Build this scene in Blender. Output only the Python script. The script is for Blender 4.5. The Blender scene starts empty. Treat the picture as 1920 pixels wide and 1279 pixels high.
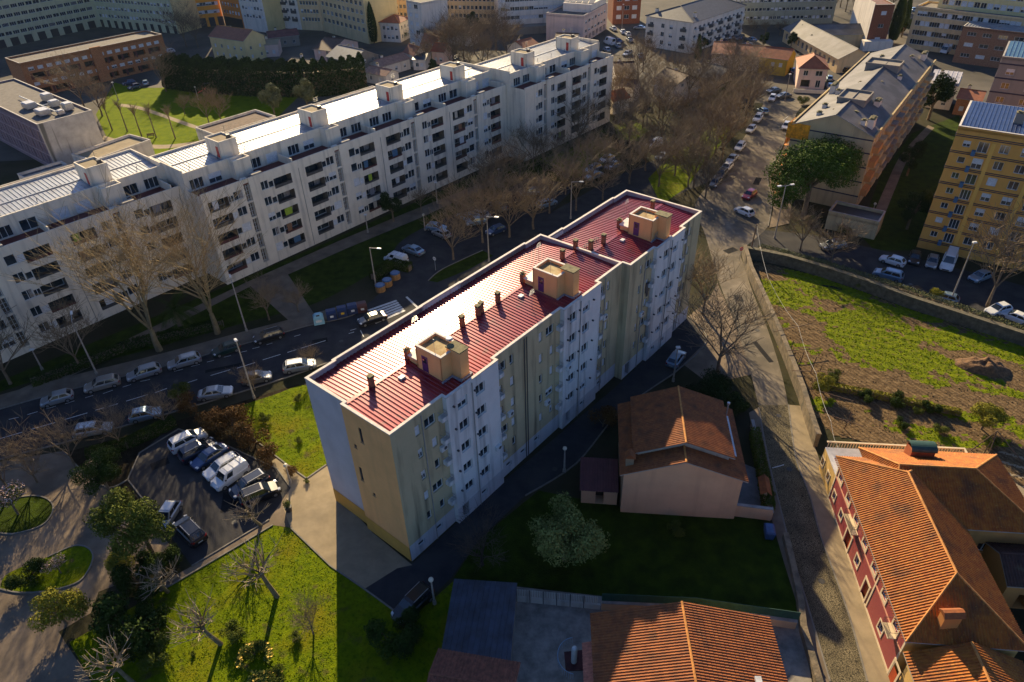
import bpy, bmesh, math, random
from math import sin, cos, radians, pi, sqrt, atan2, floor
from mathutils import Vector, Matrix
SC = bpy.context.scene
COL = SC.collection
R = radians
# ---------------------------------------------------------------- camera
CAM_H = 59.7; PITCH = 0.6263; ROLL = 0.03254; FPX = 1307.5      # drone camera, photo is 1920 x 1279
cr, sr = cos(ROLL), sin(ROLL)
_rt = Vector((1, 0, 0)); _dn = Vector((0, -sin(PITCH), -cos(PITCH))); FW = Vector((0, cos(PITCH), -sin(PITCH)))
RT = cr*_rt + sr*_dn; DN = -sr*_rt + cr*_dn
cam = bpy.data.cameras.new('camera'); camo = bpy.data.objects.new('camera', cam); COL.objects.link(camo)
cam.sensor_width = 36; cam.lens = FPX/1920*36; cam.clip_start = 0.5; cam.clip_end = 4000
m = Matrix.Identity(4)
for i in range(3):
    m[i][0] = RT[i]; m[i][1] = -DN[i]; m[i][2] = -FW[i]
m[2][3] = CAM_H
camo.matrix_world = m
SC.camera = camo
# ---------------------------------------------------------------- sky, sun, exposure
SUN_AZ, SUN_EL = R(-10.6), R(23.7)
w = bpy.data.worlds.new('World'); SC.world = w; w.use_nodes = True
nt = w.node_tree; bg = nt.nodes['Background']; sky = nt.nodes.new('ShaderNodeTexSky')
sky.sky_type = 'NISHITA'; sky.sun_disc = False; sky.sun_elevation = SUN_EL; sky.sun_rotation = SUN_AZ % (2*pi)
tn = nt.nodes.new('ShaderNodeMix'); tn.data_type = 'RGBA'; tn.blend_type = 'MULTIPLY'; tn.inputs[0].default_value = 1; tn.inputs[7].default_value = (.70, .90, 1.34, 1)
nt.links.new(sky.outputs[0], tn.inputs[6]); nt.links.new(tn.outputs[2], bg.inputs[0]); bg.inputs[1].default_value = 0.05
sun = bpy.data.lights.new('sun', 'SUN'); sun.energy = 5.0; sun.angle = R(0.5); sun.color = (1.0, 0.78, 0.46)
suno = bpy.data.objects.new('sun', sun); COL.objects.link(suno)
suno.rotation_euler = Vector((sin(SUN_AZ)*cos(SUN_EL), cos(SUN_AZ)*cos(SUN_EL), sin(SUN_EL))).to_track_quat('Z', 'Y').to_euler()
SC.render.engine = 'CYCLES'
SC.view_settings.view_transform = 'Standard'; SC.view_settings.look = 'None'
SC.view_settings.exposure = 1.15; SC.view_settings.gamma = 1
SC.cycles.max_bounces = 5; SC.cycles.diffuse_bounces = 2; SC.cycles.glossy_bounces = 2

def at(px, py, z=0.0):
    """the place in the world that shows at photo pixel (px, py) when it lies at height z"""
    d = FW + RT*((px-960)/FPX) + DN*((py-639.5)/FPX)
    t = (z-CAM_H)/d.z
    return Vector((d.x*t, d.y*t, z))
# ---------------------------------------------------------------- materials
MATS = {}
def mat(name, col, rough=.8, var=.18, scale=1.0, col2=None, bump=0., bscale=None, metal=0., stretch=None, spec=.5, detail=6, sharp=None, coat=0.):
    """principled surface with noise between two colours; scale in 1/m"""
    if name in MATS: return MATS[name]
    mt = bpy.data.materials.new(name); mt.use_nodes = True; MATS[name] = mt
    n = mt.node_tree; bs = n.nodes['Principled BSDF']
    bs.inputs['Roughness'].default_value = rough; bs.inputs['Metallic'].default_value = metal
    bs.inputs['Specular IOR Level'].default_value = spec
    if coat: bs.inputs['Coat Weight'].default_value = coat; bs.inputs['Coat Roughness'].default_value = .05
    tc = n.nodes.new('ShaderNodeTexCoord'); mp = n.nodes.new('ShaderNodeMapping'); n.links.new(tc.outputs['Object'], mp.inputs[0])
    if stretch: mp.inputs['Scale'].default_value = stretch
    nz = n.nodes.new('ShaderNodeTexNoise'); nz.inputs['Scale'].default_value = scale; nz.inputs['Detail'].default_value = detail; nz.inputs['Roughness'].default_value = .62
    n.links.new(mp.outputs[0], nz.inputs[0])
    rp = n.nodes.new('ShaderNodeValToRGB')
    c2 = col2 if col2 else tuple(c*(1-var*1.6) for c in col)
    c1 = col if col2 else tuple(min(1, c*(1+var)) for c in col)
    lo, hi = sharp if sharp else (.32, .68)
    rp.color_ramp.elements[0].position = lo; rp.color_ramp.elements[1].position = hi
    rp.color_ramp.elements[0].color = (*c2, 1); rp.color_ramp.elements[1].color = (*c1, 1)
    n.links.new(nz.outputs[0], rp.inputs[0]); n.links.new(rp.outputs[0], bs.inputs['Base Color'])
    if bump:
        nb = n.nodes.new('ShaderNodeTexNoise'); nb.inputs['Scale'].default_value = bscale or scale*6; nb.inputs['Detail'].default_value = 4
        n.links.new(mp.outputs[0], nb.inputs[0])
        bp = n.nodes.new('ShaderNodeBump'); bp.inputs['Strength'].default_value = 1; bp.inputs['Distance'].default_value = bump
        n.links.new(nb.outputs[0], bp.inputs['Height']); n.links.new(bp.outputs[0], bs.inputs['Normal'])
    return mt
def layer(mt, col, scale, lo, hi, stretch=None, amount=1.0, tex='noise', rot=0, off=(0, 0, 0)):
    """mix one more colour over the base colour of mt, masked by a texture"""
    n = mt.node_tree; bs = n.nodes['Principled BSDF']; src = bs.inputs['Base Color'].links[0].from_socket
    tc = n.nodes.new('ShaderNodeTexCoord'); mp = n.nodes.new('ShaderNodeMapping'); n.links.new(tc.outputs['Object'], mp.inputs[0])
    if stretch: mp.inputs['Scale'].default_value = stretch
    mp.inputs['Rotation'].default_value = (0, 0, rot); mp.inputs['Location'].default_value = off
    if tex == 'noise':
        nz = n.nodes.new('ShaderNodeTexNoise'); nz.inputs['Scale'].default_value = scale; nz.inputs['Detail'].default_value = 5; out = nz.outputs[0]
    elif tex == 'wave':
        nz = n.nodes.new('ShaderNodeTexWave'); nz.inputs['Scale'].default_value = scale; nz.inputs['Distortion'].default_value = 1.2; out = nz.outputs[1]
    else:
        nz = n.nodes.new('ShaderNodeTexVoronoi'); nz.inputs['Scale'].default_value = scale
        if tex == 'edge': nz.feature = 'DISTANCE_TO_EDGE'
        out = nz.outputs[0]
    n.links.new(mp.outputs[0], nz.inputs[0])
    mr = n.nodes.new('ShaderNodeMapRange'); mr.inputs['From Min'].default_value = lo; mr.inputs['From Max'].default_value = hi; mr.inputs['To Max'].default_value = amount
    n.links.new(out, mr.inputs[0])
    mx = n.nodes.new('ShaderNodeMix'); mx.data_type = 'RGBA'; n.links.new(mr.outputs[0], mx.inputs[0]); n.links.new(src, mx.inputs[6]); mx.inputs[7].default_value = (*col, 1)
    n.links.new(mx.outputs[2], bs.inputs['Base Color'])
    return mt
def wallmat(name, col, dirt=(.06, .055, .045), amt=.55):
    if name in MATS: return MATS[name]
    mt = mat(name, col, .9, .06, .35, bump=.01, bscale=25, spec=.25)
    layer(mt, dirt, 1.0, .50, .78, (1.1, 1.1, .09), amt)
    return mt
def brickmat(name, col, mortar, sc=1.0):
    if name in MATS: return MATS[name]
    mt = mat(name, col, .9, .2, 3, spec=.2); n = mt.node_tree; bs = n.nodes['Principled BSDF']
    src = bs.inputs['Base Color'].links[0].from_socket
    tc = n.nodes.new('ShaderNodeTexCoord'); sx = n.nodes.new('ShaderNodeSeparateXYZ'); cb = n.nodes.new('ShaderNodeCombineXYZ'); ad = n.nodes.new('ShaderNodeMath')
    n.links.new(tc.outputs['Object'], sx.inputs[0]); n.links.new(sx.outputs[0], ad.inputs[0]); n.links.new(sx.outputs[1], ad.inputs[1])
    n.links.new(ad.outputs[0], cb.inputs[0]); n.links.new(sx.outputs[2], cb.inputs[1])
    bk = n.nodes.new('ShaderNodeTexBrick'); bk.inputs['Scale'].default_value = 4*sc; bk.inputs['Mortar Size'].default_value = .02
    bk.inputs['Color1'].default_value = (1, 1, 1, 1); bk.inputs['Color2'].default_value = (.75, .75, .75, 1); bk.inputs['Mortar'].default_value = (*mortar, 1)
    n.links.new(cb.outputs[0], bk.inputs[0])
    mx = n.nodes.new('ShaderNodeMix'); mx.data_type = 'RGBA'; mx.blend_type = 'MULTIPLY'; mx.inputs[0].default_value = 1
    n.links.new(src, mx.inputs[6]); n.links.new(bk.outputs[0], mx.inputs[7]); n.links.new(mx.outputs[2], bs.inputs['Base Color'])
    return mt
# ---------------------------------------------------------------- mesh collector
class MB:
    def __init__(s): s.v = []; s.f = []; s.m = []
    def face(s, pts, mi=0):
        b = len(s.v); s.v += [tuple(p) for p in pts]; s.f.append(tuple(range(b, b+len(pts)))); s.m.append(mi); return s
    def box(s, x0, x1, y0, y1, z0, z1, mi=0, M=None, top=None):
        P = [Vector(p) for p in ((x0,y0,z0),(x1,y0,z0),(x1,y1,z0),(x0,y1,z0),(x0,y0,z1),(x1,y0,z1),(x1,y1,z1),(x0,y1,z1))]
        if M: P = [M @ p for p in P]
        b = len(s.v); s.v += [tuple(p) for p in P]
        for q, f in enumerate(((3,2,1,0),(4,5,6,7),(0,1,5,4),(1,2,6,5),(2,3,7,6),(3,0,4,7))):
            s.f.append(tuple(b+i for i in f)); s.m.append(top if (q == 1 and top is not None) else mi)
        return s
    def hexa(s, P, mi=0):
        b = len(s.v); s.v += [tuple(p) for p in P]
        for f in ((3,2,1,0),(4,5,6,7),(0,1,5,4),(1,2,6,5),(2,3,7,6),(3,0,4,7)): s.f.append(tuple(b+i for i in f)); s.m.append(mi)
        return s
    def tube(s, a, b, ra, rb=None, n=6, mi=0, caps=True):
        a = Vector(a); b = Vector(b); rb = ra if rb is None else rb
        d = (b-a)
        if d.length < 1e-5: return s
        d.normalize(); u = d.orthogonal().normalized(); w_ = d.cross(u)
        k = len(s.v)
        for c, r in ((a, ra), (b, rb)):
            for i in range(n):
                t = 2*pi*i/n; p = c + u*(r*cos(t)) + w_*(r*sin(t)); s.v.append((p.x, p.y, p.z))
        for i in range(n):
            j = (i+1) % n; s.f.append((k+i, k+j, k+n+j, k+n+i)); s.m.append(mi)
        if caps:
            s.f.append(tuple(range(k+n-1, k-1, -1))); s.m.append(mi); s.f.append(tuple(range(k+n, k+2*n))); s.m.append(mi)
        return s
    def prism(s, poly, z0, z1, mi=0, mtop=None):
        """poly: list of (x, y) counterclockwise"""
        n = len(poly); k = len(s.v)
        s.v += [(p[0], p[1], z0) for p in poly]+[(p[0], p[1], z1) for p in poly]
        for i in range(n):
            j = (i+1) % n; s.f.append((k+i, k+j, k+n+j, k+n+i)); s.m.append(mi)
        s.f.append(tuple(range(k+n-1, k-1, -1))); s.m.append(mi)
        s.f.append(tuple(range(k+n, k+2*n))); s.m.append(mi if mtop is None else mtop)
        return s
    def sphere(s, c, r, n=8, mi=0, sz=1.0):
        k = len(s.v); rows = n//2
        for i in range(rows+1):
            t = pi*i/rows
            for j in range(n):
                p = 2*pi*j/n; s.v.append((c[0]+r*sin(t)*cos(p), c[1]+r*sin(t)*sin(p), c[2]+r*sz*cos(t)))
        for i in range(rows):
            for j in range(n):
                a = k+i*n+j; b = k+i*n+(j+1) % n; s.f.append((a, a+n, b+n, b)); s.m.append(mi)
        return s
    def mesh(s, name, mats, smooth=False):
        me = bpy.data.meshes.new(name); me.from_pydata(s.v, [], s.f)
        for q in (mats if isinstance(mats, (list, tuple)) else [mats]): me.materials.append(q)
        if any(s.m): me.polygons.foreach_set('material_index', s.m)
        if smooth: me.polygons.foreach_set('use_smooth', [True]*len(s.f))
        me.update(); return me
    def build(s, name, mats, parent=None, smooth=False, rel=False):
        return put(name, s.mesh(name, mats, smooth), parent, rel)
def put(name, me, parent=None, rel=False, M=None):
    """link a mesh; world coordinates are kept under a thing unless rel"""
    o = bpy.data.objects.new(name, me); COL.objects.link(o)
    if parent and parent.name in LOCAL: rel = True
    if parent:
        o.parent = parent
        if not rel: o.matrix_parent_inverse = WM[parent.name].inverted()
    if M is not None: o.matrix_basis = M
    WM[o.name] = (WM[parent.name] if (parent and rel) else Matrix.Identity(4)) @ (M if M is not None else Matrix.Identity(4))
    return o
WM = {}; LOCAL = set()
def tag(o, label, cat, group=None):
    o['label'] = label; o['category'] = cat
    if group: o['group'] = group
    return o
def thing(name, label, cat, loc=(0, 0, 0), rz=0, group=None, local=False):
    o = bpy.data.objects.new(name, None); COL.objects.link(o); o.location = loc; o.rotation_euler = (0, 0, rz)
    o.empty_display_size = .3
    WM[o.name] = Matrix.Translation(Vector(loc)) @ Matrix.Rotation(rz, 4, 'Z')
    if local: LOCAL.add(o.name)
    return tag(o, label, cat, group)
def kind(o, k='structure'): o['kind'] = k; return o
def kids(o): return [c for c in bpy.data.objects if c.parent == o]
PROTO = {}
def tree_of(o):
    return (o, [tree_of(c) for c in kids(o)])
def copy_tree(t, parent=None, swap=None):
    o, ch = t; c = o.copy(); COL.objects.link(c); c.parent = parent
    if swap: swap(o, c)
    for x in ch: copy_tree(x, c, swap)
    return c
def place(key, make, loc, rz, label, cat=None, group=None, scale=1.0, swap=None, sz=None):
    """first use builds the thing, later uses copy it with all its parts"""
    if key not in PROTO:
        o = make(); PROTO[key] = tree_of(o)
        if swap:
            def rec(t):
                swap(t[0], t[0]); [rec(x) for x in t[1]]
            rec(PROTO[key])
    else: o = copy_tree(PROTO[key], None, swap)
    o.location = loc; o.rotation_euler = (0, 0, rz); o.scale = (scale, scale, sz or scale)
    o['label'] = label
    if cat: o['category'] = cat
    if group: o['group'] = group
    elif 'group' in o: del o['group']
    return o
# ---------------------------------------------------------------- common materials
M_glass = mat('window_glass', (.03, .045, .06), .08, .5, .25, spec=.8)
M_frame = mat('white_frame', (.62, .63, .62), .5, .1, 5)
M_dframe = mat('dark_frame', (.06, .06, .065), .5, .1, 5)
M_blind = mat('roller_blind', (.66, .68, .70), .6, .1, 3)
M_curt = mat('curtain', (.30, .28, .26), .9, .3, 3)
M_conc = mat('concrete', (.33, .31, .28), .9, .2, .8, bump=.01)
M_white = wallmat('white_render', (.50, .46, .40))
M_dark = mat('dark_metal', (.03, .03, .035), .5, .2, 3)
M_steel = mat('galvanised_steel', (.42, .43, .44), .4, .15, 4, metal=.6)
M_lampw = mat('lamp_housing', (.7, .7, .68), .4, .1, 4)
M_inner = mat('room_dark', (.035, .032, .03), .9, .3, 1)

WINC = {}
def winmesh(w, h, st, fr):
    """st: s single, d double, t triple, b blind closed, h blind half down, c curtain; window sits in the XZ plane, centre at the origin, +Y inwards"""
    key = (round(w, 2), round(h, 2), st, fr.name)
    if key in WINC: return WINC[key]
    f = MB(); t = .07
    f.box(-w/2, w/2, 0, .08, -h/2, -h/2+t); f.box(-w/2, w/2, 0, .08, h/2-t, h/2)
    f.box(-w/2, -w/2+t, .002, .078, -h/2+t, h/2-t); f.box(w/2-t, w/2, .002, .078, -h/2+t, h/2-t)
    n = {'s': 1, 'b': 1, 'd': 2, 'h': 2, 'c': 2, 't': 3, 'q': 5}[st]
    for i in range(1, n):
        x = -w/2+w*i/n; f.box(x-.035, x+.035, .004, .076, -h/2+t, h/2-t)
    f.box(-w/2-.06, w/2+.06, -.10, .0, -h/2-.05, -h/2-.002)
    if st in 'bh':
        lo = -h/2+t if st == 'b' else -h*.05
        k = int((h/2-t-lo)/.12)+1
        for i in range(k):
            z = lo+(h/2-t-lo)*i/k; f.box(-w/2+t, w/2-t, .03, .05, z+.008, z+(h/2-t-lo)/k-.004, 1)
    fm = f.mesh('window', [fr, M_blind])
    g = MB(); g.face([(-w/2+.02, .06, -h/2+.02), (w/2-.02, .06, -h/2+.02), (w/2-.02, .06, h/2-.02), (-w/2+.02, .06, h/2-.02)], 0)
    if st == 'c':
        g.face([(-w/2+.05, .075, -h/2+.05), (-w*.1, .075, -h/2+.05), (-w*.1, .075, h/2-.05), (-w/2+.05, .075, h/2-.05)], 1)
        g.face([(w*.12, .058, -h/2+.05), (w/2-.05, .058, -h/2+.05), (w/2-.05, .058, h/2-.05), (w*.12, .058, h/2-.05)], 1)
    gm = g.mesh('pane', [M_glass, M_curt])
    WINC[key] = (fm, gm); return WINC[key]
def addwin(parent, P, ang, w, h, st='d', fr=None, sub=True, name='window'):
    fm, gm = winmesh(w, h, st, fr or M_frame)
    M = Matrix.Translation(P) @ Matrix.Rotation(ang, 4, 'Z')
    o = put(name, fm, parent, False, M)
    if sub: put('pane', gm, o, True)
    else:
        k = ('J',)+(fm.name,)
        if k not in WINC:
            bm = bmesh.new(); bm.from_mesh(fm); bm2 = bmesh.new(); bm2.from_mesh(gm)
            j = fm.copy()
            vs = [v.co[:] for v in fm.vertices]+[v.co[:] for v in gm.vertices]; nv = len(fm.vertices)
            fs = [tuple(p.vertices) for p in fm.polygons]+[tuple(i+nv for i in p.vertices) for p in gm.polygons]
            mi = [p.material_index for p in fm.polygons]+[2+p.material_index for p in gm.polygons]
            j = bpy.data.meshes.new('window'); j.from_pydata(vs, [], fs)
            for q in (fr or M_frame, M_blind, M_glass, M_curt): j.materials.append(q)
            j.polygons.foreach_set('material_index', mi); j.update(); WINC[k] = j; bm.free(); bm2.free()
        o.data = WINC[k]
    return o
def facade(mb, P0, ang, L, z0, z1, holes=(), mi=0, ri=None, bi=None):
    """wall in the vertical plane from P0 along ang, outside to the right hand; holes (u0,u1,za,zb,depth[,back])"""
    d = Vector((cos(ang), sin(ang), 0)); n = Vector((-sin(ang), cos(ang), 0)); P0 = Vector((P0[0], P0[1], 0))
    us = sorted({0., L, *[round(h[0], 3) for h in holes], *[round(h[1], 3) for h in holes]})
    zs = sorted({z0, z1, *[round(h[2], 3) for h in holes], *[round(h[3], 3) for h in holes]})
    pt = lambda u, z, k=0: P0+d*u+n*k+Vector((0, 0, z))
    for a in range(len(zs)-1):
        zc = (zs[a]+zs[a+1])/2; run = None
        for b in range(len(us)-1):
            uc = (us[b]+us[b+1])/2
            inside = any(h[0] < uc < h[1] and h[2] < zc < h[3] for h in holes)
            if not inside and run is None: run = us[b]
            if (inside or b == len(us)-2) and run is not None:
                e = us[b] if inside else us[b+1]
                mb.face([pt(run, zs[a]), pt(e, zs[a]), pt(e, zs[a+1]), pt(run, zs[a+1])], mi); run = None
    for h in holes:
        u0, u1, a, b, k = h[:5]; r = mi if ri is None else ri; r = bi if (len(h) > 5 and h[5] == 2) else r
        mb.face([pt(u0, a), pt(u0, a, k), pt(u0, b, k), pt(u0, b)], r); mb.face([pt(u1, a), pt(u1, b), pt(u1, b, k), pt(u1, a, k)], r)
        mb.face([pt(u0, a), pt(u1, a), pt(u1, a, k), pt(u0, a, k)], r); mb.face([pt(u0, b), pt(u0, b, k), pt(u1, b, k), pt(u1, b)], r)
        if len(h) > 5 and h[5]: mb.face([pt(u0, a, k), pt(u1, a, k), pt(u1, b, k), pt(u0, b, k)], r if bi is None else bi)
def ribbed(P, n_across, n_up, period, hh, name, m, parent=None, prof='rib', course=.38, step=.03, clip=None):
    """roof sheet over a planar polygon P (first edge = eave). prof: rib | seam | tile"""
    P = [Vector(p) for p in P]; d = (P[1]-P[0]).normalized(); nn = (P[1]-P[0]).cross(P[2]-P[0]).normalized()
    if nn.z < 0: nn = -nn
    s = nn.cross(d)
    if (P[2]-P[0]).dot(s) < 0: s = -s
    A = [(p-P[0]).dot(d) for p in P]; B = [(p-P[0]).dot(s) for p in P]
    a0, a1, b0, b1 = min(A), max(A), min(B), max(B)
    if prof == 'tile': pr = [(0, 0), (.22, .1), (.4, .85), (.5, 1), (.6, .85), (.78, .1)]
    elif prof == 'seam': pr = [(0, 0), (.86, 0), (.9, 1), (.96, 1)]
    else: pr = [(0, 0), (.45, 0), (.58, 1), (.86, 1)]
    prs = []; k = 0; n = int((a1-a0)/period)+1
    for i in range(n):
        for f, h in pr:
            prs.append((a0+(i+f)*period, h*hh))
    prs.append((a0+n*period, 0))
    if prof == 'tile':
        rows = []; c = int((b1-b0)/course)+1
        for j in range(c): rows += [(b0+j*course, step), (b0+(j+1)*course-.002, 0)]
    else: rows = [(b0, 0), (b1, 0)]
    vs = []; W = len(prs)
    for ri, (b, z) in enumerate(rows):
        for a, h in prs:
            p = P[0]+d*a+s*b+nn*(h+z); vs.append(p)
    fs = [(j*W+i, j*W+i+1, (j+1)*W+i+1, (j+1)*W+i) for j in range(len(rows)-1) for i in range(W-1)]
    me = bpy.data.meshes.new(name); me.from_pydata([tuple(v) for v in vs], [], fs)
    bm = bmesh.new(); bm.from_mesh(me)
    ctr = sum(P, Vector())/len(P)
    for i in range(len(P)):
        a, b = P[i], P[(i+1) % len(P)]
        pn = (b-a).cross(nn).normalized()
        if pn.dot(ctr-a) > 0: pn = -pn
        bmesh.ops.bisect_plane(bm, geom=bm.verts[:]+bm.edges[:]+bm.faces[:], plane_co=a+pn*.001, plane_no=pn, clear_outer=True)
    bmesh.ops.recalc_face_normals(bm, faces=bm.faces[:])
    bm.to_mesh(me); bm.free(); me.materials.append(m)
    if prof == 'tile': me.polygons.foreach_set('use_smooth', [False]*len(me.polygons))
    return put(name, me, parent)
def sheet(name, pts, z, m, parent=None):
    """flat piece of ground; pts are photo pixels or world points"""
    P = [at(*p) if not isinstance(p, Vector) else p for p in pts]
    bm = bmesh.new(); vs = [bm.verts.new((p.x, p.y, z)) for p in P]; f = bm.faces.new(vs)
    if f.normal.z < 0: pass
    bmesh.ops.triangulate(bm, faces=[f]); bmesh.ops.recalc_face_normals(bm, faces=bm.faces[:])
    for f in bm.faces:
        f.normal_update()
        if f.normal.z < 0: f.normal_flip()
    me = bpy.data.meshes.new(name); bm.to_mesh(me); bm.free(); me.materials.append(m)
    return kind(put(name, me, parent)) if parent is None else put(name, me, parent)
def strip(mb, pts, w, z0, z1, mi=0):
    """a low wall or kerb along a polyline of world points, width w"""
    P = [Vector((p.x, p.y, 0)) for p in pts]; n = len(P); L = []; Q = []
    for i in range(n):
        d = (P[min(i+1, n-1)]-P[max(i-1, 0)]).normalized(); s = Vector((-d.y, d.x, 0))*w/2; L.append(P[i]+s); Q.append(P[i]-s)
    for i in range(n-1):
        mb.hexa([(Q[i].x, Q[i].y, z0), (Q[i+1].x, Q[i+1].y, z0), (L[i+1].x, L[i+1].y, z0), (L[i].x, L[i].y, z0),
                 (Q[i].x, Q[i].y, z1), (Q[i+1].x, Q[i+1].y, z1), (L[i+1].x, L[i+1].y, z1), (L[i].x, L[i].y, z1)], mi)
def pxs(l, z=0): return [at(x, y, z) for x, y in l]
def dirang(a, b): return atan2(b.y-a.y, b.x-a.x)
# ================================================================ GROUND, ROADS, LAWNS
from mathutils import noise as NZ
rnd = random.Random(7)
M_earth = mat('earth', (.055, .047, .03), .95, .3, .12, col2=(.025, .028, .012), bump=.05, bscale=2, spec=.05)
M_asph = mat('asphalt', (.038, .038, .042), .9, .15, .5, bump=.01, bscale=30, spec=.12)
layer(M_asph, (.06, .056, .052), .25, .45, .75)
M_asph2 = mat('worn_asphalt', (.19, .16, .12), .9, .2, .3, bump=.01, bscale=30, spec=.15)
layer(M_asph2, (.10, .088, .07), .12, .40, .62); layer(M_asph2, (.23, .195, .15), .6, .55, .8)
M_cob = mat('cobbles', (.18, .15, .09), .85, .25, .5, bump=.01, bscale=20, spec=.15)
layer(M_cob, (.02, .018, .012), 5.5, .16, .02, tex='edge', stretch=(1, 1.6, 1))
M_pave = mat('paving', (.20, .155, .11), .9, .15, .5, bump=.005, bscale=20, spec=.12); layer(M_pave, (.10, .08, .06), .35, .45, .75)
M_walk = mat('light_pavement', (.28, .225, .145), .9, .12, .6, bump=.005, bscale=20, spec=.15); layer(M_walk, (.22, .18, .12), .5, .5, .8)
M_lawn = mat('lawn', (.15, .19, .003), .95, .25, 1.2, col2=(.07, .11, .002), bump=.07, bscale=9, spec=.05)
layer(M_lawn, (.15, .14, .006), .22, .5, .72); layer(M_lawn, (.08, .065, .025), .7, .58, .72); layer(M_lawn, (.03, .06, .002), 3.0, .52, .7, amount=.7)
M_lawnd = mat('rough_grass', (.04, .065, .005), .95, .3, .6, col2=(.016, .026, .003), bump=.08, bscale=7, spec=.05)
M_soil = mat('planting_soil', (.026, .02, .012), .95, .3, 1.5, bump=.05, bscale=6, spec=.05)
M_kerb = mat('kerb_stone', (.17, .155, .13), .85, .15, 3)
M_mark = mat('road_paint', (.55, .55, .53), .7, .15, 4); layer(M_mark, (.12, .12, .12), 6, .56, .72)
M_farpave = mat('far_streets', (.13, .115, .095), .9, .3, .05, col2=(.05, .047, .042), spec=.1)

g = MB(); g.face([(-1500, -60, 0), (1500, -60, 0), (1500, 3000, 0), (-1500, 3000, 0)]); kind(g.build('ground', M_earth))
def bez(l, k=5):
    """smooth a pixel polyline"""
    if len(l) < 3: return l
    o = []
    for i in range(len(l)-1):
        p0, p1, p2, p3 = l[max(i-1, 0)], l[i], l[i+1], l[min(i+2, len(l)-1)]
        for j in range(k):
            t = j/k
            o.append(tuple(.5*(2*b+(c-a)*t+(2*a-5*b+4*c-d)*t*t+(3*b-a-3*c+d)*t**3) for a, b, c, d in zip(p0, p1, p2, p3)))
    o.append(l[-1]); return o
sheet('far_streets', [Vector((-420, 150, 0)), Vector((-60, 165, 0)), Vector((10, 195, 0)), Vector((130, 180, 0)), Vector((330, 170, 0)), Vector((420, 500, 0)), Vector((-420, 500, 0))], .012, M_farpave)
RU = bez([(-140, 812), (0, 768), (130, 732), (300, 690), (460, 645), (575, 612), (660, 592), (700, 562), (760, 540), (850, 495), (930, 455), (1040, 395), (1150, 335), (1250, 290)])
RL = bez([(1345, 335), (1250, 375), (1100, 450), (900, 565), (700, 648), (570, 697), (480, 727), (330, 772), (130, 828), (0, 862), (-140, 905)])
sheet('road', RU+RL, .03, M_asph)
AL = bez([(1432, 178), (1425, 213), (1392, 262), (1347, 325), (1303, 385), (1322, 440), (1345, 520), (1375, 600), (1402, 680), (1422, 760)])
AR = bez([(1478, 760), (1465, 700), (1440, 620), (1412, 550), (1396, 500), (1392, 470), (1440, 425), (1447, 380), (1440, 330), (1462, 285), (1492, 215), (1520, 196), (1600, 196), (1600, 178)])
sheet('avenue', AL+AR, .035, M_asph2)
sheet('street', bez([(1422, 760), (1440, 860), (1462, 950), (1488, 1050), (1518, 1150), (1556, 1279), (1580, 1370)])+bez([(1655, 1370), (1626, 1279), (1590, 1150), (1540, 1010), (1518, 930), (1492, 860), (1478, 760)]), .034, M_cob)
sheet('car_park', [(1396, 500), (1415, 430), (1520, 440), (1700, 480), (1800, 505), (2050, 570), (2050, 660), (1920, 615), (1700, 560), (1545, 505), (1420, 478)], .026, M_asph)
sheet('pavement', bez([(1478, 760), (1492, 860), (1518, 930), (1540, 1010), (1590, 1150), (1626, 1279), (1655, 1370)])+bez([(1740, 1370), (1697, 1279), (1660, 1180), (1612, 1060), (1572, 965), (1545, 890), (1528, 840), (1500, 762)]), .10, M_walk)
sheet('pavement', bez([(1404, 775), (1420, 860), (1440, 950), (1468, 1050), (1498, 1150), (1530, 1279), (1545, 1370)])+bez([(1580, 1370), (1556, 1279), (1518, 1150), (1488, 1050), (1462, 950), (1440, 860), (1422, 765)]), .10, M_pave)
sheet('pavement', bez([(1500, 213), (1466, 285), (1443, 335), (1450, 385), (1442, 428)])+[(1480, 420), (1490, 340), (1505, 290), (1530, 225)], .09, M_pave)
sheet('forecourt', [(1330, 560), (1288, 596), (1250, 660), (1330, 720), (1420, 700), (1380, 610), (1345, 530)], .02, M_pave)
# park strip between the white terrace and the road
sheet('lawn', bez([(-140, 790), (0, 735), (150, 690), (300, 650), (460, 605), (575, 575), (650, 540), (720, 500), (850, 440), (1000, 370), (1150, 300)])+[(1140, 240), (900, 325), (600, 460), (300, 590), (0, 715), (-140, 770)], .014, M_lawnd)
sheet('pavement', bez([(-140, 812), (0, 768), (130, 732), (300, 690), (460, 645), (575, 612), (650, 593)])+bez([(640, 575), (575, 592), (460, 622), (300, 665), (130, 707), (0, 742), (-140, 785)]), .12, M_pave)
sheet('path', [(-60, 775), (200, 655), (463, 529), (640, 450), (760, 400), (920, 337), (925, 345), (790, 408), (650, 466), (540, 515), (590, 590), (540, 600), (470, 537), (210, 670), (-50, 790)], .022, M_pave)
sheet('car_park', bez([(700, 560), (745, 520), (735, 480), (770, 440), (900, 380), (1000, 330)])+[(1080, 350), (1000, 430), (900, 500), (780, 550)], .024, M_asph)
sheet('lawn', [(803, 527), (830, 505), (905, 470), (925, 480), (880, 505), (820, 530)], .045, M_lawnd)
for P in ([(1215, 335), (1250, 300), (1300, 265), (1330, 290), (1290, 350), (1240, 385)], [(1150, 235), (1190, 225), (1215, 245), (1200, 265), (1160, 262)], [(1010, 300), (1120, 262), (1170, 290), (1080, 335)], [(1305, 268), (1340, 225), (1375, 240), (1330, 300)]):
    sheet('lawn', P, .045, M_lawn)
sheet('lawn', [(1612, 440), (1650, 330), (1710, 250), (1800, 215), (1795, 260), (1735, 420), (1715, 470), (1640, 470)], .022, M_lawnd)
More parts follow.
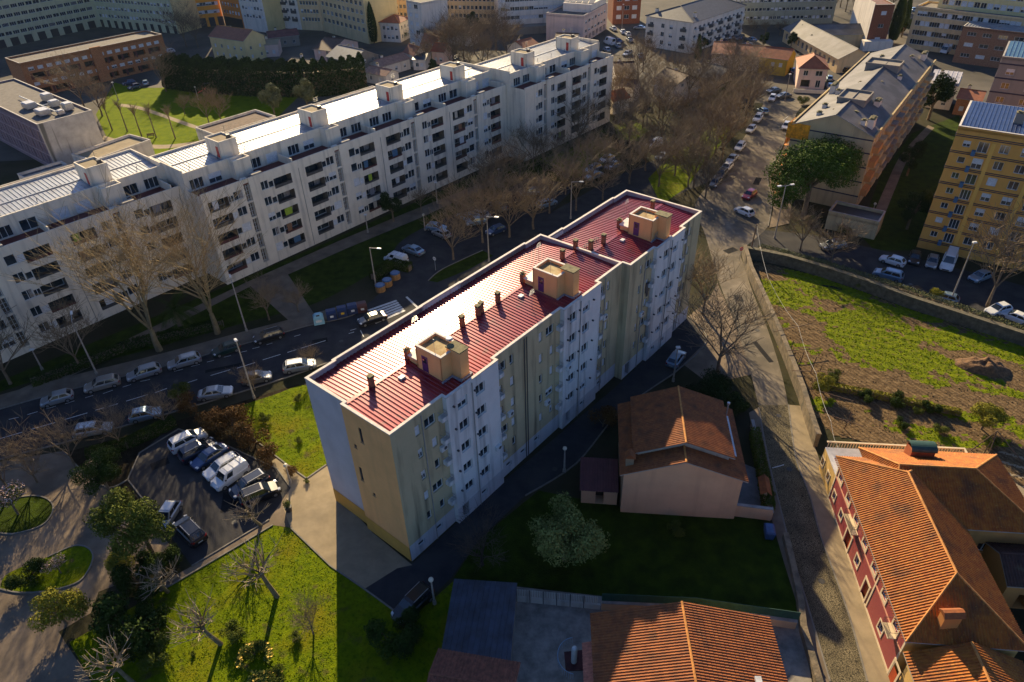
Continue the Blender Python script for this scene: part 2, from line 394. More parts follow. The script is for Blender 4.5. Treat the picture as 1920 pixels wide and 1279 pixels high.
sheet('path', bez([(1630, 420), (1660, 350), (1690, 290), (1740, 235)])+bez([(1752, 240), (1705, 295), (1678, 355), (1650, 425)]), .034, M_pave)
# front gardens, parking bay and paths
sheet('planting_bed', [(118, 850), (330, 790), (480, 745), (560, 720), (600, 800), (520, 862), (430, 838), (335, 805), (262, 850), (235, 900), (300, 1000), (250, 1060), (165, 893)], .016, M_soil)
sheet('lawn', bez([(440, 765), (510, 742), (578, 724), (596, 790), (612, 872), (575, 898), (520, 858), (450, 800), (440, 765)]), .024, M_lawn)
sheet('car_park', [(262, 850), (300, 818), (335, 805), (430, 838), (520, 880), (545, 915), (530, 950), (505, 975), (430, 1020), (360, 1062), (330, 1020), (290, 965), (240, 900)], .028, M_asph)
sheet('driveway', [(-140, 905), (0, 866), (118, 846), (165, 893), (205, 915), (300, 1000), (330, 1035), (250, 1085), (185, 1110), (170, 1150), (110, 1185), (185, 1300), (60, 1420), (-300, 1400)], .022, M_pave)
sheet('lawn', bez([(-80, 950), (0, 940), (60, 930), (92, 938), (100, 958), (80, 985), (30, 1001), (0, 1000), (-80, 1010)]), .05, M_lawnd)
sheet('lawn', bez([(0, 1105), (10, 1080), (50, 1060), (90, 1045), (140, 1024), (168, 1030), (174, 1052), (150, 1090), (95, 1108), (40, 1112), (0, 1105)]), .05, M_lawn)
sheet('path', [(360, 1062), (505, 975), (545, 915), (565, 928), (545, 990), (512, 985), (420, 1040), (300, 1110), (290, 1100)], .036, M_pave)
sheet('path', [(520, 858), (575, 898), (612, 872), (650, 945), (700, 1000), (773, 1060), (745, 1066), (683, 1105), (620, 1062), (545, 990), (530, 950), (545, 915), (505, 868)], .040, M_walk)
sheet('lane', [(683, 1105), (745, 1066), (775, 1056), (900, 940), (1166, 716), (1290, 594), (1325, 640), (1262, 702), (1160, 775), (1080, 870), (985, 930), (900, 1010), (845, 1085), (800, 1130), (745, 1150)], .032, M_asph)
sheet('lawn', [(512, 985), (545, 990), (620, 1062), (683, 1105), (745, 1150), (800, 1135), (850, 1090), (835, 1300), (185, 1300), (130, 1205), (300, 1110), (420, 1040)], .026, M_lawn)
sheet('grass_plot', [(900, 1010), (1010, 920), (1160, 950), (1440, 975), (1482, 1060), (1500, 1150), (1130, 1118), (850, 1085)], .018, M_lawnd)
sheet('courtyard', [(965, 1100), (1125, 1118), (1500, 1160), (1545, 1400), (900, 1400), (945, 1240)], .03, mat('courtyard_slabs', (.26, .23, .19), .85, .3, .8, bump=.004, bscale=12))
# the cultivated field
M_field = mat('ploughed_earth', (.20, .135, .07), .95, .35, 1.5, col2=(.07, .045, .024), bump=.08, bscale=4, spec=.05)
layer(M_field, (.06, .04, .022), .55, .45, .9, tex='wave', rot=R(-25), amount=.6); layer(M_field, (.33, .26, .15), 5, .60, .72, amount=.6)
M_fgrass = mat('field_grass', (.18, .21, .005), .95, .3, 1.5, col2=(.06, .09, .006), bump=.08, bscale=6, spec=.05)
layer(M_fgrass, (.12, .08, .04), 1.8, .55, .70, amount=.8)
FP = [(1412, 490), (1540, 520), (1700, 578), (1920, 650), (2080, 700), (2080, 1000), (1900, 905), (1760, 862), (1560, 815), (1500, 745), (1455, 640)]
FW2 = pxs(FP)
def infield(p):
    c = False; Q = FW2
    for i in range(len(Q)):
        a, b = Q[i], Q[i-1]
        if (a.y > p[1]) != (b.y > p[1]) and p[0] < (b.x-a.x)*(p[1]-a.y)/(b.y-a.y)+a.x: c = not c
    return c
def fieldv(x, y):
    q = Vector((x*cos(.35)-y*sin(.35), (x*sin(.35)+y*cos(.35))*2.2, 0))*.07
    e = (x-38)/16
    return .14*sin((x*.5+y*.87)*1.15+2*NZ.noise(Vector((x*.2, y*.2, 5))))-.06+NZ.fractal(q, 1, 2, 4)*.9+.35*NZ.noise(Vector((x*.9, y*.9, 3)))+min(.22, (x-46)*.03)+min(.25, max(0, (y-78)*.03))-(.35 if y < 58 else 0)
f_ = MB(); u_ = .4
for i in range(int(60/u_)):
    for j in range(int(62/u_)):
        x, y = 36+i*u_, 44+j*u_
        if not infield((x+.2, y+.2)): continue
        h = lambda a, b: .02+.05*(1+sin((a*.5+b*.87)*3.6))*.5
        f_.face([(x, y, h(x, y)), (x+u_, y, h(x+u_, y)), (x+u_, y+u_, h(x+u_, y+u_)), (x, y+u_, h(x, y+u_))], 1 if fieldv(x, y)+.10*NZ.noise(Vector((x*2.3, y*2.3, 1))) > .13 else 0)
kind(f_.build('field', [M_field, M_fgrass]))
def smoothheap(name, c, rx, ry, h, m, seed, rz=0, lump=.25):
    f = MB(); n = 36; k = 12; rr = random.Random(seed)
    for i in range(k+1):
        t = i/k
        for j in range(n):
            a = 2*pi*j/n; r = t*(1+.15*NZ.noise(Vector((cos(a)*1.5, sin(a)*1.5, seed))))
            x, y = rx*r*cos(a), ry*r*sin(a); z = h*(1-t*t)*(1+lump*NZ.noise(Vector((x*1.2, y*1.2, seed))))+lump*.3*h*NZ.noise(Vector((x*3, y*3, seed)))*(1-t)
            f.v.append((x, y, z if i < k else -.05))
    for i in range(k):
        for j in range(n):
            a = i*n+j; b = i*n+(j+1) % n; f.f.append((a, a+n, b+n, b)); f.m.append(0)
    o = f.build(name, m, smooth=True); o.location = c; o.rotation_euler = (0, 0, rz); return o
tag(smoothheap('dirt_mound', at(1843, 690), 3.6, 1.9, 1.3, mat('dug_earth', (.20, .105, .045), .95, .4, 2.5, col2=(.05, .028, .015), bump=.08, bscale=5), 3, R(-20), .6), 'brown heap of dug earth standing in the middle of the green field', 'dirt heap')
# road markings
mk = MB()
def dash(x1, y1, x2, y2, w=.13, sc=None, z=.045):
    a, b = at(x1, y1), at(x2, y2); d = (b-a).normalized(); s = Vector((-d.y, d.x, 0))*w/2
    mk.face([(p.x, p.y, z) for p in (a-s, b-s, b+s, a+s)])
z3 = lambda *q: [v/3+(427 if i % 2 else 0) for i, v in enumerate(q)]
for q in [(-180,1242,-60,1206),(0,1188,125,1152),(178,1135,312,1097),(363,1081,492,1043),(538,1028,665,991),(710,977,832,940),(872,930,940,905),(1040,878,1110,855),(1185,833,1295,800),(1333,792,1435,760),(1478,745,1578,714),(1617,703,1832,636)]: dash(*z3(*q))
for q in [(50,1080,105,1068),(155,1053,212,1036),(262,1020,315,1005),(368,992,420,975),(480,958,525,945),(580,935,635,915),(690,898,738,883),(790,866,845,855),(980,810,1030,797),(1075,782,1125,770),(1165,757,1205,747),(1260,730,1300,720),(1355,702,1390,694),(1420,682,1460,672),(1500,660,1532,650),(1655,613,1690,603)]: dash(*z3(*q), w=.1)
for i in range(6):
    t = i/6; a = (690+16*t, 583+28*t); b = (744+18*t, 564+22*t); dash(*a, *b, w=.5)
for q in [(762, 557, 783, 577), (676, 620, 682, 632), (657, 620, 668, 617), (654, 626, 664, 623)]: dash(*q, w=.35 if q[0] == 762 else .12)
for q in [(1448, 878, 1470, 872), (1488, 262, 1455, 330), (1478, 218, 1468, 226)]: dash(*q, w=.12, z=.05)
kind(mk.build('road_markings', M_mark))
pt = MB(); rp_ = random.Random(2)
for (x, y) in ((60, 800), (200, 765), (330, 715), (450, 700), (560, 655), (640, 640), (1440, 300), (1400, 400), (1350, 430), (1460, 780), (1480, 880), (1540, 1090), (1420, 620), (1230, 740), (1040, 880), (360, 900), (440, 980)):
    c = at(x, y); pt.face([(c.x+.33*cos(2*pi*i/12), c.y+.33*sin(2*pi*i/12), .047) for i in range(12)])
kind(pt.build('manhole_covers', mat('cast_iron', (.03, .028, .026), .6, .2, 5)))
pt = MB()
for (x, y, a, b, r) in ((150, 790, 3.2, .8, .3), (420, 690, 5, .7, .3), (600, 640, 2.2, 1.2, .3), (1420, 340, 4, 1.2, 1.1), (1370, 470, 2.4, 1.4, .5), (1430, 660, 5, .7, 1.75), (1385, 560, 1.8, 1.2, 1.5), (300, 870, 2, 1.3, .6), (430, 940, 1.6, 3, .2), (1150, 790, 4, .6, .85), (1560, 540, 3, 1.2, -.3), (1780, 560, 2.5, 1, -.3)):
    c = at(x, y); pt.face([(c.x+u*a/2*cos(r)-v*b/2*sin(r), c.y+u*a/2*sin(r)+v*b/2*cos(r), .041) for u, v in ((-1, -1), (1, -1), (1, 1), (-1, 1))])
kind(pt.build('asphalt_patches', mat('fresh_asphalt', (.016, .016, .018), .9, .2, 1, spec=.1)))
# kerbs
kb = MB()
for l in (RU[:32], RL[22:],): strip(kb, pxs(l), .18, .0, .13)
for l in ([(1422,765),(1440,860),(1462,950),(1488,1050),(1518,1150),(1556,1279)], [(1478,760),(1492,860),(1518,930),(1540,1010),(1590,1150),(1626,1279)], [(620,1062),(683,1105),(745,1150)], [(545,990),(620,1062)], [(0,1000),(30,1001),(80,985),(100,958),(92,938),(60,930),(0,940)], [(0,1105),(40,1112),(95,1108),(150,1090),(174,1052),(168,1030),(140,1024),(90,1045)],
[(512,985),(420,1040),(300,1110)], [(575,898),(612,872)], [(1262,702),(1160,775),(1080,870),(985,930)], [(1290,594),(1325,640),(1262,702)], [(440,765),(450,800),(520,858),(575,898)],
          [(803,527),(830,505),(905,470)], [(1492,215),(1462,285),(1440,330),(1447,380),(1440,425)], [(118,846),(165,893),(205,915),(240,900)]):
    strip(kb, pxs(bez(l)), .15, .0, .13)
for l in ([(335,805),(430,838),(520,880),(545,915)], [(505,975),(430,1020),(360,1062)], [(335,805),(262,850),(240,900),(290,965)]): strip(kb, pxs(l), .15, .0, .13)
kind(kb.build('kerb', M_kerb))
# weeds of the field, grass of the lawns
def tufts(name, test, n, box, s0, s1, m, seed):
    r = random.Random(seed); wd = MB()
    for k in range(n):
        x, y = r.uniform(box[0], box[1]), r.uniform(box[2], box[3])
        if not test(x, y): continue
        s = r.uniform(s0, s1); a = r.uniform(0, 6.28)
        for j in range(2):
            b = a+j*1.9; dx, dy = cos(b)*s, sin(b)*s; l = r.uniform(-.5, .5)*s
            wd.face([(x-dx*.5, y-dy*.5, .03), (x+dx*.5, y+dy*.5, .03), (x+dx*.8+l, y+dy*.8+l, s*.9), (x-dx*.6+l, y-dy*.6, s*.8)])
    kind(wd.build(name, m), 'stuff')
M_weed = mat('weed_leaves', (.19, .25, .004), .9, .3, .6, col2=(.07, .13, .002), spec=.05)
tufts('field_weeds', lambda x, y: fieldv(x, y)+random.random()*.25 > .22 and infield((x, y)), 70000, (36, 95, 44, 106), .04, .13, M_weed, 3)
tufts('field_scrub', lambda x, y: fieldv(x, y) <= .1 and infield((x, y)), 9000, (36, 95, 44, 106), .06, .15, mat('dry_stalks', (.30, .22, .11), .9, .3, 1, col2=(.12, .09, .04)), 4)
LW = pxs([(512, 985), (545, 990), (620, 1062), (683, 1105), (745, 1150), (800, 1135), (835, 1300), (185, 1300), (130, 1205), (300, 1110), (420, 1040)]); LW1 = pxs([(440, 765), (510, 742), (578, 724), (596, 790), (612, 872), (575, 898), (520, 858), (450, 800)])
def inpoly(x, y, Q):
    c = False
    for i in range(len(Q)):
        a, b = Q[i], Q[i-1]
        if (a.y > y) != (b.y > y) and x < (b.x-a.x)*(y-a.y)/(b.y-a.y)+a.x: c = not c
    return c
tufts('lawn_grass', lambda x, y: inpoly(x, y, LW) or inpoly(x, y, LW1), 60000, (-46, -3, 26, 75), .03, .085, mat('grass_blades', (.17, .21, .003), .9, .3, .7, col2=(.08, .12, .002), spec=.05), 5)
# ================================================================ GENERIC BUILDING
def rail(mb, pts, w, z0, z1, mi=0, closed=False):
    P = [Vector((p[0], p[1], 0)) for p in pts]
    if closed: P.append(P[0])
    for i in range(len(P)-1):
        a, b = P[i], P[i+1]; d = (b-a).normalized(); s = Vector((-d.y, d.x, 0))*w/2; a = a-d*(w/2-.002*(i % 3)); b = b+d*(w/2-.002*((i+1) % 3)); e = .0017*(i % 4)
        q = [a-s, b-s, b+s, a+s]
        mb.hexa([(p.x, p.y, z0) for p in q]+[(p.x, p.y, z1+e) for p in q], mi)
def gw(L, n, rows, z0, dz, w, h, sts='dbhcd', m0=.5, m1=None, seed=1, skip=0.):
    """grid of windows (u, z, w, h, style)"""
    r = random.Random(seed); m1 = m0 if m1 is None else m1; o = []
    for j in range(rows):
        for i in range(n):
            if r.random() < skip: continue
            o.append((m0+(L-m0-m1)*(i+.5)/n, z0+dz*j, w, h, r.choice(sts)))
    return o
def wall_faces(b, L, D, h, faces, wm, z0=0., wins_sub=False, fr=None, name='wall', depth=.22, x0=0., y0=0., winlimit=[0], only=None):
    """four walls with real openings, one mesh, and a window part in each opening"""
    fb = MB()
    for k, (P, a, ln) in {'F': ((x0, y0), 0, L), 'R': ((x0+L, y0), pi/2, D), 'B': ((x0+L, y0+D), pi, L), 'L': ((x0, y0+D), -pi/2, D)}.items():
        if only and k not in only: continue
        ws = faces.get(k, []); holes = []
        for (u, z, w, hh, st) in ws:
            if st == 'o': holes.append((u-w/2, u+w/2, z-hh/2, z+hh/2, 1.2, True))
            else: holes.append((u-w/2, u+w/2, z-hh/2, z+hh/2, depth))
        facade(fb, P, a, ln, z0, h, holes, 0, 0, 1)
        d = Vector((cos(a), sin(a), 0)); n = Vector((-sin(a), cos(a), 0))
        for (u, z, w, hh, st) in ws:
            if st == 'o': continue
            addwin(b, Vector((P[0], P[1], z))+d*u+n*(depth-.08), a, w, hh, st, fr, wins_sub)
    return fb.build(name, [wm, M_inner], b)
def flat_roof(b, L, D, h, wm, rm, par=.5, x0=0, y0=0, t=.22, cop=None, name='roof'):
    MB().box(x0+.02, x0+L-.02, y0+.02, y0+D-.02, h-.25, h+.001, 0).build(name, rm, b)
    p = MB(); q = t/2
    rail(p, [(x0+q, y0+q), (x0+L-q, y0+q), (x0+L-q, y0+D-q), (x0+q, y0+D-q)], t, h-.3, h+par, 0, True); p.build('parapet', wm, b)
    c = MB(); rail(c, [(x0+q, y0+q), (x0+L-q, y0+q), (x0+L-q, y0+D-q), (x0+q, y0+D-q)], t+.08, h+par+.004, h+par+.07, 0, True); c.build('coping', cop or M_conc, b)
def gable_roof(b, L, D, h, rise, rm, wm, ov=.4, axis='x', x0=0, y0=0, tile=None, hipl=0., hipr=0., th=.14):
    """ridge along x; hipl / hipr = how far the ridge is pulled in at each end (0 = gable)"""
    if axis == 'x': T = lambda x, y, z: Vector((x0+x, y0+y, z))
    else:
        D0 = D; T = lambda x, y, z: Vector((x0+y, y0+D0-x, z)); L, D = D, L
    e = h-rise*ov/(D/2); m_ = D/2
    A = [T(-ov, -ov, e), T(L+ov, -ov, e), T(L+ov-(hipr+ov if hipr else 0)+(0), m_, h+rise), T(-ov+(hipl+ov if hipl else 0), m_, h+rise)]
    B = [T(L+ov, D+ov, e), T(-ov, D+ov, e), A[3], A[2]]
    polys = [A, B]
    if hipr: polys.append([T(L+ov, -ov, e), T(L+ov, D+ov, e), A[2]])
    if hipl: polys.append([T(-ov, D+ov, e), T(-ov, -ov, e), A[3]])
    out = []
    if tile:
        for P in polys: out.append(ribbed([p+Vector((0, 0, th)) for p in P], 0, 0, tile[0], tile[1], 'roof_slope', rm, b, tile[2], tile[3] if len(tile) > 3 else .38))
    f = MB(); up = Vector((0, 0, th-.012 if tile else th))
    for P in polys:
        f.face([p+up for p in P], 0); f.face([p for p in reversed(P)], 1)
        for i in range(len(P)):
            f.face([P[i], P[(i+1) % len(P)], P[(i+1) % len(P)]+up, P[i]+up], 1)
    f.build('roof', [rm, M_eave], b)
    if not hipl: MB().face([T(0, 0, h), T(0, D, h), T(0, m_, h+rise*.995)][::-1]).build('gable', wm, b)
    if not hipr: MB().face([T(L, 0, h), T(L, D, h), T(L, m_, h+rise*.995)]).build('gable', wm, b)
    r = MB(); r.tube(A[3]+Vector((0, 0, th+.02)), A[2]+Vector((0, 0, th+.02)), .11, n=6)
    for P, c in ((A, 1), (B, 0)):
        if hipr: r.tube((A[1] if c else B[0])+Vector((0, 0, th+.02)), A[2]+Vector((0, 0, th+.02)), .1, n=6)
        if hipl: r.tube((A[0] if c else B[1])+Vector((0, 0, th+.02)), A[3]+Vector((0, 0, th+.02)), .1, n=6)
    r.build('ridge', M_ridge if rm in (M_tile, M_tile2, M_tilef) else rm, b)
    return polys
def chimney(b, x, y, z, w, d, h, m, cap=None, name='chimney'):
    f = MB(); f.box(x-w/2, x+w/2, y-d/2, y+d/2, z, z+h, 0); f.box(x-w/2-.07, x+w/2+.07, y-d/2-.07, y+d/2+.07, z+h+.001, z+h+.1, 1)
    k = max(1, int(w/.5))
    for i in range(k): f.box(x-w/2+w*(i+.2)/k, x-w/2+w*(i+.8)/k, y-d*.3, y+d*.3, z+h+.101, z+h+.3, 1)
    return f.build(name, [m, cap or M_capm], b)
def tilemat(name, col, col2, sx=(1, 1, 1)):
    m = mat(name, col, .75, .2, 2.2, col2=col2, spec=.35, detail=8); return m
M_tile = tilemat('terracotta_tiles', (.36, .115, .028), (.18, .052, .016)); layer(M_tile, (.035, .02, .014), 1.1, .5, .75, amount=.75); layer(M_tile, (.30, .14, .06), 4.0, .62, .70, amount=.7)
M_tile2 = tilemat('bright_clay_tiles', (.42, .14, .014), (.26, .065, .008)); layer(M_tile2, (.09, .035, .015), .5, .50, .72, amount=.8); layer(M_tile2, (.50, .25, .05), 4.0, .60, .70, amount=.6); layer(M_tile2, (.10, .05, .025), 5.0, .64, .70, amount=.8)
M_tile3 = tilemat('weathered_tiles', (.10, .045, .03), (.035, .018, .015)); layer(M_tile3, (.10, .09, .05), 1.5, .6, .8)
M_ridge = mat('ridge_tiles', (.52, .22, .05), .8, .25, 2)
M_eave = mat('eave_board', (.36, .32, .27), .8, .15, 2)
M_capm = mat('mossy_slab', (.16, .14, .07), .9, .3, 3)
def farmat(name, col, col2, freq, rot=0):
    m = mat(name, col, .8, .2, .8); layer(m, col2, freq, .3, .8, tex='wave', rot=rot, amount=.6); return m
M_tilef = farmat('far_clay_tiles', (.30, .10, .05), (.12, .04, .025), 1.2)
M_slate = mat('slate_grey_sheet', (.13, .12, .12), .7, .15, .4, spec=.35); layer(M_slate, (.08, .075, .075), .25, .45, .6)
M_gravel = mat('gravel_roof', (.13, .115, .10), .95, .2, 1.2)
M_red = mat('crimson_sheet_roof', (.24, .006, .022), .30, .12, .5, metal=.34, spec=.7); layer(M_red, (.10, .02, .025), .25, .45, .75, amount=.6); layer(M_red, (.30, .09, .08), 1.0, .50, .72, (2.2, .12, 1), .6); layer(M_red, (.07, .035, .03), .9, .58, .72, (1, 1, 1), .6)
M_zinc = mat('pale_seam_roof', (.32, .34, .37), .48, .1, .4, metal=.3, spec=.6); layer(M_zinc, (.20, .20, .21), .5, .5, .75)
M_blue = mat('blue_sheet_roof', (.02, .035, .10), .4, .2, .8, metal=.2)
M_blue2 = mat('dark_teal_sheet', (.02, .045, .075), .5, .3, 1.0)

# ================================================================ CENTRAL APARTMENT BLOCK (crimson roof)
W_yel = wallmat('stained_cream', (.50, .42, .25), (.05, .045, .03), .8)
W_wht = wallmat('stained_white', (.68, .67, .64), (.07, .065, .06), .7)
W_pea = wallmat('peach_render', (.86, .44, .17), amt=.12); W_lav = wallmat('pale_grey_render', (.54, .49, .50), amt=.08)
W_yeb = wallmat('yellow_base', (.60, .33, .07), amt=.15); W_pli = wallmat('white_plinth', (.52, .52, .52))
T0 = (-10.957, 44.741, 0)
AB = thing('apartment_block', 'central six storey apartment block with a crimson ribbed metal roof and stained cream side', 'apartment block', T0, .864, local=True)
ZF = [15.8, 12.9, 10.0, 7.1, 4.2]; H_ = 17.55
secs = [(0, 6.55, 0, W_yel), (6.55, 14.0, -.55, W_wht), (14.0, 25.2, 0, W_yel), (25.2, 32.5, -.55, W_wht), (32.5, 37.9, 0, W_yel),
        (37.9, 43.4, -1.15, W_yel), (43.4, 50.65, -1.65, W_wht), (50.65, 56.3, -1.1, W_yel)]
rA = random.Random(5)
def colz(c, w, st='sbhsb', alt=None):
    o = []
    for i, z in enumerate(ZF):
        if alt and i in (0, 3): o.append((alt, z, 1.45, 1.2, rA.choice('ddhd')))
        else: o.append((c, z, w, 1.25, rA.choice(st)))
    return o
cols = {0: colz(3.15, .65)+colz(5.05, .7, alt=4.75), 1: colz(8.62, 1.35, 'ddhdd')+colz(11.2, 1.35, 'dddhd'), 2: colz(14.75, .6, alt=15.05)+colz(16.7, .65)+colz(21.66, .65)+colz(23.65, .65, alt=23.3),
        3: colz(27.0, 1.35, 'ddhdd')+colz(29.55, 1.35, 'dddhd'), 4: colz(33.2, .7, alt=33.3)+colz(35.0, .65), 5: colz(40.6, .6)+colz(42.5, .7, alt=42.2), 6: colz(46.0, 1.35, 'ddhdd')+colz(48.35, 1.35, 'dddhd'), 7: colz(51.7, .7, alt=51.9)+colz(53.4, .65)}
for i, (a, b, v, wm) in enumerate(secs):
    f = MB(); ws = cols[i]; dp = .24
    gf = [(a+1.6+k*2.6, 1.35, .9, .7, 's') for k in range(int((b-a-1)/2.6))]
    if i % 2: gf = [(a+1.2, 1.1, 1.0, 2.1, 'o')]+gf[1:]
    facade(f, (a, v), 0, b-a, 2.25, H_, [(u-a-w/2, u-a+w/2, z-h/2, z+h/2, dp) for (u, z, w, h, s_) in ws])
    f.build('wall', wm, AB)
    p = MB(); facade(p, (a, v-.03), 0, b-a, 0, 2.25, [(u-a-w/2, u-a+w/2, z-h/2, z+h/2, 1.0 if s_ == 'o' else dp, s_ == 'o') for (u, z, w, h, s_) in gf], bi=1)
    p.face([(a, v-.03, 2.25), (b, v-.03, 2.25), (b, v, 2.25), (a, v, 2.25)]); p.build('plinth', [W_pli, M_inner], AB)
    for (u, z, w, h, s_) in ws: addwin(AB, Vector((u, v+dp-.08, z)), 0, w, h, s_)
    for (u, z, w, h, s_) in gf:
        if s_ != 'o': addwin(AB, Vector((u, v-.03+dp-.08, z)), 0, w, h, s_)
    nx = secs[i+1][2] if i < 7 else v; x = b
    if nx != v:
        q = MB(); wl = W_yel if i == 4 else (wm if nx > v else secs[i+1][3])
        lo, hi = min(v, nx), max(v, nx)
        q.box(x-.09 if nx > v else x+.002, x-.002 if nx > v else x+.09, lo+.002, hi+.1, 0, H_); q.build('wall', wl, AB)
pp = MB()
for u, v in ((3.7, 0), (10.0, -.55), (18.75, 0), (19.15, 0), (28.3, -.55), (34.2, 0), (41.5, -1.15), (47.2, -1.65), (52.6, -1.1)):
    o = MB().tube((u, v-.09, 0), (u, v-.09, 17.3), .055, n=6).build('drainpipe', M_dframe if 18 < u < 20 else M_conc, AB)
for u, v in ((7.35, -.55), (10.35, -.55), (25.9, -.55), (28.1, -.55), (30.9, -.55), (44.2, -1.65), (47.0, -1.65), (50.0, -1.65)):
    for z in ZF: MB().tube((u, v-.22, z+.35), (u, v+.02, z+.35), .11, n=8).build('vent_pipe', M_dframe, AB)
bxm = MB(); bxm.box(-.35, .35, -.6, 0, -.55, -.05, 0)
for s in range(6): bxm.box(-.35+.13*s, -.33+.13*s, -.6, -.58, -.02, .45, 1)
bxm.box(-.35, .35, -.6, -.57, .45, .49, 1); bxm.box(-.35, -.32, -.57, 0, .45, .49, 1); bxm.box(.32, .35, -.57, 0, .45, .49, 1)
bxme = bxm.mesh('laundry_box', [W_wht, M_steel])
for u, v in ((6.1, -.02), (14.4, -.02), (24.8, -.02), (32.95, -.02), (43.0, -1.17), (51.05, -1.12)):
    for z in ZF: put('laundry_box', bxme, AB, True, Matrix.Translation((u, v, z-.1)))
# end walls, back walls
f = MB(); hs = [(6.7-4.42, 15.0, .45, 1.9), (6.7-5.95, 9.0, .45, 1.9), (6.7-5.9, 12.85, .4, .45), (6.7-4.2, 7.05, .4, .45)]
facade(f, (0, 6.7), -pi/2, 6.7, 2.0, H_, [(u-w/2, u+w/2, z-h/2, z+h/2, .15) for u, z, w, h in [(2.3, 15.0, .45, 1.9), (.75+.2, 9.0, .45, 1.9), (.8+.2, 12.85, .4, .45), (2.45, 7.05, .4, .45)]]); f.build('end_wall', W_pea, AB)
for u, z, w, h in [(2.3, 15.0, .45, 1.9), (.95, 9.0, .45, 1.9), (1.0, 12.85, .4, .45), (2.45, 7.05, .4, .45)]: addwin(AB, Vector((.07, 6.7-u, z)), -pi/2, w, h, 's', M_dframe)
f = MB(); facade(f, (.36, 12.5), -pi/2, 5.8, 2.0, H_); f.build('end_wall', W_lav, AB)
f = MB(); facade(f, (-.03, 6.73), -pi/2, 6.73, 0, 2.1); facade(f, (.33, 12.5), -pi/2, 5.77, 0, 2.1); f.face([(-.03, 6.73, 0), (-.03, 6.73, 2.1), (.36, 6.73, 2.1), (.36, 6.73, 0)]); f.build('end_wall_base', W_yeb, AB)
MB().face([(0, 6.7, 2.5), (0, 6.7, H_), (.36, 6.7, H_), (.36, 6.7, 2.5)]).build('wall', W_pea, AB)
f = MB()
for k, z in enumerate((15.4, 12.5, 9.6, 6.7, 3.8)): f.box(.20, .35, 6.78, 7.0, z-.7, z+.7)
f.build('stair_window', M_dframe, AB)
bk = gw(37.5, 16, 5, 4.2, 2.9, 1.4, 1.25, 'dbhdd', seed=3); bk2 = gw(18.4, 8, 5, 4.2, 2.9, 1.4, 1.25, 'dbhdd', seed=4)
f = MB(); facade(f, (37.9, 12.5), pi, 37.54, 0, H_, [(u-w/2, u+w/2, z-h/2, z+h/2, .2, True) for u, z, w, h, s in bk], bi=1)
facade(f, (56.3, 10.9), pi, 18.4, 0, H_, [(u-w/2, u+w/2, z-h/2, z+h/2, .2, True) for u, z, w, h, s in bk2], bi=1); f.build('rear_wall', [W_wht, M_glass], AB)
f = MB(); facade(f, (56.3, -1.1), pi/2, 12.0, 0, H_); facade(f, (37.9, 10.9), pi/2, 1.6, 0, H_); f.build('end_wall', W_yel, AB)
# parapets and copings
pr1 = [(0, 0), (6.55, 0), (6.55, -.55), (14, -.55), (14, 0), (25.2, 0), (25.2, -.55), (32.5, -.55), (32.5, 0), (37.9, 0), (37.9, 12.5), (34.8, 12.5), (34.8, 12.72), (22.8, 12.72), (22.8, 12.78), (16.1, 12.78), (16.1, 12.72), (3.8, 12.72), (3.8, 12.5), (.36, 12.5), (.36, 6.7), (0, 6.7)]
pr2 = [(37.9, 0), (37.9, -1.15), (43.4, -1.15), (43.4, -1.65), (50.65, -1.65), (50.65, -1.1), (56.3, -1.1), (56.3, 10.9), (53, 10.9), (53, 11.1), (41, 11.1), (41, 11.3), (37.9, 11.3)]
def inset(pts, k):
    o = []; n = len(pts)
    for i in range(n):
        a, b, c = Vector(pts[i-1]), Vector(pts[i]), Vector(pts[(i+1) % n]); d1 = (b-a).normalized(); d2 = (c-b).normalized()
        o.append(tuple(b+Vector((-d1.y, d1.x))*k+(Vector((-d2.y, d2.x))*k if abs(d1.dot(d2)) < .9 else Vector((0, 0)))))
    return o
M_cop = mat('white_coping', (.62, .57, .50), .8, .12, 2)
W_prp = wallmat('shade_tinted_parapet', (.34, .33, .36), amt=.2)  # white parapet inside, its bluish shade put into the colour
for P, nm in ((inset(pr1, .12), 1), (inset(pr2, .12), 2)):
    f = MB(); rail(f, P, .2, 16.6, H_+.02, 0, nm == 1); f.build('parapet', W_prp, AB)
    f = MB(); rail(f, P, .30, H_+.024, H_+.13, 0, nm == 1); f.build('coping', M_cop, AB)
def slope(P, nm='roof'): return ribbed(P, 0, 0, .45, .075, nm, M_red, AB, 'rib')
RZ = 17.32
slope([(.1, .1, 17.02), (37.8, .1, 17.02), (37.8, 6.65, RZ), (.1, 6.65, RZ)])
for a, b in ((6.65, 13.9), (25.3, 32.4)): slope([(a, -.45, 16.995), (b, -.45, 16.995), (b, .1, 17.02), (a, .1, 17.02)])
slope([(37.8, 12.68, RZ-.36), (.45, 12.68, RZ-.36), (.45, 6.65, RZ), (37.8, 6.65, RZ)])
slope([(38.0, -1.05, 17.02), (56.2, -1.05, 17.02), (56.2, 4.65, RZ), (38.0, 4.65, RZ)]); slope([(43.5, -1.55, 16.995), (50.55, -1.55, 16.995), (50.55, -1.05, 17.02), (43.5, -1.05, 17.02)])
slope([(56.2, 11.1, RZ-.38), (38.0, 11.1, RZ-.38), (38.0, 4.65, RZ), (56.2, 4.65, RZ)])
for x0, x1, y in ((.3, 37.7, 6.65), (38.1, 56.1, 4.65)):
    f = MB(); f.hexa([(x0, y-.22, RZ), (x1, y-.22, RZ), (x1, y+.22, RZ), (x0, y+.22, RZ), (x0, y-.2, RZ+.08), (x1, y-.2, RZ+.08), (x1, y+.2, RZ+.08), (x0, y+.2, RZ+.08)]); f.build('ridge', M_red, AB)
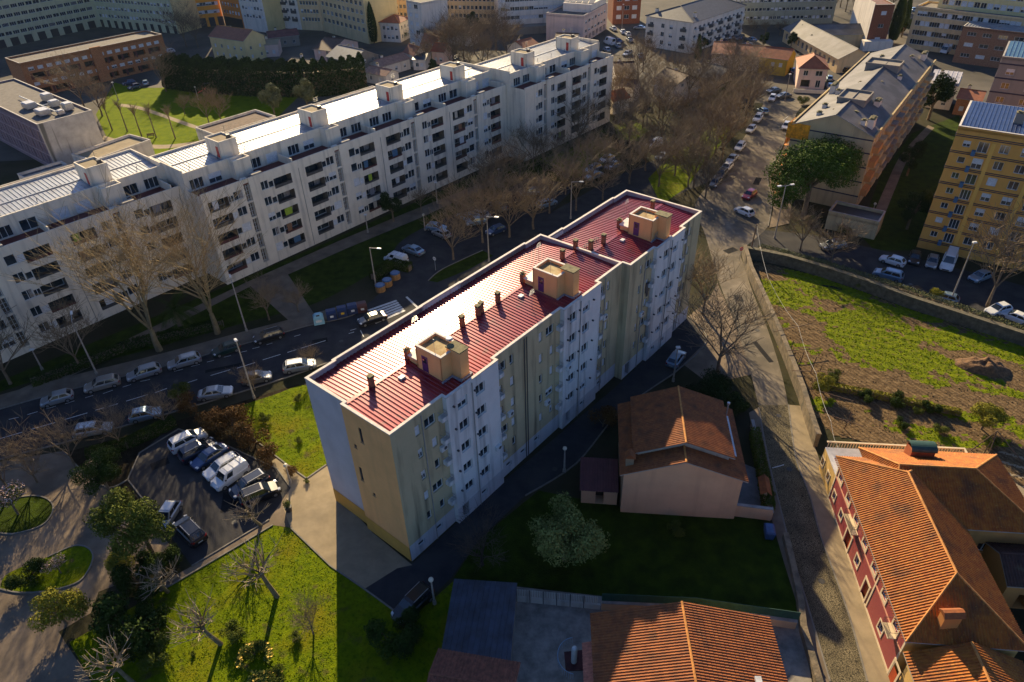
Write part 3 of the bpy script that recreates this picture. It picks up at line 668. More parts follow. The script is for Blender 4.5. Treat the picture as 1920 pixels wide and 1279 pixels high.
M_ppl = mat('purple_door', (.10, .025, .12), .5, .1, 3); M_cmtop = mat('ochre_stained_screed', (.42, .33, .16), .85, .3, 1.2, col2=(.22, .14, .05)); M_bkch = mat('chimney_clay', (.26, .10, .05), .9, .3, 6); M_meta = mat('pale_metal_cap', (.5, .5, .5), .45, .15, 3)
for bi_, (u, v) in enumerate(((8.55, 1.8), (27.15, 1.85), (45.4, .38))):
    f = MB(); rail(f, [(u+.1, v+.1), (u+2.75, v+.1), (u+2.75, v+3.4), (u+.1, v+3.4)], .2, 16.95, 20.0, 0, True); b_ = f.build('stair_house', W_pea, AB)
    LOCAL.add(b_.name)
    f = MB(); rail(f, [(u+.1, v+.1), (u+2.75, v+.1), (u+2.75, v+3.4), (u+.1, v+3.4)], .26, 20.006, 20.07, 0, True); f.build('rim', M_cop, b_)
    MB().box(u+.2, u+2.65, v+.2, v+3.3, 19.5, 19.72).build('roof_screed', M_cmtop, b_)
    MB().box(u-.04, u+.01, v+1.9, v+2.7, 17.35, 19.2).build('door', M_ppl, b_); MB().box(u-.045, u-.035, v+2.05, v+2.55, 18.4, 19.0).build('door_glass', M_glass, b_)
    MB().tube((u+.6, v+1.4, 19.7), (u+.6, v+1.4, 21.3), .025, n=5).build('aerial', M_steel, b_)
    f = MB(); f.box(u+1.35, u+2.5, v-1.2, v+.55, 16.9, 20.3, 0); f.box(u+1.27, u+2.58, v-1.28, v+.63, 20.305, 20.42, 1); f.build('stack', [W_pea, M_capm], AB)
    f = MB(); f.box(u+.25, u+1.9, v+3.6, v+4.85, 17.0, 18.0, 0); f.hexa([(u+.1, v+3.52, 18.0), (u+2.0, v+3.52, 18.0), (u+2.0, v+4.95, 18.0), (u+.1, v+4.95, 18.0), (u+.1, v+3.52, 18.1), (u+2.0, v+3.52, 18.35), (u+2.0, v+4.95, 18.35), (u+.1, v+4.95, 18.1)], 1); f.build('low_annexe', [W_pea, M_meta], AB)
    f = MB(); rail(f, [(u-.12, v-.1), (u+1.2, v-.1), (u+1.2, v-1.3), (u+2.7, v-1.3), (u+2.7, v+3.6)], .16, 17.05, 17.28, 0); f.build('flashing', W_prp, AB)
dish = MB().sphere((8.55+2.1, 2.6, 20.75), .38, 10, sz=.35).tube((10.65, 2.6, 19.7), (10.65, 2.6, 20.7), .03, n=5).build('satellite_dish', M_steel, AB)
for u, v in ((3.8, 6.7), (16.6, 6.7), (19.15, 6.7), (19.85, 6.85), (22.5, 6.7), (34.8, 6.7), (37.85, 6.9), (38.9, 5.3), (41.2, 4.9), (53.6, 5.0)):
    f = MB(); f.tube((u, v, 17.1), (u, v, 18.25), .34, .30, 8, 0); f.tube((u, v, 18.25), (u, v, 18.42), .36, .36, 8, 0)
    for k in range(4): f.box(u-.25+.17*k, u-.2+.17*k, v-.22, v+.22, 18.42, 18.55, 1)
    f.box(u-.3, u+.3, v-.28, v+.28, 18.551, 18.62, 1); f.build('chimney', [M_bkch, M_capm], AB)
for u, v in ((9.0, 7.15), (27.6, 7.2), (46.2, 5.7)): chimney(AB, u, v, 17.0, .5, .5, 1.35, M_bkch)
for u, v in ((6.4, 5.3), (24.9, 5.3), (43.2, 3.3)): MB().box(u-.3, u+.3, v-.25, v+.25, 17.25, 17.5).build('skylight', M_meta, AB)
f = MB()
for t in (0, .35): f.box(38.6, 42.0, 6.0+t, 6.04+t, 17.42, 17.46)
for k in range(12): f.box(38.7+k*.28, 38.73+k*.28, 6.04, 6.35, 17.425, 17.455)
f.build('ladder', M_dframe, AB)
f = MB()
for k in range(6): f.box(45.95+k*.28, 46.0+k*.28, .22, .24, 17.2, 18.1)
for z in (17.25, 17.5, 17.8, 18.1): f.box(45.9, 47.5, .215, .245, z, z+.03)
f.build('stacked_frames', M_steel, AB)

for u, v, z in ((5.9, -.0, 11.3), (16.0, 0, 8.6), (22.7, 0, 5.6), (13.2, -.55, 6.0), (34.3, 0, 11.4), (41.5, -1.15, 8.5), (26.0, -.55, 9.0)):
    q = MB(); q.box(u-.4, u+.4, v-.34, v-.02, z, z+.6); q.tube((u+.12, v-.345, z+.3), (u+.12, v-.35, z+.3), .22, n=10, mi=1); q.build('air_conditioner', [M_frame, M_dframe], AB)
for u, v in ((12.5, 9.5), (24.0, 3.0), (33.0, 9.0), (50.0, 7.0)):
    q = MB(); q.tube((u, v, 17.0), (u, v, 19.6), .025, n=5)
    for k in range(5): q.box(u-.5+.04*k, u+.5-.04*k, v-.01, v+.01, 19.0+.12*k, 19.02+.12*k)
    q.build('aerial', M_steel, AB)
q = MB(); q.box(42.1, 42.9, -1.28, -1.2, 11.6, 13.0); q.box(42.35, 42.75, -1.3, -1.22, 11.0, 11.6); q.build('hanging_laundry', M_dframe, AB)
# ================================================================ WHITE STEPPED TERRACE
W_t = wallmat('cream_white_render', (.76, .68, .54), (.11, .095, .07), .5)
M_terr = mat('red_terrace_floor', (.13, .03, .025), .8, .2, 1); M_rail = mat('maroon_rail', (.10, .03, .03), .7, .25, 4); M_rdoor = mat('red_door', (.42, .02, .015), .5, .1, 3)
M_awn = {k: mat(k, c, .8, .1, 3) for k, c in {'lime_blind': (.30, .42, .03), 'blue_cloth': (.06, .14, .24), 'violet_cloth': (.30, .26, .36), 'white_sheet': (.6, .6, .6), 'brown_towel': (.25, .12, .06), 'grey_cloth': (.2, .2, .22), 'dark_cloth': (.04, .04, .06), 'cream_sheet': (.5, .44, .34)}.items()}
SK = [-91.5, -73.15, -54.8, -36.45, -18.1, .25, 18.6, 36.3, 53.4, 70.0, 86.5]
O2 = at(651.7, 431); A2 = R(48.4)
Rq = random.Random(11)
def terrace(s0, s1, no, label, zt=0.):
    P = O2+Vector((cos(A2), sin(A2), 0))*s0+Vector((-sin(A2), cos(A2), 0))*no; P.z = 0
    T = thing('terrace_block', label, 'apartment block', P, A2, 'stepped white apartment blocks', True); L = s1-s0
    RH = 18.2+zt; TT = 16.1+zt
    rows = [12.95-2.82*i+zt for i in range(5)]
    holes = []; wins = []; logs = []; strips = []
    for i in range(len(SK)-1):
        a, k = SK[i], (SK[i+1]-SK[i])/18.35
        def put_(u0, u1, typ):
            u0, u1 = a+u0*k-s0, a+u1*k-s0
            if u0 < .4 or u1 > L-.2: return
            for z in rows:
                if z < .6: continue
                if typ == 'w': holes.append((u0, u1, z+.25, z+1.75, .18)); wins.append((u0, u1, z+.25, z+1.75))
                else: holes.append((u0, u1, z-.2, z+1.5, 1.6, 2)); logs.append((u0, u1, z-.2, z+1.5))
        put_(3.0, 4.4, 'w'); put_(4.42, 5.4, 'n') if False else None
        put_(5.45, 8.9, 'l'); put_(11.8, 15.3, 'l'); put_(16.3, 17.95, 'w')
        # narrow light beside each loggia
        for u0, u1 in ((4.45, 5.42), (15.33, 16.27)):
            u0, u1 = a+u0*k-s0, a+u1*k-s0
            if u0 > .4 and u1 < L-.2:
                for z in rows: holes.append((u0, u1, z+.25, z+1.35, .18)); wins.append((u0, u1, z+.25, z+1.35))
        u0 = a-s0
        if .3 < u0 < L-1.3: holes.append((u0, u0+1.05, 1.0, TT-.02, .9, True)); strips.append(u0)
    f = MB(); facade(f, (0, 0), 0, L, 0, TT, holes, 0, 0, 1); f.build('facade', [W_t, mat('loggia_shade_brown', (.16, .13, .10), .9, .3, 1)], T)  # loggia insides darkened in colour for their shade and curtains
    for (a, b, z0, z1) in wins:
        w = b-a; addwin(T, Vector(((a+b)/2, .1, (z0+z1)/2)), 0, w, z1-z0, Rq.choice('ddbdcdsh') if w > 1.1 else Rq.choice('bdsds'), None, False)
    for (a, b, z0, z1) in logs:
        addwin(T, Vector(((a+b)/2, 1.5, (z0+z1)/2)), 0, b-a-.04, z1-z0-.02, Rq.choice('ttccd'), Rq.choice([M_dframe, M_dframe, M_frame]), False, 'balcony_door')
        q = MB(); q.box(a+.02, b-.02, -.05, .03, z0-.03, z0+Rq.choice((.3, .38, .5))); q.build('balcony_rail', Rq.choice([M_rail, M_dframe, M_dframe, M_dframe]), T)
        if Rq.random() < .4:
            c = MB(); x = a+Rq.uniform(.2, 1.6); n = Rq.choice(list(M_awn)); c.box(x, x+Rq.uniform(.7, 1.5), .06, .1, z0+.25, z1-.1); c.build('hanging_cloth', M_awn[n], T)
    for u0 in strips:
        g_ = MB()
        for x in (u0+.06, u0+.5, u0+.94): g_.box(x-.035, x+.035, .32, .4, 1.2, TT)
        for z in [1.2+.71*i for i in range(21)]: g_.box(u0+.02, u0+1.03, .34, .38, z, z+.05)
        for z in rows: g_.box(u0+.01, u0+1.04, .1, .5, z-1.0, z-.65, 1)
        g_.build('stair_glazing', [M_frame, W_t], T)
    # grooves with drainpipes
    for i in range(len(SK)-1):
        u = SK[i]+10.5-s0
        if .5 < u < L-.5: MB().tube((u, -.06, 0), (u, -.06, TT-1.3), .05, n=5).build('drainpipe', M_conc, T)
    e = MB(); e.box(0, L, .005, .2, TT-.01, TT+.001); facade(e, (L, .2), pi, L, 15.3+zt, TT); e.build('terrace_parapet', W_t, T)
    # end walls
    pw = 4.2
    e = MB(); facade(e, (0, 14.6), -pi/2, 14.6-pw, 0, RH+.3); facade(e, (L, pw), pi/2, 14.6-pw, 0, RH+.3); facade(e, (0, pw), -pi/2, pw, 0, TT-.3); facade(e, (L, 0), pi/2, pw, 0, TT-.3); facade(e, (L, 14.6), pi, L, 0, RH+.3, [(u, u+1.6, z, z+1.3, .3, True) for z in rows for u in [2+3.6*j for j in range(int((L-4)/3.6))]]); e.build('end_wall', [W_t], T)
    MB().box(.02, L-.02, .2, pw, 15.1+zt, 15.3+zt).build('terrace_floor', M_terr, T)
    # penthouse front with windows
    hs = []; 
    for i in range(len(SK)-1):
        for u in (5.2, 8.6, 13.0, 16.2):
            x = SK[i]+u-s0
            if x > 1.4 and x < L-1.6: hs.append((x-1.15, x+1.15, 15.45+zt, 17.15+zt, .18))
    f = MB(); facade(f, (0, pw), 0, L, 15.3+zt, RH+.3, hs); f.build('penthouse_wall', W_t, T)
    for h in hs: addwin(T, Vector(((h[0]+h[1])/2, pw+.1, (h[2]+h[3])/2)), 0, 2.3, 1.7, Rq.choice('tdtbh'), None, False)
    # roof, slopes a little to the front
    ribbed([(.3, pw+.25, RH-.25), (L-.3, pw+.25, RH-.25), (L-.3, 14.4, RH+.42), (.3, 14.4, RH+.42)], 0, 0, .62, .07, 'roof', M_zinc, T, 'seam')
    f = MB(); rail(f, [(.12, pw+.12), (L-.12, pw+.12)], .22, RH-.6, RH+.3); rail(f, [(L-.12, pw+.3), (L-.12, 14.48), (.12, 14.48), (.12, pw+.3)], .22, RH-.6, RH+.72); f.build('parapet', W_t, T)
    f = MB(); f.hexa([(.3, 9.3, RH+.09), (L-.3, 9.3, RH+.09), (L-.3, 9.5, RH+.1), (.3, 9.5, RH+.1), (.3, 9.3, RH+.2), (L-.3, 9.3, RH+.2), (L-.3, 9.5, RH+.21), (.3, 9.5, RH+.21)]); f.build('roof_joint', M_zinc, T)
    for i in range(len(SK)-1):
        u = SK[i]+.5-s0
        if not (0 < u < L-2.5): continue
        f = MB(); rail(f, [(u+.1, 5.7), (u+3.1, 5.7), (u+3.1, 9.8), (u+.1, 9.8)], .2, RH-.4, RH+2.75, 0, True); f.box(u+.2, u+3.0, 5.8, 9.7, RH+2.3, RH+2.5, 1)
        sh = f.build('stair_house', [W_t, M_walk], T); LOCAL.add(sh.name)
        MB().box(u-.05, u+.02, 6.15, 6.85, RH+.05, RH+1.85).build('door', M_rdoor, sh)
        f = MB(); f.tube((u+2.4, 7.2, RH+2.4), (u+2.4, 7.2, RH+4.6), .03, n=5)
        for z in (3.9, 4.2, 4.5): f.box(u+1.9, u+2.9, 7.18, 7.22, RH+z, RH+z+.03)
        f.box(u+2.3, u+2.9, 6.6, 7.1, RH+2.5, RH+3.1, 0); f.build('aerial', M_dframe, sh)
        f = MB(); f.box(u, u+3.1, 2.4, pw-.002, 15.3+zt, RH-.1); rail(f, [(u+.1, pw), (u+.1, 2.5), (u+3.0, 2.5), (u+3.0, pw)], .2, RH-.1, RH+.3); f.build('stair_bay', W_t, T)
        if u > 1: MB().box(u+1.4, u+3.2, .0, 1.0, TT, TT+.28).build('pier_cap', M_conc, T)
        for x in (u+9.2,):
            if x < L-.5: MB().box(x-.1, x+.1, .2, pw, 15.3+zt, 16.6+zt).build('terrace_divider', W_t, T)
    for i in range(int(L/5)):
        x = 2.5+5*i; MB().tube((x, 6.6, RH-.1), (x+.1, 6.6, RH+.55), .05, n=5).build('roof_vent', M_dframe, T)
    if no > 3:
        for x in (L-30.5,): MB().box(x-.35, x+.35, 4.5, 5.4, RH-.3, RH+1.6).build('chimney', W_t, T)
    return T
terrace(-96, -25.4, 6.2, 'leftmost of the stepped white blocks, behind two tall bare plane trees')
terrace(-25.4, 46.9, 0, 'long middle section of the stepped white blocks, with four stair houses on its roof')
terrace(46.9, 80.5, -5.2, 'far right section of the stepped white apartment blocks, with a broad blank end wall')
# ================================================================ FAR AND SIDE BUILDINGS
def rect3(FL, FR, BL, h):
    a, b, c = at(*FL, h), at(*FR, h), at(*BL, h); an = dirang(a, b); L = (b-a).to_2d().length
    n = Vector((-sin(an), cos(an))); return a, an, L, max(3., (c-a).to_2d().dot(n))
def bld(name, label, cat, o, ang, L, D, h, wm, faces=None, roof='flat', rm=None, rise=2.5, par=.5, group=None, sub=False, fr=None, axis='x', hip=(0, 0), tile=None, ov=.4, cop=None):
    T = thing(name, label, cat, (o[0], o[1], 0), ang, group, True)
    wall_faces(T, L, D, h, faces or {}, wm, wins_sub=sub, fr=fr)
    if roof == 'flat': flat_roof(T, L, D, h, wm, rm or M_gravel, par, cop=cop)
    else: gable_roof(T, L, D, h, rise, rm or M_tilef, wm, ov, axis, hipl=hip[0], hipr=hip[1], tile=tile)
    return T
def vents(T, pts, z, m=None, w=.8, d=.7, h=1.2, name='chimney'):
    for (x, y) in pts: chimney(T, x, y, z, w, d, h, m or M_white, name=name)
def bands(T, L, D, zs, m, faces='FRL', hh=.22):
    for z in zs:
        f = MB()
        if 'F' in faces: f.box(-.06, L+.06, -.07, -.002, z, z+hh)
        if 'R' in faces: f.box(L+.002, L+.07, -.002, D, z, z+hh)
        if 'L' in faces: f.box(-.07, -.002, -.002, D, z, z+hh)
        f.build('band', m, T)
W_tan = wallmat('tan_render', (.50, .38, .21), amt=.35); W_och = wallmat('ochre_render', (.70, .35, .08), amt=.15); W_pil = wallmat('yellow_pilaster', (.80, .45, .10), amt=.1)
W_gry = wallmat('grey_render', (.27, .24, .20), amt=.3); W_grn = wallmat('shade_green_render', (.52, .52, .33), amt=.25); W_cry = wallmat('cream_yellow_render', (.72, .58, .28), amt=.15)  # W_grn: yellow facades tinted green to carry their shade
W_brk = brickmat('orange_brick', (.48, .22, .10), (.6, .5, .4)); W_brk2 = brickmat('red_brick', (.30, .11, .06), (.6, .5, .45)); W_brn = brickmat('brown_brick', (.38, .20, .12), (.6, .5, .45))
W_org = wallmat('orange_tile_cladding', (.80, .34, .05), amt=.2); W_org2 = wallmat('rust_orange_cladding', (.65, .24, .06), amt=.2); W_bei = wallmat('beige_render', (.66, .49, .27), amt=.3)
W_off = wallmat('off_white_render', (.74, .67, .57), amt=.3); W_pnk = wallmat('pale_pink_render', (.70, .52, .44), amt=.25); W_yl = wallmat('mustard_render', (.50, .36, .06), amt=.3); W_yl2 = wallmat('sun_bright_yellow', (.75, .38, .02), amt=.1)
W_ccn = mat('streaked_concrete', (.42, .40, .37), .9, .15, .5); layer(W_ccn, (.08, .08, .07), .8, .56, .66, (1, 1, .05), .85)
M_bnd = mat('dark_band', (.03, .025, .05), .8, .2, 2)
# ---- long slate-roofed block beside the avenue
o = Vector((66.0, 121.1)); SA = R(53.7); L, D, h = 59.3, 14.4, 14.3
fc = {'F': [(u, z, 1.5, 1.4, 'dh'[int(u) % 2]) for z in (1.6, 4.4, 7.2, 10.0, 12.7) for u in [1.6+3.2*i for i in range(18)]], 'B': [(u, z, 1.4, 1.3, 'd') for z in (1.6, 4.4, 7.2, 10.0, 12.7) for u in [2+4*i for i in range(14)]],
      'L': [(6.3, 11.0, 1.3, 1.0, 's')]}
SB = bld('slate_roofed_block', 'long tan block with a grey sheet roof full of chimneys, orange net at its corner', 'apartment block', o, SA, L, D, h, W_tan, fc, 'gable', M_slate, 2.9, ov=.15)
bands(SB, L, D, [2.9, 5.7, 8.5, 11.2, 13.6], M_bnd, 'L')
for i in range(6):
    x0 = 1.0+i*9.8; c_ = wallmat('dull_orange_render', (.50, .25, .09), amt=.3) if i < 1 else (W_tan if i % 2 else W_gry)
    for z in (2.9, 5.7, 8.5, 11.2): MB().box(x0, x0+3.4, -1.1, -.002, z, z+1.1).build('balcony', c_, SB); MB().box(x0+4.9, x0+8.0, -1.0, -.002, z, z+1.0).build('balcony', W_gry if i % 2 else W_tan, SB)
f = MB(); f.box(0, L, -.25, .05, h+.05, h+.5); f.box(0, L, D-.05, D+.25, h+.05, h+.5); f.build('parapet', mat('gilt_lichen_coping', (.42, .31, .14), .8, .3, 2), SB)
f = MB(); f.box(12, 15, D-4.5, D+.01, h-.1, h+.4)
for x, y, w, d, hh in ((9.5, 4.6, 6.4, 5.0, 1.9), (37, 4.2, 5.0, 6.6, 2.0)):
    q = MB(); q.box(x, x+w, y, y+d, h+.4, h+2.7+hh-1.6); rail(q, [(x, y), (x+w, y), (x+w, y+d), (x, y+d)], .2, h+2.7+hh-1.6, h+3.1+hh-1.6, 0, True); q.build('roof_house', W_gry, SB)
vents(SB, [(2.2, 2.8), (2.8, 10.8), (5, 8.8), (6, 5.2), (8, 11.2), (17.5, 9.6), (18.5, 11.5), (20.5, 7.5), (26, 9.0), (28, 5.5), (33, 8.5), (35, 3.2), (44, 9), (46, 5), (50, 10), (53, 4.2), (55, 8)], h+.6, W_off, .9, .8, 1.5)
for x, y, w in ((3.4, 1.6, 2.2), (21.5, 13.0, 3.0), (14.8, 3.2, 2.2), (56.5, 2.2, 3.0)): chimney(SB, x, y, h+.2, w, 1.0, 2.1, W_off)
nf = MB(); nf.box(-.12, -.09, D-3.2, D+.9, 11.7, h+.3); nf.box(-.12, 3.4, D+.55, D+.6, 10.4, h+.3); nf.build('safety_net', mat('orange_net', (.85, .30, .01), .8, .3, 2), SB)
pf = MB()
for z in range(0, 14, 2): pf.box(-.1, .9, D+.25, D+.9, z+.1, z+.14)
for y in (.28, .88):
    for x in (-.08, .86): pf.tube((x, D+y, 0), (x, D+y, 14), .03, n=4)
pf.build('scaffold_tower', mat('orange_pole', (.6, .22, .02), .7, .2, 3), SB)
# low annexe in front of its gable
a_ = at(1560, 372, 3); bld('flat_annexe', 'low flat-roofed tan annexe in front of the gable of the slate-roofed block', 'annexe', at(1553, 400, 3), SA-pi/2, 8.5, 5, 3, W_tan, {}, 'flat', M_dark)
# ---- ochre block on the right
o = Vector((70.8, 106.5)); L, D, h = 30, 14.5, 21.0; OA = R(-35.2); ws = []
for i in range(8):
    z = 18.72-2.62*i
    if z < 1.5: continue
    for b0 in (0, 18.5):
        for (u, w, hh, s) in ((1.87, 1.05, 1.0, 'dhdsbdd'), (4.15, 1.45, 1.7, 'tdttdth'), (7.0, 1.3, 1.35, 'dhdhbdh'), (9.9, 1.4, 1.35, 'dhhddbd'), (12.9, 1.4, 1.6, 'tdhdtdh'), (15.6, 1.1, 1.1, 'dhsdbd')):
            if b0+u < 29.3: ws.append((b0+u, z if hh < 1.5 else z-.2, w, hh, s[(i*2+int(u)) % len(s)]))
OB = bld('ochre_tower_block', 'ochre apartment block with dark blue floor bands and a blue ribbed roof', 'apartment block', o, OA, L, D, h, W_och, {'F': ws, 'L': gw(D, 3, 7, 3, 2.62, 1.2, 1.2, 'dhb', 1)}, 'flat', M_blue, par=.25, sub=True, cop=M_cop)
bands(OB, L, D, [19.98-2.62*i for i in range(8)], M_bnd, 'FL', .12); bands(OB, L, D, [19.72-2.62*i for i in range(8)], M_bnd, 'FL', .12)
for u in (5.42, 11.4, 17.3, 23.9): MB().box(u-.28, u+.28, -.12, -.002, 2.0, 19.4).build('pilaster', W_pil, OB)
for i in range(7):
    for u in (3.15, 21.6): MB().box(u-.28, u+.28, -.75, -.075, 17.2-2.62*i, 18.0-2.62*i).build('window_box', M_awn['blue_cloth'], OB)
ribbed([(.3, .3, h+.05), (L-.3, .3, h+.05), (L-.3, D-.3, h+.4), (.3, D-.3, h+.4)], 0, 0, .55, .1, 'roof_sheet', mat('blue_rib_sheet', (.025, .05, .14), .4, .2, 1, metal=.2), OB, 'seam')
vents(OB, [(7.5, 6), (10.5, 5), (13.5, 8.5), (14.8, 10.5)], h+.2, W_gry, 1.3, 1.1, 1.6)
# ---- grey block behind it
o3, a3, L3, D3 = rect3((1879, 108), (1935, 118), (1897, 75), 22); L3 = 26; a3 = OA
GB = bld('grey_tower_block', 'tall grey apartment block with a teal ribbed roof behind the ochre block', 'apartment block', o3, a3, L3, 14, 22, W_gry, {'F': [(u, 19.5-2.7*i, 1.4, 1.2, 'dbhd'[(i+int(u)) % 4]) for i in range(7) for u in (2.2, 6.2, 9.5, 13, 17, 21)]}, 'flat', M_blue2, par=.2)
bands(GB, L3, 14, [20.8-2.7*i for i in range(8)], M_bnd, 'FL', .25)
ribbed([(.3, .3, 22.05), (L3-.3, .3, 22.05), (L3-.3, 13.7, 22.4), (.3, 13.7, 22.4)], 0, 0, .7, .14, 'roof_sheet', mat('teal_rib_sheet', (.06, .14, .20), .4, .2, 1, metal=.2), GB, 'seam')
# ---- left background
def base2(pl, pr, D, h, **k):
    a, b = at(*pl), at(*pr); return a, dirang(a, b), (b-a).to_2d().length
def row(name, label, cat, pl, pr, D, h, wm, n, rows, w=1.4, hh=1.4, sts='dbhcd', z0=4.4, dz=2.9, extra=None, seed=1, **kw):
    a, an, L = base2(pl, pr, D, h); fcs = {'F': gw(L, n, rows, z0, dz, w, hh, sts, .8, seed=seed)}
    if extra: fcs.update(extra)
    return bld(name, label, cat, a, an, L, D, h, wm, fcs, **kw), L
G_L = 'far apartment rows'
T, L = row('apartment_row', 'apartment wing tinted green for shade, with a yellow end wall, at the top left', 'apartment block', (190, 50), (336, 64), 13, 30, W_grn, 24, 9, 1.3, 1.2, 'ddbhd', extra={'R': [(6.5, z, 1.0, 1.0, 's') for z in (5, 8, 11, 14, 17, 20, 23)]}, seed=2)
MB().box(L+.003, L+.05, 0, 13, 0, 30).box(L+.0, L+.05, 0, .1, 0, 30).build('end_cladding', W_cry, T)
for i in range(11): MB().box(.6+i*4.1, 2.2+i*4.1, -.08, -.002, 0, 2.8).build('shop_front', M_dark, T)
T, L = row('apartment_row', 'apartment wing tinted green for shade with groups of dark balconies at the top left corner', 'apartment block', (-120, 118), (190, 50), 13, 27, W_grn, 22, 8, 2.4, 1.3, 'tdqtt', seed=3)
for i in range(14): MB().box(1+i*5.2, 4+i*5.2, -.1, -.002, 0, 2.8).build('shop_front', M_dark, T)
o, an, L, D = rect3((37, 122), (304, 67), (0, 113), 9.5); D = 11
br = {'F': gw(L, 16, 1, 7.9, 1, 1.6, 1.0, 'bbhb', 1.2, seed=5)+gw(L, 8, 1, 5.9, 1, 3.9, 1.5, 'o', 1.2, seed=5)+gw(L, 16, 1, 3.6, 1, 1.6, 1.0, 'bbhb', 1.2, seed=6)+gw(L, 8, 1, 1.4, 1, 3.9, 1.5, 'o', 1.2, seed=5)}
T = bld('brick_apartment_block', 'long low orange brick block with two bands of recessed balconies and a flat grey roof', 'apartment block', o, an, L, D, 9.5, W_brk, br, 'flat', M_gravel, par=.45, cop=M_conc)
MB().box(L*.46, L*.46+3.2, -.6, -.01, 0, 10.3).build('stair_tower', W_brk, T)
for i in range(9): MB().box(1.6+i*(L-3)/9, 2.3+i*(L-3)/9, -.05, .0, 4.9, 6.6).build('balcony_divider', M_rail, T); MB().box(1.6+i*(L-3)/9, 2.3+i*(L-3)/9, -.05, 0, .3, 2.1).build('balcony_divider', M_rail, T)
# institution with roof machinery
IA = R(-41); o = Vector((-103.3, 154.7))-Vector((cos(IA), sin(IA)))*46; L, D, h = 46, 12.0, 10.6
hs = []
for i in range(22):
    for z in (2.4, 5.2, 8.0): hs.append((1.2+2.05*i, z, .75 if (i+int(z)) % 2 else .5, 2.3, 's'))
T = bld('institution_building', 'long flat-roofed building with a rain-streaked concrete end wall and machinery on its dark roof', 'building', o, IA, L, D, h, wallmat('mauve_panels', (.26, .18, .20), amt=.3), {'F': hs}, 'flat', M_gravel, par=.35, fr=M_dframe, cop=M_white)
MB().box(L+.004, L+.09, -.02, D+.02, 0, h+.36).build('end_wall', W_ccn, T)
for z in (1.0, 3.8, 6.6, 9.4): MB().box(0, L, -.12, -.002, z-.1, z+.1).build('band', wallmat('pink_string_course', (.42, .30, .30)), T)
for x, y, w, d, hh in ((37, 3, 3.4, 2.4, 1.2), (33.5, 7.5, 2.0, 2.0, 1.4), (38.8, 8.4, 2.4, 1.8, 1.6), (29.0, 3.2, 3.2, 2.4, 1.3), (26.5, 8.5, 2.6, 2, 1.6), (41.6, 6.0, 1.4, 1.4, 1.0)):
    f = MB(); f.box(x, x+w, y, y+d, h+.25, h+hh, 0); f.box(x+.2, x+w-.2, y+.2, y+d-.2, h+hh+.002, h+hh+.18, 1); f.box(x-.6, x-.002, y+d*.3, y+d*.6, h+.3, h+hh*.7, 1); f.build('roof_unit', [M_steel, M_meta], T)
f = MB(); f.tube((20, 6, h+.6), (43, 6.3, h+.6), .12, n=6); f.tube((33, 6.2, h+.6), (33, 8, h+.6), .1, n=6); f.build('roof_pipe', M_steel, T)
an = R(48.7)-pi/2
def annex(label, pl, zz, L, D, rm, ang=an, h=None):
    h = zz; p = at(*pl, zz); return bld('flat_roofed_annexe', label, 'annexe', p, ang, L, D, h, W_off, {'F': gw(L, 3, 1, 2.2, 1, 1.2, 1.2, 'db', 1)}, 'flat', rm, par=.5, group=None, cop=M_white)
annex('flat annexe with a brown gravel roof beside the park', (367, 243), 5, 9, 16.5, mat('brown_gravel', (.13, .085, .06), .95, .25, 1.5))
annex('small flat annexe with a brown roof next to the end of the tall hedge', (586, 200), 5, 7, 20, MATS['brown_gravel'])
annex('low annexe with a sand coloured roof in front of the streaked concrete wall', (135, 293), 4.2, 8, 14.5, M_walk, R(-33))
annex('low strip annexe with a tan roof at the left behind the white terrace', (-60, 372), 4, 5, 22, M_walk, R(48.7)-pi/2)
annex('small blue-roofed shed at the left behind the white terrace', (34, 330), 3.4, 3.6, 9, M_blue2, R(-41))
# far top row
T, L = row('apartment_row', 'yellow-orange tiled apartment house in the far row', 'apartment block', (376, 52), (422, 47), 13, 30, W_org, 7, 9, 1.3, 1.3, 'bddhb', z0=5.5, seed=8, group=G_L)
for i in range(5): MB().box(.5+i*3.4, 2.8+i*3.4, -.08, -.002, 0, 3.4).build('shop_front', M_dark, T)
T, L = row('apartment_row', 'rust-orange tiled apartment house in the far row beside the yellow-orange one', 'apartment block', (423, 47.5), (459, 55), 13, 30, W_org2, 6, 9, 1.3, 1.3, 'bddhb', z0=5.5, seed=9, group=G_L)
MB().box(.5, L-.5, -.08, -.002, 0, 3.6).build('shop_front', M_dark, T)
T, L = row('apartment_row', 'white apartment house with small windows in the far row', 'apartment block', (460, 56), (504, 62), 14, 29, W_off, 7, 9, 1.3, 1.2, 'ddbh', z0=5.5, seed=10, group=G_L)
MB().box(L+.003, L+.05, 0, 14, 0, 29).build('end_cladding', W_cry, T)
T, L = row('apartment_row', 'white apartment house with dark balconies in the far row', 'apartment block', (533, 53), (566, 56), 12, 29, W_off, 4, 9, 1.2, 1.3, 'd', z0=4, seed=11, group=G_L)
for j in range(9):
    for u in (.25, .75): MB().box(L*u-1.1, L*u+1.1, -.7, -.002, 3.0+2.9*j, 4.0+2.9*j).build('balcony', M_dframe, T)
T, L = row('apartment_row', 'tan apartment house with paired windows in the far row', 'apartment block', (567, 56), (607, 58), 12, 28, W_bei, 6, 8, 1.1, 1.4, 'ddhd', z0=4, seed=12, group=G_L)
T, L = row('apartment_row', 'tan apartment house with recessed corner loggias and a tall pale yellow end wall', 'apartment block', (608, 59), (692, 83), 14, 26, W_bei, 10, 8, 1.9, 1.5, 'ddtq', z0=4.5, seed=13, group=G_L)
MB().box(L+.003, L+.06, 0, 14, 0, 26).build('end_cladding', W_cry, T)
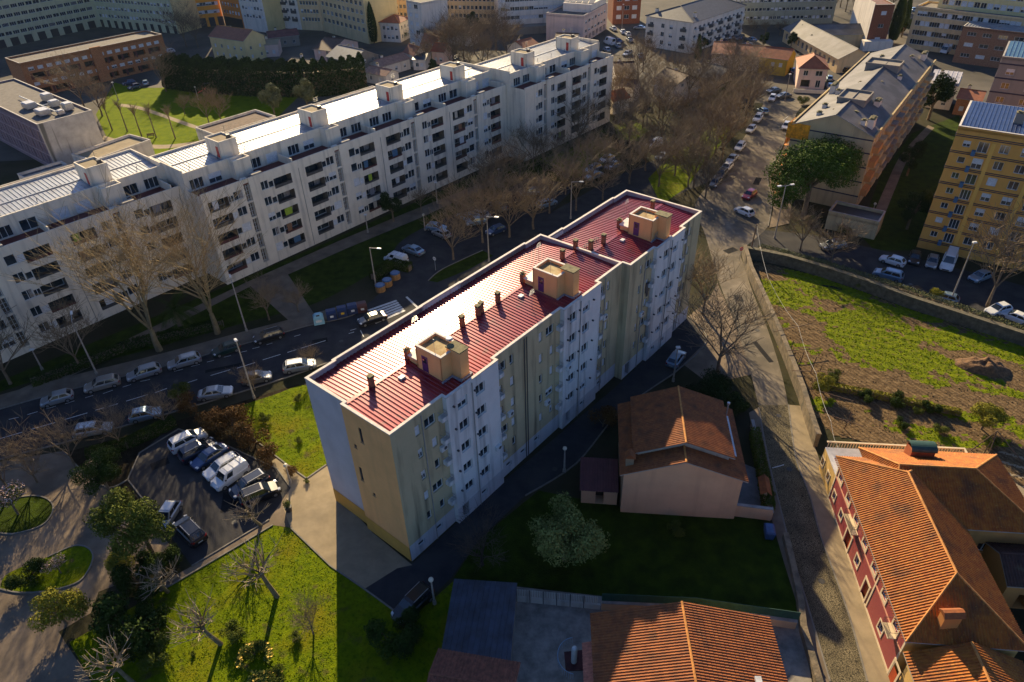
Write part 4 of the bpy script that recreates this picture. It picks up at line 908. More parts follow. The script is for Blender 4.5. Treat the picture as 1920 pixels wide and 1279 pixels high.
T, L = row('apartment_row', 'ochre apartment row standing farthest back, right of the white box house', 'apartment block', (740, 42), (940, 46), 13, 19, W_bei, 26, 6, 1.1, 1.4, 'ddsh', z0=3, seed=14, group=G_L)
o, an, L, D = rect3((760, 5), (797, 12), (829, -2), 14.3)
a, b, c = at(770, 85), at(797, 92), at(832, 70)
T = bld('white_box_house', 'narrow five storey white house with a blank sunlit side wall', 'house', a, dirang(a, b), (b-a).length, 11.5, 14.5, W_off, {'F': [(1.9, 2.2+2.75*i, 1.6, 1.3, 'b') for i in range(5)]+[(5.2, 2.2+2.75*i, 2.2, 1.4, 'bdbbd'[i]) for i in range(5)]}, 'flat', M_gravel, par=.3, cop=M_white)
a, b = at(716, 78), at(752, 80)
bld('white_villa', 'white two storey villa with a dark hip roof beside the tall dark cypress', 'house', a, dirang(a, b), (b-a).length, 9, 6.6, W_off, {'F': gw((b-a).length, 4, 2, 1.7, 3, 1.1, 1.3, 'dh', .6), 'R': gw(9, 3, 2, 1.7, 3, 1, 1.3, 'dh', .6)}, 'hip', M_tilef, 1.8, hip=(4, 4))
T, L = row('white_apartment_row', 'long white row with ribbon windows behind the bare thicket', 'apartment block', (936, 62), (1100, 52), 12, 15, W_off, 18, 4, 1.7, 1.3, 'dtbdh', z0=5, seed=15, dz=3.0)
MB().box(0, L*.55, -5, -.01, 0, 2.6).build('podium', W_gry, T)
a, b, c = at(1024, 76), at(1093, 82), at(1143, 55)
T = bld('mixed_use_building', 'pinkish-white corner building with solar panels and terraces on its roof', 'building', a, dirang(a, b), (b-a).length, 24, 8.5, W_pnk, {'R': gw(24, 7, 2, 3.6, 3, 2.0, 1.0, 'dh', 1, seed=4)+gw(24, 6, 1, 1.3, 1, 2.4, 1.8, 'o', 1)}, 'flat', M_gravel, par=.6)
L = (b-a).length; q = MB(); q.box(3, L-.3, 8, 23, 8.5, 11.2); q.build('penthouse', W_off, T)
for i in range(5): q = MB(); q.hexa([(3+i*2.3, 9, 11.3), (5+i*2.3, 9, 11.3), (5+i*2.3, 11.5, 12.3), (3+i*2.3, 11.5, 12.3), (3+i*2.3, 9, 11.4), (5+i*2.3, 9, 11.4), (5+i*2.3, 11.5, 12.4), (3+i*2.3, 11.5, 12.4)]); q.build('solar_panel', M_blue, T)
T, L = row('brick_apartment_house', 'orange brick apartment house across the junction in the background', 'apartment block', (1148, 46), (1199, 44), 12, 18, W_brk2, 3, 5, 1.9, 1.5, 'db', z0=2.6, seed=16, dz=3.1, extra={'R': gw(12, 4, 5, 2.6, 3.1, 1.3, 1.4, 'd', 1)})
a, b = at(1208, 86), at(1293, 101); L = (b-a).length
ws = [(L*u, z, 1.3, 1.4, s) for z in (2, 4.6, 7.2) for u, s in ((.12, 'd'), (.37, 'd'), (.55, 'h'), (.82, 'd'))]
T = bld('white_hip_roof_block', 'white four storey block with a slate hip roof and a long side of dark balconies', 'apartment block', a, dirang(a, b), L, 34, 9.6, W_off, {'F': ws, 'R': gw(34, 12, 3, 2, 2.6, 1.5, 1.6, 'd', .5)}, 'hip', mat('blue_slate', (.05, .055, .07), .6, .2, 1), 3.0, axis='y', hip=(6, 6))
for z in (1.2, 3.8, 6.4):
    for u in (.12, .82): MB().box(L*u-1, L*u+1, -.6, -.002, z, z+.9).build('balcony', M_dframe, T)
    for i in range(11): MB().box(L+.002, L+.9, .8+3*i, 2.8+3*i, z, z+.9).build('balcony', M_dframe if i % 2 else W_off, T)
vents(T, [(2, 3), (L-2, 4), (8, 14), (11, 20)], 10.2, W_off, .9, .8, 1.4)
T, L = row('pale_grey_apartment_row', 'long pale grey-green row in shade behind the pruned street trees', 'apartment block', (1363, 48), (1560, 44), 12, 18, wallmat('grey_green_render', (.33, .34, .25), amt=.25), 26, 6, 1.1, 1.1, 'dbsh', z0=2.4, seed=17)
a = at(1620, 92); T = bld('white_brick_tower', 'narrow tower house with a bright white side wall and a brick front', 'house', a, R(-4), 6.2, 17, 13, W_brk2, {'F': [(3.4, z, 1.7, 1.2, s) for z, s in ((3.0, 'b'), (7.0, 'd'), (10.8, 'b'))]}, 'flat', mat('dull_red_roof', (.16, .06, .05), .8, .2, 1), par=.3, cop=M_white)
MB().box(-.08, -.003, -.02, 17.02, 0, 13.9).build('side_wall', W_off, T); MB().box(-1.5, 7.5, -3, -.01, 0, 3).build('front_terrace', W_off, T)
o, an, L, D = rect3((1573, 111), (1632, 108), (1530, 61), 4)
bld('warehouse', 'grey-roofed warehouse with a long low gable roof near the roundabout', 'warehouse', o, an, 10, 40, 4.2, W_bei, {'L': gw(40, 12, 1, 2.2, 1, 1.6, 1.8, 'd', 1)}, 'gable', M_slate, 2.4, axis='y', ov=.5)
bld('warehouse', 'second grey warehouse, crossing behind the first beside the tower house', 'warehouse', at(1512, 66, 4), R(-3), 26, 10, 4, W_bei, {}, 'gable', M_slate, 2.0)
M_t4 = farmat('villa_tiles', (.36, .11, .04), (.2, .06, .03), 1.5)
o, an, L, D = rect3((1500, 127), (1553, 129), (1503, 103), 5.6)
T = bld('pink_villa', 'pink two storey villa with a red tile roof beside the blue parked cars', 'house', o, an, L, 11, 5.6, W_pnk, {'F': [(L*.25, 4.2, 1.2, 1.4, 'd'), (L*.72, 4.2, 1.8, 1.4, 'd'), (L*.3, 1.4, 2.4, 2.0, 'o'), (L*.75, 1.4, 1.2, 2.0, 'd')]}, 'hip', M_t4, 2.2, axis='y', hip=(4, 4))
MB().box(-1, L+1, -4.2, -4.0, 0, 1.0).build('garden_wall', W_off, T)
o, an, L, D = rect3((1425, 107), (1477, 113), (1440, 90), 4.6)
T = bld('yellow_house', 'mustard yellow house with a dull red roof and a side wall coloured as if sunlit', 'house', o, an, L, 9, 4.6, W_yl, {'F': [(L*.5, 3, 1.0, 1.2, 'b'), (L*.78, 3, 1.0, 1.2, 'b')]}, 'gable', M_t4, 2.0, ov=.2)
MB().face([(L+.01, 0, 0), (L+.01, 9, 0), (L+.01, 9, 4.6), (L+.01, 4.5, 6.5), (L+.01, 0, 4.6)]).build('side_wall', W_yl2, T)  # side wall coloured brighter to stand for sunlight on it
# small old houses: label, FL, FR, BL, h, rise, wall, roof
for i, (lb, FL, FR, BL, h, rise, wm, rm) in enumerate([
    ('large cream gabled house with a brown tile roof in front of the orange far row', (392, 68), (456, 77), (412, 55), 7, 2.5, W_cry, M_tilef),
    ('old house with a broad dark brown roof left of the slate-roofed villa', (588, 92), (622, 96), (592, 70), 5, 2.2, W_pnk, M_tile3),
    ('stone house with a dark blue-grey hip roof behind the end of the hedge', (612, 106), (659, 117), (640, 88), 5, 2.4, W_gry, M_blue2),
    ('long narrow house with a faded pink roof between the hedge and the white terrace', (716, 125), (768, 110), (706, 115), 3.2, 1.3, W_off, mat('faded_pink_roof', (.30, .17, .12), .9, .2, 1)),
    ('small house with a patched grey-pink roof beside the hedge end', (683, 135), (723, 143), (700, 126), 3, 1.2, W_off, MATS['faded_pink_roof']),
    ('small white house with a steep gable near the white box house', (757, 97), (776, 104), (768, 88), 4, 2.0, W_off, M_tilef),
    ('white cottage with a dark blue lean-to roof near the tall shrub', (774, 112), (797, 112), (790, 99), 3.2, 1.0, W_off, M_blue2),
    ('house with a deep red tiled roof beside the white box house', (790, 82), (822, 82), (800, 66), 5, 1.8, W_tan, M_t4),
    ('pink-walled cottage with a pale gable at the edge of the bare thicket', (809, 96), (832, 98), (818, 88), 4, 2.0, W_pnk, M_tilef),
    ('dark red sheds in front of the tan apartment row', (505, 72), (560, 66), (512, 60), 3.5, 1.2, W_gry, mat('dull_red_roof2', (.16, .05, .045), .85, .3, .6)),
    ('brick shed with a pale flat lean-to roof left of the hedge end', (540, 117), (590, 123), (548, 108), 3, .8, W_brk, M_walk),
    ('pink rear building with a pale roof beside the cream gabled house', (488, 85), (520, 83), (486, 76), 4, .8, W_pnk, M_walk),
    ('cottage row with red roofs just behind the right part of the white terrace', (985, 92), (1012, 84), (962, 82), 3.4, 1.6, W_off, M_t4),
    ('low house with a brown roof behind the right part of the white terrace', (1040, 75), (1080, 76), (1048, 64), 4, 1.2, W_off, M_tile3),
    ('low building with a grey terrace roof beyond the thicket', (838, 64), (880, 68), (850, 56), 3.4, .8, W_off, M_gravel),
    ('white-walled house with a brown roof right beside the end of the white terrace', (1155, 138), (1192, 137), (1160, 118), 5, 1.6, W_off, M_tile3),
    ('narrow terrace house with a dark brown roof behind the bare avenue trees', (1153, 160), (1190, 164), (1158, 150), 4, 1.2, W_off, M_tile3),
    ('small house with a bright tiled roof among the avenue trees', (1150, 190), (1180, 183), (1152, 175), 3.5, 1.6, W_off, M_t4),
    ('white house with a rusty brown roof among bare trees', (1228, 146), (1268, 160), (1250, 130), 4.6, 2.0, W_off, M_tile3),
    ('ruined house with a lichen-stained hip roof in the middle of the bare trees', (1285, 137), (1345, 150), (1305, 120), 4.4, 2.2, W_tan, mat('lichen_roof', (.36, .30, .20), .9, .4, .8, col2=(.07, .05, .035))),
    ('pale house with a brown roof behind the bare avenue trees', (1335, 102), (1375, 104), (1352, 78), 4.6, 2.0, W_off, M_tilef),
    ('long house with a dark red roof adjoining the mustard yellow house', (1378, 103), (1424, 107), (1398, 88), 4.4, 1.8, W_off, M_tilef),
    ('pale house with a white striped sheet roof beside the far end of the slate-roofed block', (1743, 156), (1795, 162), (1750, 137), 6, .6, W_off, mat('striped_sheet', (.42, .40, .42), .5, .2, 1)),
    ('low orange-brown house behind the grey block at the right', (1795, 184), (1840, 190), (1805, 168), 4, 1.2, W_brk, M_t4)]):
    o, an, L, D = rect3(FL, FR, BL, h); D = min(D, 14)
    T = bld('old_house', lb, 'house', o, an, L, D, h, wm, {'F': gw(L, max(2, int(L/3.2)), 2 if h > 4.5 else 1, 1.6, 2.7, 1.0, 1.2, 'dbh', .5, seed=i), 'R': gw(D, max(1, int(D/3.5)), 2 if h > 4.5 else 1, 1.6, 2.7, .9, 1.1, 'dbh', .5, seed=i+9)}, 'gable', rm, rise, ov=.3, group='old houses between the apartment blocks')
    chimney(T, L*.3, D*.6, h+rise*.4, .7, .6, 1.6, W_off)
    if 'striped' in lb: ribbed([(-.2, -.2, h+.75), (L+.2, -.2, h+.75), (L+.2, D+.2, h+.95), (-.2, D+.2, h+.95)], 0, 0, 1.1, .1, 'roof_sheet', MATS['striped_sheet'], T, 'seam')
o, an, L, D = rect3((1717, 15), (1925, 38), (1732, 8), 12)
bld('beige_apartment_row', 'beige four storey row with a dark flat roof at the top right', 'apartment block', o, an, L, 11, 12, W_bei, {'F': gw(L, 20, 4, 2.2, 2.8, 1.5, 1.5, 'dbhd', 1, seed=21), 'L': gw(11, 2, 4, 2.2, 2.8, .7, .7, 's', 1)}, 'flat', M_gravel)
bld('beige_apartment_row', 'taller yellow-beige row behind the dark-roofed row at the top right', 'apartment block', at(1757, 14, 12), an, L, 11, 22, W_cry, {'F': gw(L, 16, 7, 2.2, 2.9, 1.6, 1.6, 'dbhb', 1, seed=22)}, 'flat', M_gravel)
o, an, L, D = rect3((1806, 51), (1925, 64), (1822, 42), 10); L = 30
T = bld('brown_brick_block', 'brown brick block with bands of white windows and a striped pale roof', 'apartment block', o, an, L, D, 10, W_brn, {'F': gw(L, 7, 3, 2.4, 3.0, 2.4, 1.1, 'bbtd', .8, seed=23)}, 'flat', M_gravel, par=.3, cop=M_white)
ribbed([(.4, .4, 10.1), (L-.4, .4, 10.1), (L-.4, D-.4, 10.4), (.4, D-.4, 10.4)], 0, 0, .8, .15, 'roof_sheet', M_zinc, T, 'seam')
# ================================================================ NEAR HOUSES
W_h1 = wallmat('salmon_render', (.60, .38, .22), amt=.15)
H1 = thing('pink_house', 'salmon-walled house with two stepped terracotta tile roofs next to the lane', 'house', (11.14, 50.23, 0), R(-6.96), None, True)
wall_faces(H1, 12.0, 10.2, 6.2, {'L': [(3, 3.8, 1, 1.2, 'd'), (7, 3.8, 1, 1.2, 'b')], 'R': [(6, 1.6, 1.2, 1.4, 'd'), (8.6, 3.8, .9, 1.1, 'd')], 'B': gw(12, 4, 1, 3.6, 1, 1.2, 1.3, 'db', 1)}, W_h1, wins_sub=True)
gable_roof(H1, 12.0, 10.2, 6.2, 2.2, M_tile, W_h1, .45, 'y', tile=(.26, .055, 'tile'))
u_ = MB(); facade(u_, (1.4, 1.9), 0, 9.3, 6.4, 7.6); facade(u_, (10.7, 1.9), pi/2, 8.0, 6.4, 7.6); facade(u_, (10.7, 9.9), pi, 9.3, 6.4, 7.6); facade(u_, (1.4, 9.9), -pi/2, 8.0, 6.4, 7.6); u_.build('upper_wall', wallmat('pale_upper_render', (.46, .38, .28)), H1)
gable_roof(H1, 9.3, 8.0, 7.6, 1.7, M_tile, MATS['pale_upper_render'], .5, 'y', x0=1.4, y0=1.9, tile=(.26, .055, 'tile'))
f = MB(); f.box(.15, .95, .6, 1.3, 6.0, 7.6, 0); f.hexa([(.0, .45, 7.65), (1.1, .45, 7.65), (1.1, 1.45, 7.65), (0, 1.45, 7.65), (.5, .45, 8.2), (.6, .45, 8.2), (.6, 1.45, 8.2), (.5, 1.45, 8.2)], 1); f.build('chimney', [M_walk, M_tile], H1)
f = MB(); f.hexa([(11.3, 2.4, 6.95), (11.6, 2.4, 6.85), (11.6, 8.6, 6.85), (11.3, 8.6, 6.95), (11.3, 2.4, 7.05), (11.6, 2.4, 6.95), (11.6, 8.6, 6.95), (11.3, 8.6, 7.05)]); f.build('gutter_sheet', M_steel, H1)
f = MB(); f.tube((11.6, 9.4, 6.4), (11.6, 9.4, 8.0), .08, n=8); f.tube((11.6, 9.4, 8.0), (11.6, 9.4, 8.25), .17, n=8); f.build('flue', M_steel, H1)
q = thing('lean_to_shed', 'low shed with a dark red ribbed roof left of the salmon-walled house', 'shed', (7.0, 51.7, 0), R(-6.96), None, True)
wall_faces(q, 3.9, 4.2, 2.1, {'F': [(2, 1.0, .9, 1.9, 'o')]}, W_h1); ribbed([(-.2, -.2, 2.15), (4.0, -.2, 2.15), (4.0, 4.4, 2.6), (-.2, 4.4, 2.6)], 0, 0, .3, .05, 'roof', mat('dark_red_sheet', (.12, .03, .03), .6, .2, 1), q, 'rib')
def wallthing(name, label, px, w, h, m, cap=None, cat='wall', z0=0, world=None):
    P = world or pxs(px); o = thing(name, label, cat, (P[0].x, P[0].y, 0)); f = MB(); strip(f, P, w, z0, h); f.build('wall_body', m, o)
    f = MB(); strip(f, P, w+.12, h+.002, h+.09); f.build('coping', cap or M_conc, o); return o
wallthing('garden_wall', 'beige garden wall running from the salmon-walled house to the lane', [(1375, 966), (1444, 975)], .25, 1.7, W_h1)
wallthing('garden_wall', 'low wall with hedge on the lane side of the salmon-walled house', [(1444, 975), (1430, 900), (1408, 800)], .25, 1.1, W_h1)
sheet('yard', [(1376, 962), (1440, 970), (1420, 880), (1370, 860)], .03, mat('blue_grey_slabs', (.12, .125, .13), .8, .2, 1))
q = thing('gate_canopy', 'small red tiled canopy over the garden gate beside the lane', 'gate canopy', at(1428, 935), R(80), None, True)
for x in (-.9, .9): MB().box(x-.12, x+.12, -.12, .12, 0, 1.9).build('post', W_h1, q)
for s in (1, -1): MB().face([(-1.3, 0, 2.5), (1.3, 0, 2.5), (1.3, s*.6, 1.95), (-1.3, s*.6, 1.95)]).build('roof_slope', M_tile, q)
H2 = thing('tile_roof_house', 'house with a large bright terracotta gable roof at the bottom centre', 'house', (5.9, 24.2, 0), R(-3.5), None, True)
wall_faces(H2, 14.6, 11.0, 3.9, {}, W_h1); gable_roof(H2, 14.6, 11.0, 3.9, 1.9, M_tile, W_h1, .5, 'y', tile=(.25, .055, 'tile'))
ribbed([(-.45, -.3, 3.3), (-.45, 9.2, 3.3), (-1.25, 9.2, 3.0), (-1.25, -.3, 3.0)][::-1], 0, 0, .32, .06, 'lean_to_roof', mat('salmon_tiles', (.50, .17, .10), .7, .2, 3), H2, 'tile'); MB().box(-1.1, -.9, -.2, 9.0, 0, 2.9).build('lean_to_wall', W_h1, H2)
MB().box(12.2, 12.7, 4.8, 5.5, 4.9, 5.15).build('skylight', M_meta, H2); MB().box(8.2, 8.6, 3.2, 3.5, 4.8, 5.3).build('roof_vent', M_meta, H2)
H3 = thing('brown_tile_house', 'small house with a dull brown tile roof at the bottom edge, in shade', 'house', (-7.9, 28.2, 0), R(-12), None, True)
wall_faces(H3, 6.6, 4.6, 3.5, {}, W_h1); gable_roof(H3, 6.6, 4.6, 3.5, .6, mat('dull_brown_tiles', (.22, .075, .04), .8, .3, 3), W_h1, .3, 'x', tile=(.27, .06, 'tile'))
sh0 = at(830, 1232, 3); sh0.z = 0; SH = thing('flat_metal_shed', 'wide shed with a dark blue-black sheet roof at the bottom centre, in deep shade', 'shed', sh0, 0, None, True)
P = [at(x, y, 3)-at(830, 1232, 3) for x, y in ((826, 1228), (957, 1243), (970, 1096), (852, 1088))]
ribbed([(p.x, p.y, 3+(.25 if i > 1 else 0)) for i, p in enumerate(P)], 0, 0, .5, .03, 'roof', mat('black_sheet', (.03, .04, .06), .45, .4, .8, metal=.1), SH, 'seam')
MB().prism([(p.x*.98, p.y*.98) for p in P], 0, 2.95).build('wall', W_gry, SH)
WF = thing('white_slatted_fence', 'white fence of upright slats on a low white wall behind the courtyard', 'fence', at(970, 1125), 0, None, False)
a, b = at(970, 1127), at(1125, 1142); d = (b-a).normalized(); n = int((b-a).length/.16)
for k in range(6):
    f = MB()
    for i in range(n//6): p = a+d*((k*(n//6)+i)*.16); s = Vector((-d.y, d.x, 0))*.02; f.hexa([tuple(p-s), tuple(p+d*.1-s), tuple(p+d*.1+s), tuple(p+s)]+[tuple(q+Vector((0, 0, 1.9))) for q in (p-s, p+d*.1-s, p+d*.1+s, p+s)])
    for v in range(len(f.v)): f.v[v] = (f.v[v][0], f.v[v][1], f.v[v][2]+.8 if f.v[v][2] < 1 else f.v[v][2])
    f.build('slat_panel', M_white, WF)
    p = a+d*(k*(n//6)*.16-.06); MB().box(p.x-.04, p.x+.04, p.y-.1, p.y-.02, 0, 1.95).build('post', M_dark, WF)
f = MB(); strip(f, [a, b], .18, 0, .75); f.build('wall', M_white, WF)
q = wallthing('rendered_wall', 'low cream wall behind the big terracotta roof at the bottom centre', [(1127, 1142), (1300, 1150), (1490, 1178)], .25, 1.1, W_h1)
f = MB(); strip(f, pxs([(1127, 1140), (1300, 1148), (1492, 1176)]), .04, 1.2, 2.3); f.build('green_mesh', mat('green_fence_mesh', (.015, .07, .05), .7, .2, 2), q)
wallthing('stone_wall', 'broken dry-stone wall along the lane beside the dark grass plot', [(1470, 1010), (1482, 1060), (1497, 1130), (1503, 1185), (1530, 1279), (1545, 1330)], .45, .9, mat('old_stone_wall', (.18, .14, .09), .95, .3, 1.2, bump=.05, bscale=6), MATS['old_stone_wall'])
M_stw = mat('old_stone_wall', (.26, .21, .13), .95, .3, 1.2, bump=.05, bscale=6); layer(M_stw, (.08, .07, .05), .8, .5, .7)
wallthing('stone_wall', 'long old stone wall on the right side of the lane, bounding the field', [(1393, 478), (1405, 520), (1430, 575), (1458, 640), (1480, 695), (1500, 748), (1512, 790), (1528, 838)], .5, 2.0, M_stw, M_stw)
wallthing('boundary_wall', 'thick mossy wall between the field and the parked cars', [(1396, 482), (1470, 497), (1540, 518), (1620, 545), (1700, 575), (1800, 608), (1920, 648), (2050, 695)], .7, 1.9, mat('mossy_wall', (.10, .09, .06), .95, .3, 1.5, bump=.05, bscale=5), MATS['mossy_wall'])
# long house with maroon tiled front
W_mar = mat('maroon_tile_front', (.30, .055, .06), .45, .08, 4); layer(W_mar, (.13, .03, .03), 2.2, .35, .9, tex='wave', stretch=(1, 1, 0), amount=.5)
W_crm = wallmat('cream_trim', (.62, .50, .34), amt=.2); W_yfr = wallmat('yellow_front', (.58, .38, .13), amt=.3)
H4 = thing('maroon_front_house', 'long two storey house with maroon tiled front, cream trims and a bright orange tile roof', 'house', (33.90, 50.12, 0), R(-97), None, True)
M_rd = mat('orange_red_door', (.38, .05, .01), .5, .2, 2)
up_ = [(u, 4.85, .95, 1.35, 'd') for u in (.2, 3.0, 5.7, 8.5, 11.3, 14.1, 17.1)]; lo_ = [(.1, 1.75, .75, .95, 's'), (2.7, 1.75, .75, .95, 's'), (8.4, 1.75, .9, 1.05, 's'), (15.5, 1.75, .9, 1.05, 's')]; drs = [(5.5, 1.15, 1.3, 2.3), (11.3, 1.15, 1.0, 2.3), (19.4, 1.15, 1.0, 2.3)]
f = MB(); x0 = -1.0
facade(f, (x0, 0), 0, 20.0, 0, 6.2, [(u-w/2-x0, u+w/2-x0, z-hh/2, z+hh/2, .18) for u, z, w, hh, s in up_+lo_]+[(u-w/2-x0, u+w/2-x0, .02, 2.3, .25) for u, z, w, hh in drs[:2]]); f.build('front_wall', W_mar, H4)
for u, z, w, hh, s in up_+lo_:
    addwin(H4, Vector((u, .1, z)), 0, w, hh, s, M_frame, True)
    t = MB(); e = .13 if hh < 1.2 else .2
    for a0, a1, b0, b1 in ((u-w/2-e, u+w/2+e, z+hh/2, z+hh/2+e), (u-w/2-e, u+w/2+e, z-hh/2-e*1.6, z-hh/2), (u-w/2-e, u-w/2, z-hh/2, z+hh/2), (u+w/2, u+w/2+e, z-hh/2, z+hh/2)): t.box(a0, a1, -.06, -.002, b0, b1)
    t.build('window_surround', W_crm, H4)
for u, z, w, hh in drs:
    dr = MB(); dr.box(u-w/2+.02, u+w/2-.02, .16 if u < 15 else -.04, .22 if u < 15 else -.02, .02, 1.75); o_ = dr.build('door', M_rd, H4); MB().box(u-w/2+.02, u+w/2-.02, .17 if u < 15 else -.045, .2 if u < 15 else -.02, 1.78, 2.28).build('fanlight', M_glass, o_)
    t = MB()
    for a0, a1, b0, b1 in ((u-w/2-.2, u+w/2+.2, 2.3, 2.55), (u-w/2-.2, u-w/2, 0, 2.3), (u+w/2, u+w/2+.2, 0, 2.3)): t.box(a0, a1, -.07, -.002, b0, b1)
    t.build('door_surround', W_crm, H4)
for z, hh in ((3.62, .16), (.0, .35), (6.0, .2)): MB().box(-1.03, 19.03, -.05, -.002 if z else -.003, z+.001, z+hh).build('string_course', mat('salmon_trim', (.58, .28, .18), .8, .1, 2) if z == 3.62 else W_crm, H4)
for u in (-.95, 12.4, 18.9): MB().box(u-.1, u+.1, -.055, -.001, .36, 5.99).build('pilaster', W_crm, H4)
def balcony(u, w):
    f = MB(); f.box(u-w/2, u+w/2, -.75, -.06, 3.75, 3.87, 1)
    for i in range(int(w/.12)+1): x = u-w/2+i*.12; f.tube((x, -.72, 3.87), (x, -.72, 4.65), .014, n=4)
    for x in (u-w/2, u+w/2): f.tube((x, -.72, 4.65), (x, -.05, 4.65), .02, n=4)
    f.tube((u-w/2, -.72, 4.65), (u+w/2, -.72, 4.65), .02, n=4); f.build('balcony', [M_dark, W_crm], H4)
balcony(5.7, 2.6); balcony(17.1, 1.5)
f = MB(); facade(f, (-1, 8.6), -pi/2, 8.6, 0, 6.2, [(3.5, 4.7, 4.2, 5.5, .2)]); facade(f, (19, 0), pi/2, 8.6, 0, 6.2); facade(f, (19, 8.6), pi, 20, 0, 6.2); f.build('side_wall', W_yfr, H4)
gable_roof(H4, 20.0, 8.6, 6.2, 2.7, M_tile2, W_yfr, .45, 'x', x0=-1.0, hipl=4.3, hipr=4.3, tile=(.25, .06, 'tile', .40))
# eave tiles darker fringe: rafters below the front eave
f = MB()
for i in range(82): f.box(-1.3+i*.25, -1.2+i*.25, -.62, -.05, 5.86, 5.92)
f.build('rafter_ends', M_tile, H4)
W2 = thing('rear_wing', 'rear wing of the maroon-fronted house, one roof slope bright orange, the other dark', 'house wing', (35.8, 43.0, 0), R(-7), None, True)
wall_faces(W2, 12.9, 9.4, 6.0, {'F': [(9, 3, 1.2, 1.2, 'd')]}, wallmat('orange_render', (.55, .27, .08), amt=.2)); gable_roof(W2, 12.9, 9.4, 6.1, 2.62, M_tile2, W_yfr, .45, 'x', hipr=4.7, hipl=1.2, tile=(.25, .055, 'tile', .4))
f = MB(); f.box(3.6, 5.9, 7.6, 8.9, 6.3, 8.0, 0)
for i in range(12):
    t0, t1 = pi*i/12, pi*(i+1)/12; f.hexa([(3.5, 8.25+cos(t0)*.8, 8.0+sin(t0)*.55), (6.0, 8.25+cos(t0)*.8, 8.0+sin(t0)*.55), (6.0, 8.25+cos(t1)*.8, 8.0+sin(t1)*.55), (3.5, 8.25+cos(t1)*.8, 8.0+sin(t1)*.55), (3.5, 8.25+cos(t0)*.74, 8.0+sin(t0)*.5), (6.0, 8.25+cos(t0)*.74, 8.0+sin(t0)*.5), (6.0, 8.25+cos(t1)*.74, 8.0+sin(t1)*.5), (3.5, 8.25+cos(t1)*.74, 8.0+sin(t1)*.5)], 1)
f.build('barrel_dormer', [mat('rust_panel', (.34, .09, .03), .8, .2, 2), mat('dark_green_sheet', (.02, .06, .045), .5, .2, 2)], W2)
c = at(1785, 1160, 7.6); f = MB(); f.box(c.x-.9, c.x+.5, c.y-.35, c.y+.35, 5.6, 8.3, 0); f.hexa([(c.x-1.05, c.y-.5, 8.3), (c.x+.65, c.y-.5, 8.3), (c.x+.65, c.y+.5, 8.3), (c.x-1.05, c.y+.5, 8.3), (c.x-1.05, c.y-.15, 8.65), (c.x+.65, c.y-.15, 8.65), (c.x+.65, c.y+.15, 8.65), (c.x-1.05, c.y+.15, 8.65)], 1)
tag(f.build('tile_chimney', [wallmat('orange_chimney_render', (.55, .22, .06), amt=.1), M_tile]), 'big orange rendered chimney on the dark hip slope of the maroon-fronted house', 'chimney')
H5 = thing('lower_roof_house', 'lower house with an orange tile roof at the bottom right corner, half in shadow', 'house', (31.55, 30.2, 0), R(-97), None, True)
wall_faces(H5, 12, 8.2, 4.9, {'F': [(1.0, 1.5, .8, 1.6, 'd')]}, W_yfr); gable_roof(H5, 12, 8.2, 4.9, 1.9, M_tile2, W_yfr, .45, 'x', hipr=0, tile=(.25, .055, 'tile', .4))
H6 = thing('yellow_low_building', 'low yellow building with two small windows and a white tiled terrace on top', 'building', (34.67, 55.6, 0), R(-97), None, True)
wall_faces(H6, 4.9, 3.0, 3.3, {'F': [(.55, 1.65, .7, 1.0, 's'), (2.75, 1.65, .7, 1.0, 's')]}, W_yfr, wins_sub=True)
MB().box(0, 4.6, .0, 14.5, 3.302, 3.42).box(0, 4.6, 3.05, 14.5, 0, 3.3).build('terrace_floor', mat('white_terrace_tiles', (.45, .45, .47), .4, .1, 2), H6)
f = MB()
for i in range(48): f.tube((-.0, .2+i*.3, 3.4), (0, .2+i*.3, 4.2), .05, n=5)
for i in range(14): f.tube((-.0+i*.3, 14.4, 3.4), (i*.3, 14.4, 4.2), .05, n=5)
f.box(-.1, .1, 0, 14.5, 4.2, 4.32); f.box(.1, 4.5, 14.3, 14.5, 4.2, 4.318); f.build('balustrade', W_crm, H6)
for u in (.55, 2.75):
    t = MB()
    for a0, a1, b0, b1 in ((u-.5, u+.5, 2.15, 2.3), (u-.5, u+.5, .95, 1.15), (u-.5, u-.35, 1.15, 2.15), (u+.35, u+.5, 1.15, 2.15)): t.box(a0, a1, -.06, -.002, b0, b1)
    t.build('window_surround', W_crm, H6)
sheet('patio', [(1850, 850), (1890, 845), (2060, 900), (2060, 1060), (1950, 1010), (1895, 930)], .03, M_walk)
bld('outbuilding', 'dark tiled outbuilding with an orange wall behind the maroon-fronted house', 'outbuilding', (44.4, 37.5), R(-7), 9, 4.6, 3.6, MATS['orange_render'], {'F': [(2, 1.1, 1.2, 2.0, 'o')]}, 'gable', M_tile3, 1.2, ov=.3, tile=(.27, .06, 'tile'))
bld('outbuilding', 'low shed with a dark blue roof at the bottom right corner', 'shed', (43.5, 27.5), R(-7), 8, 5, 2.6, W_gry, {}, 'flat', M_blue2, par=.1)
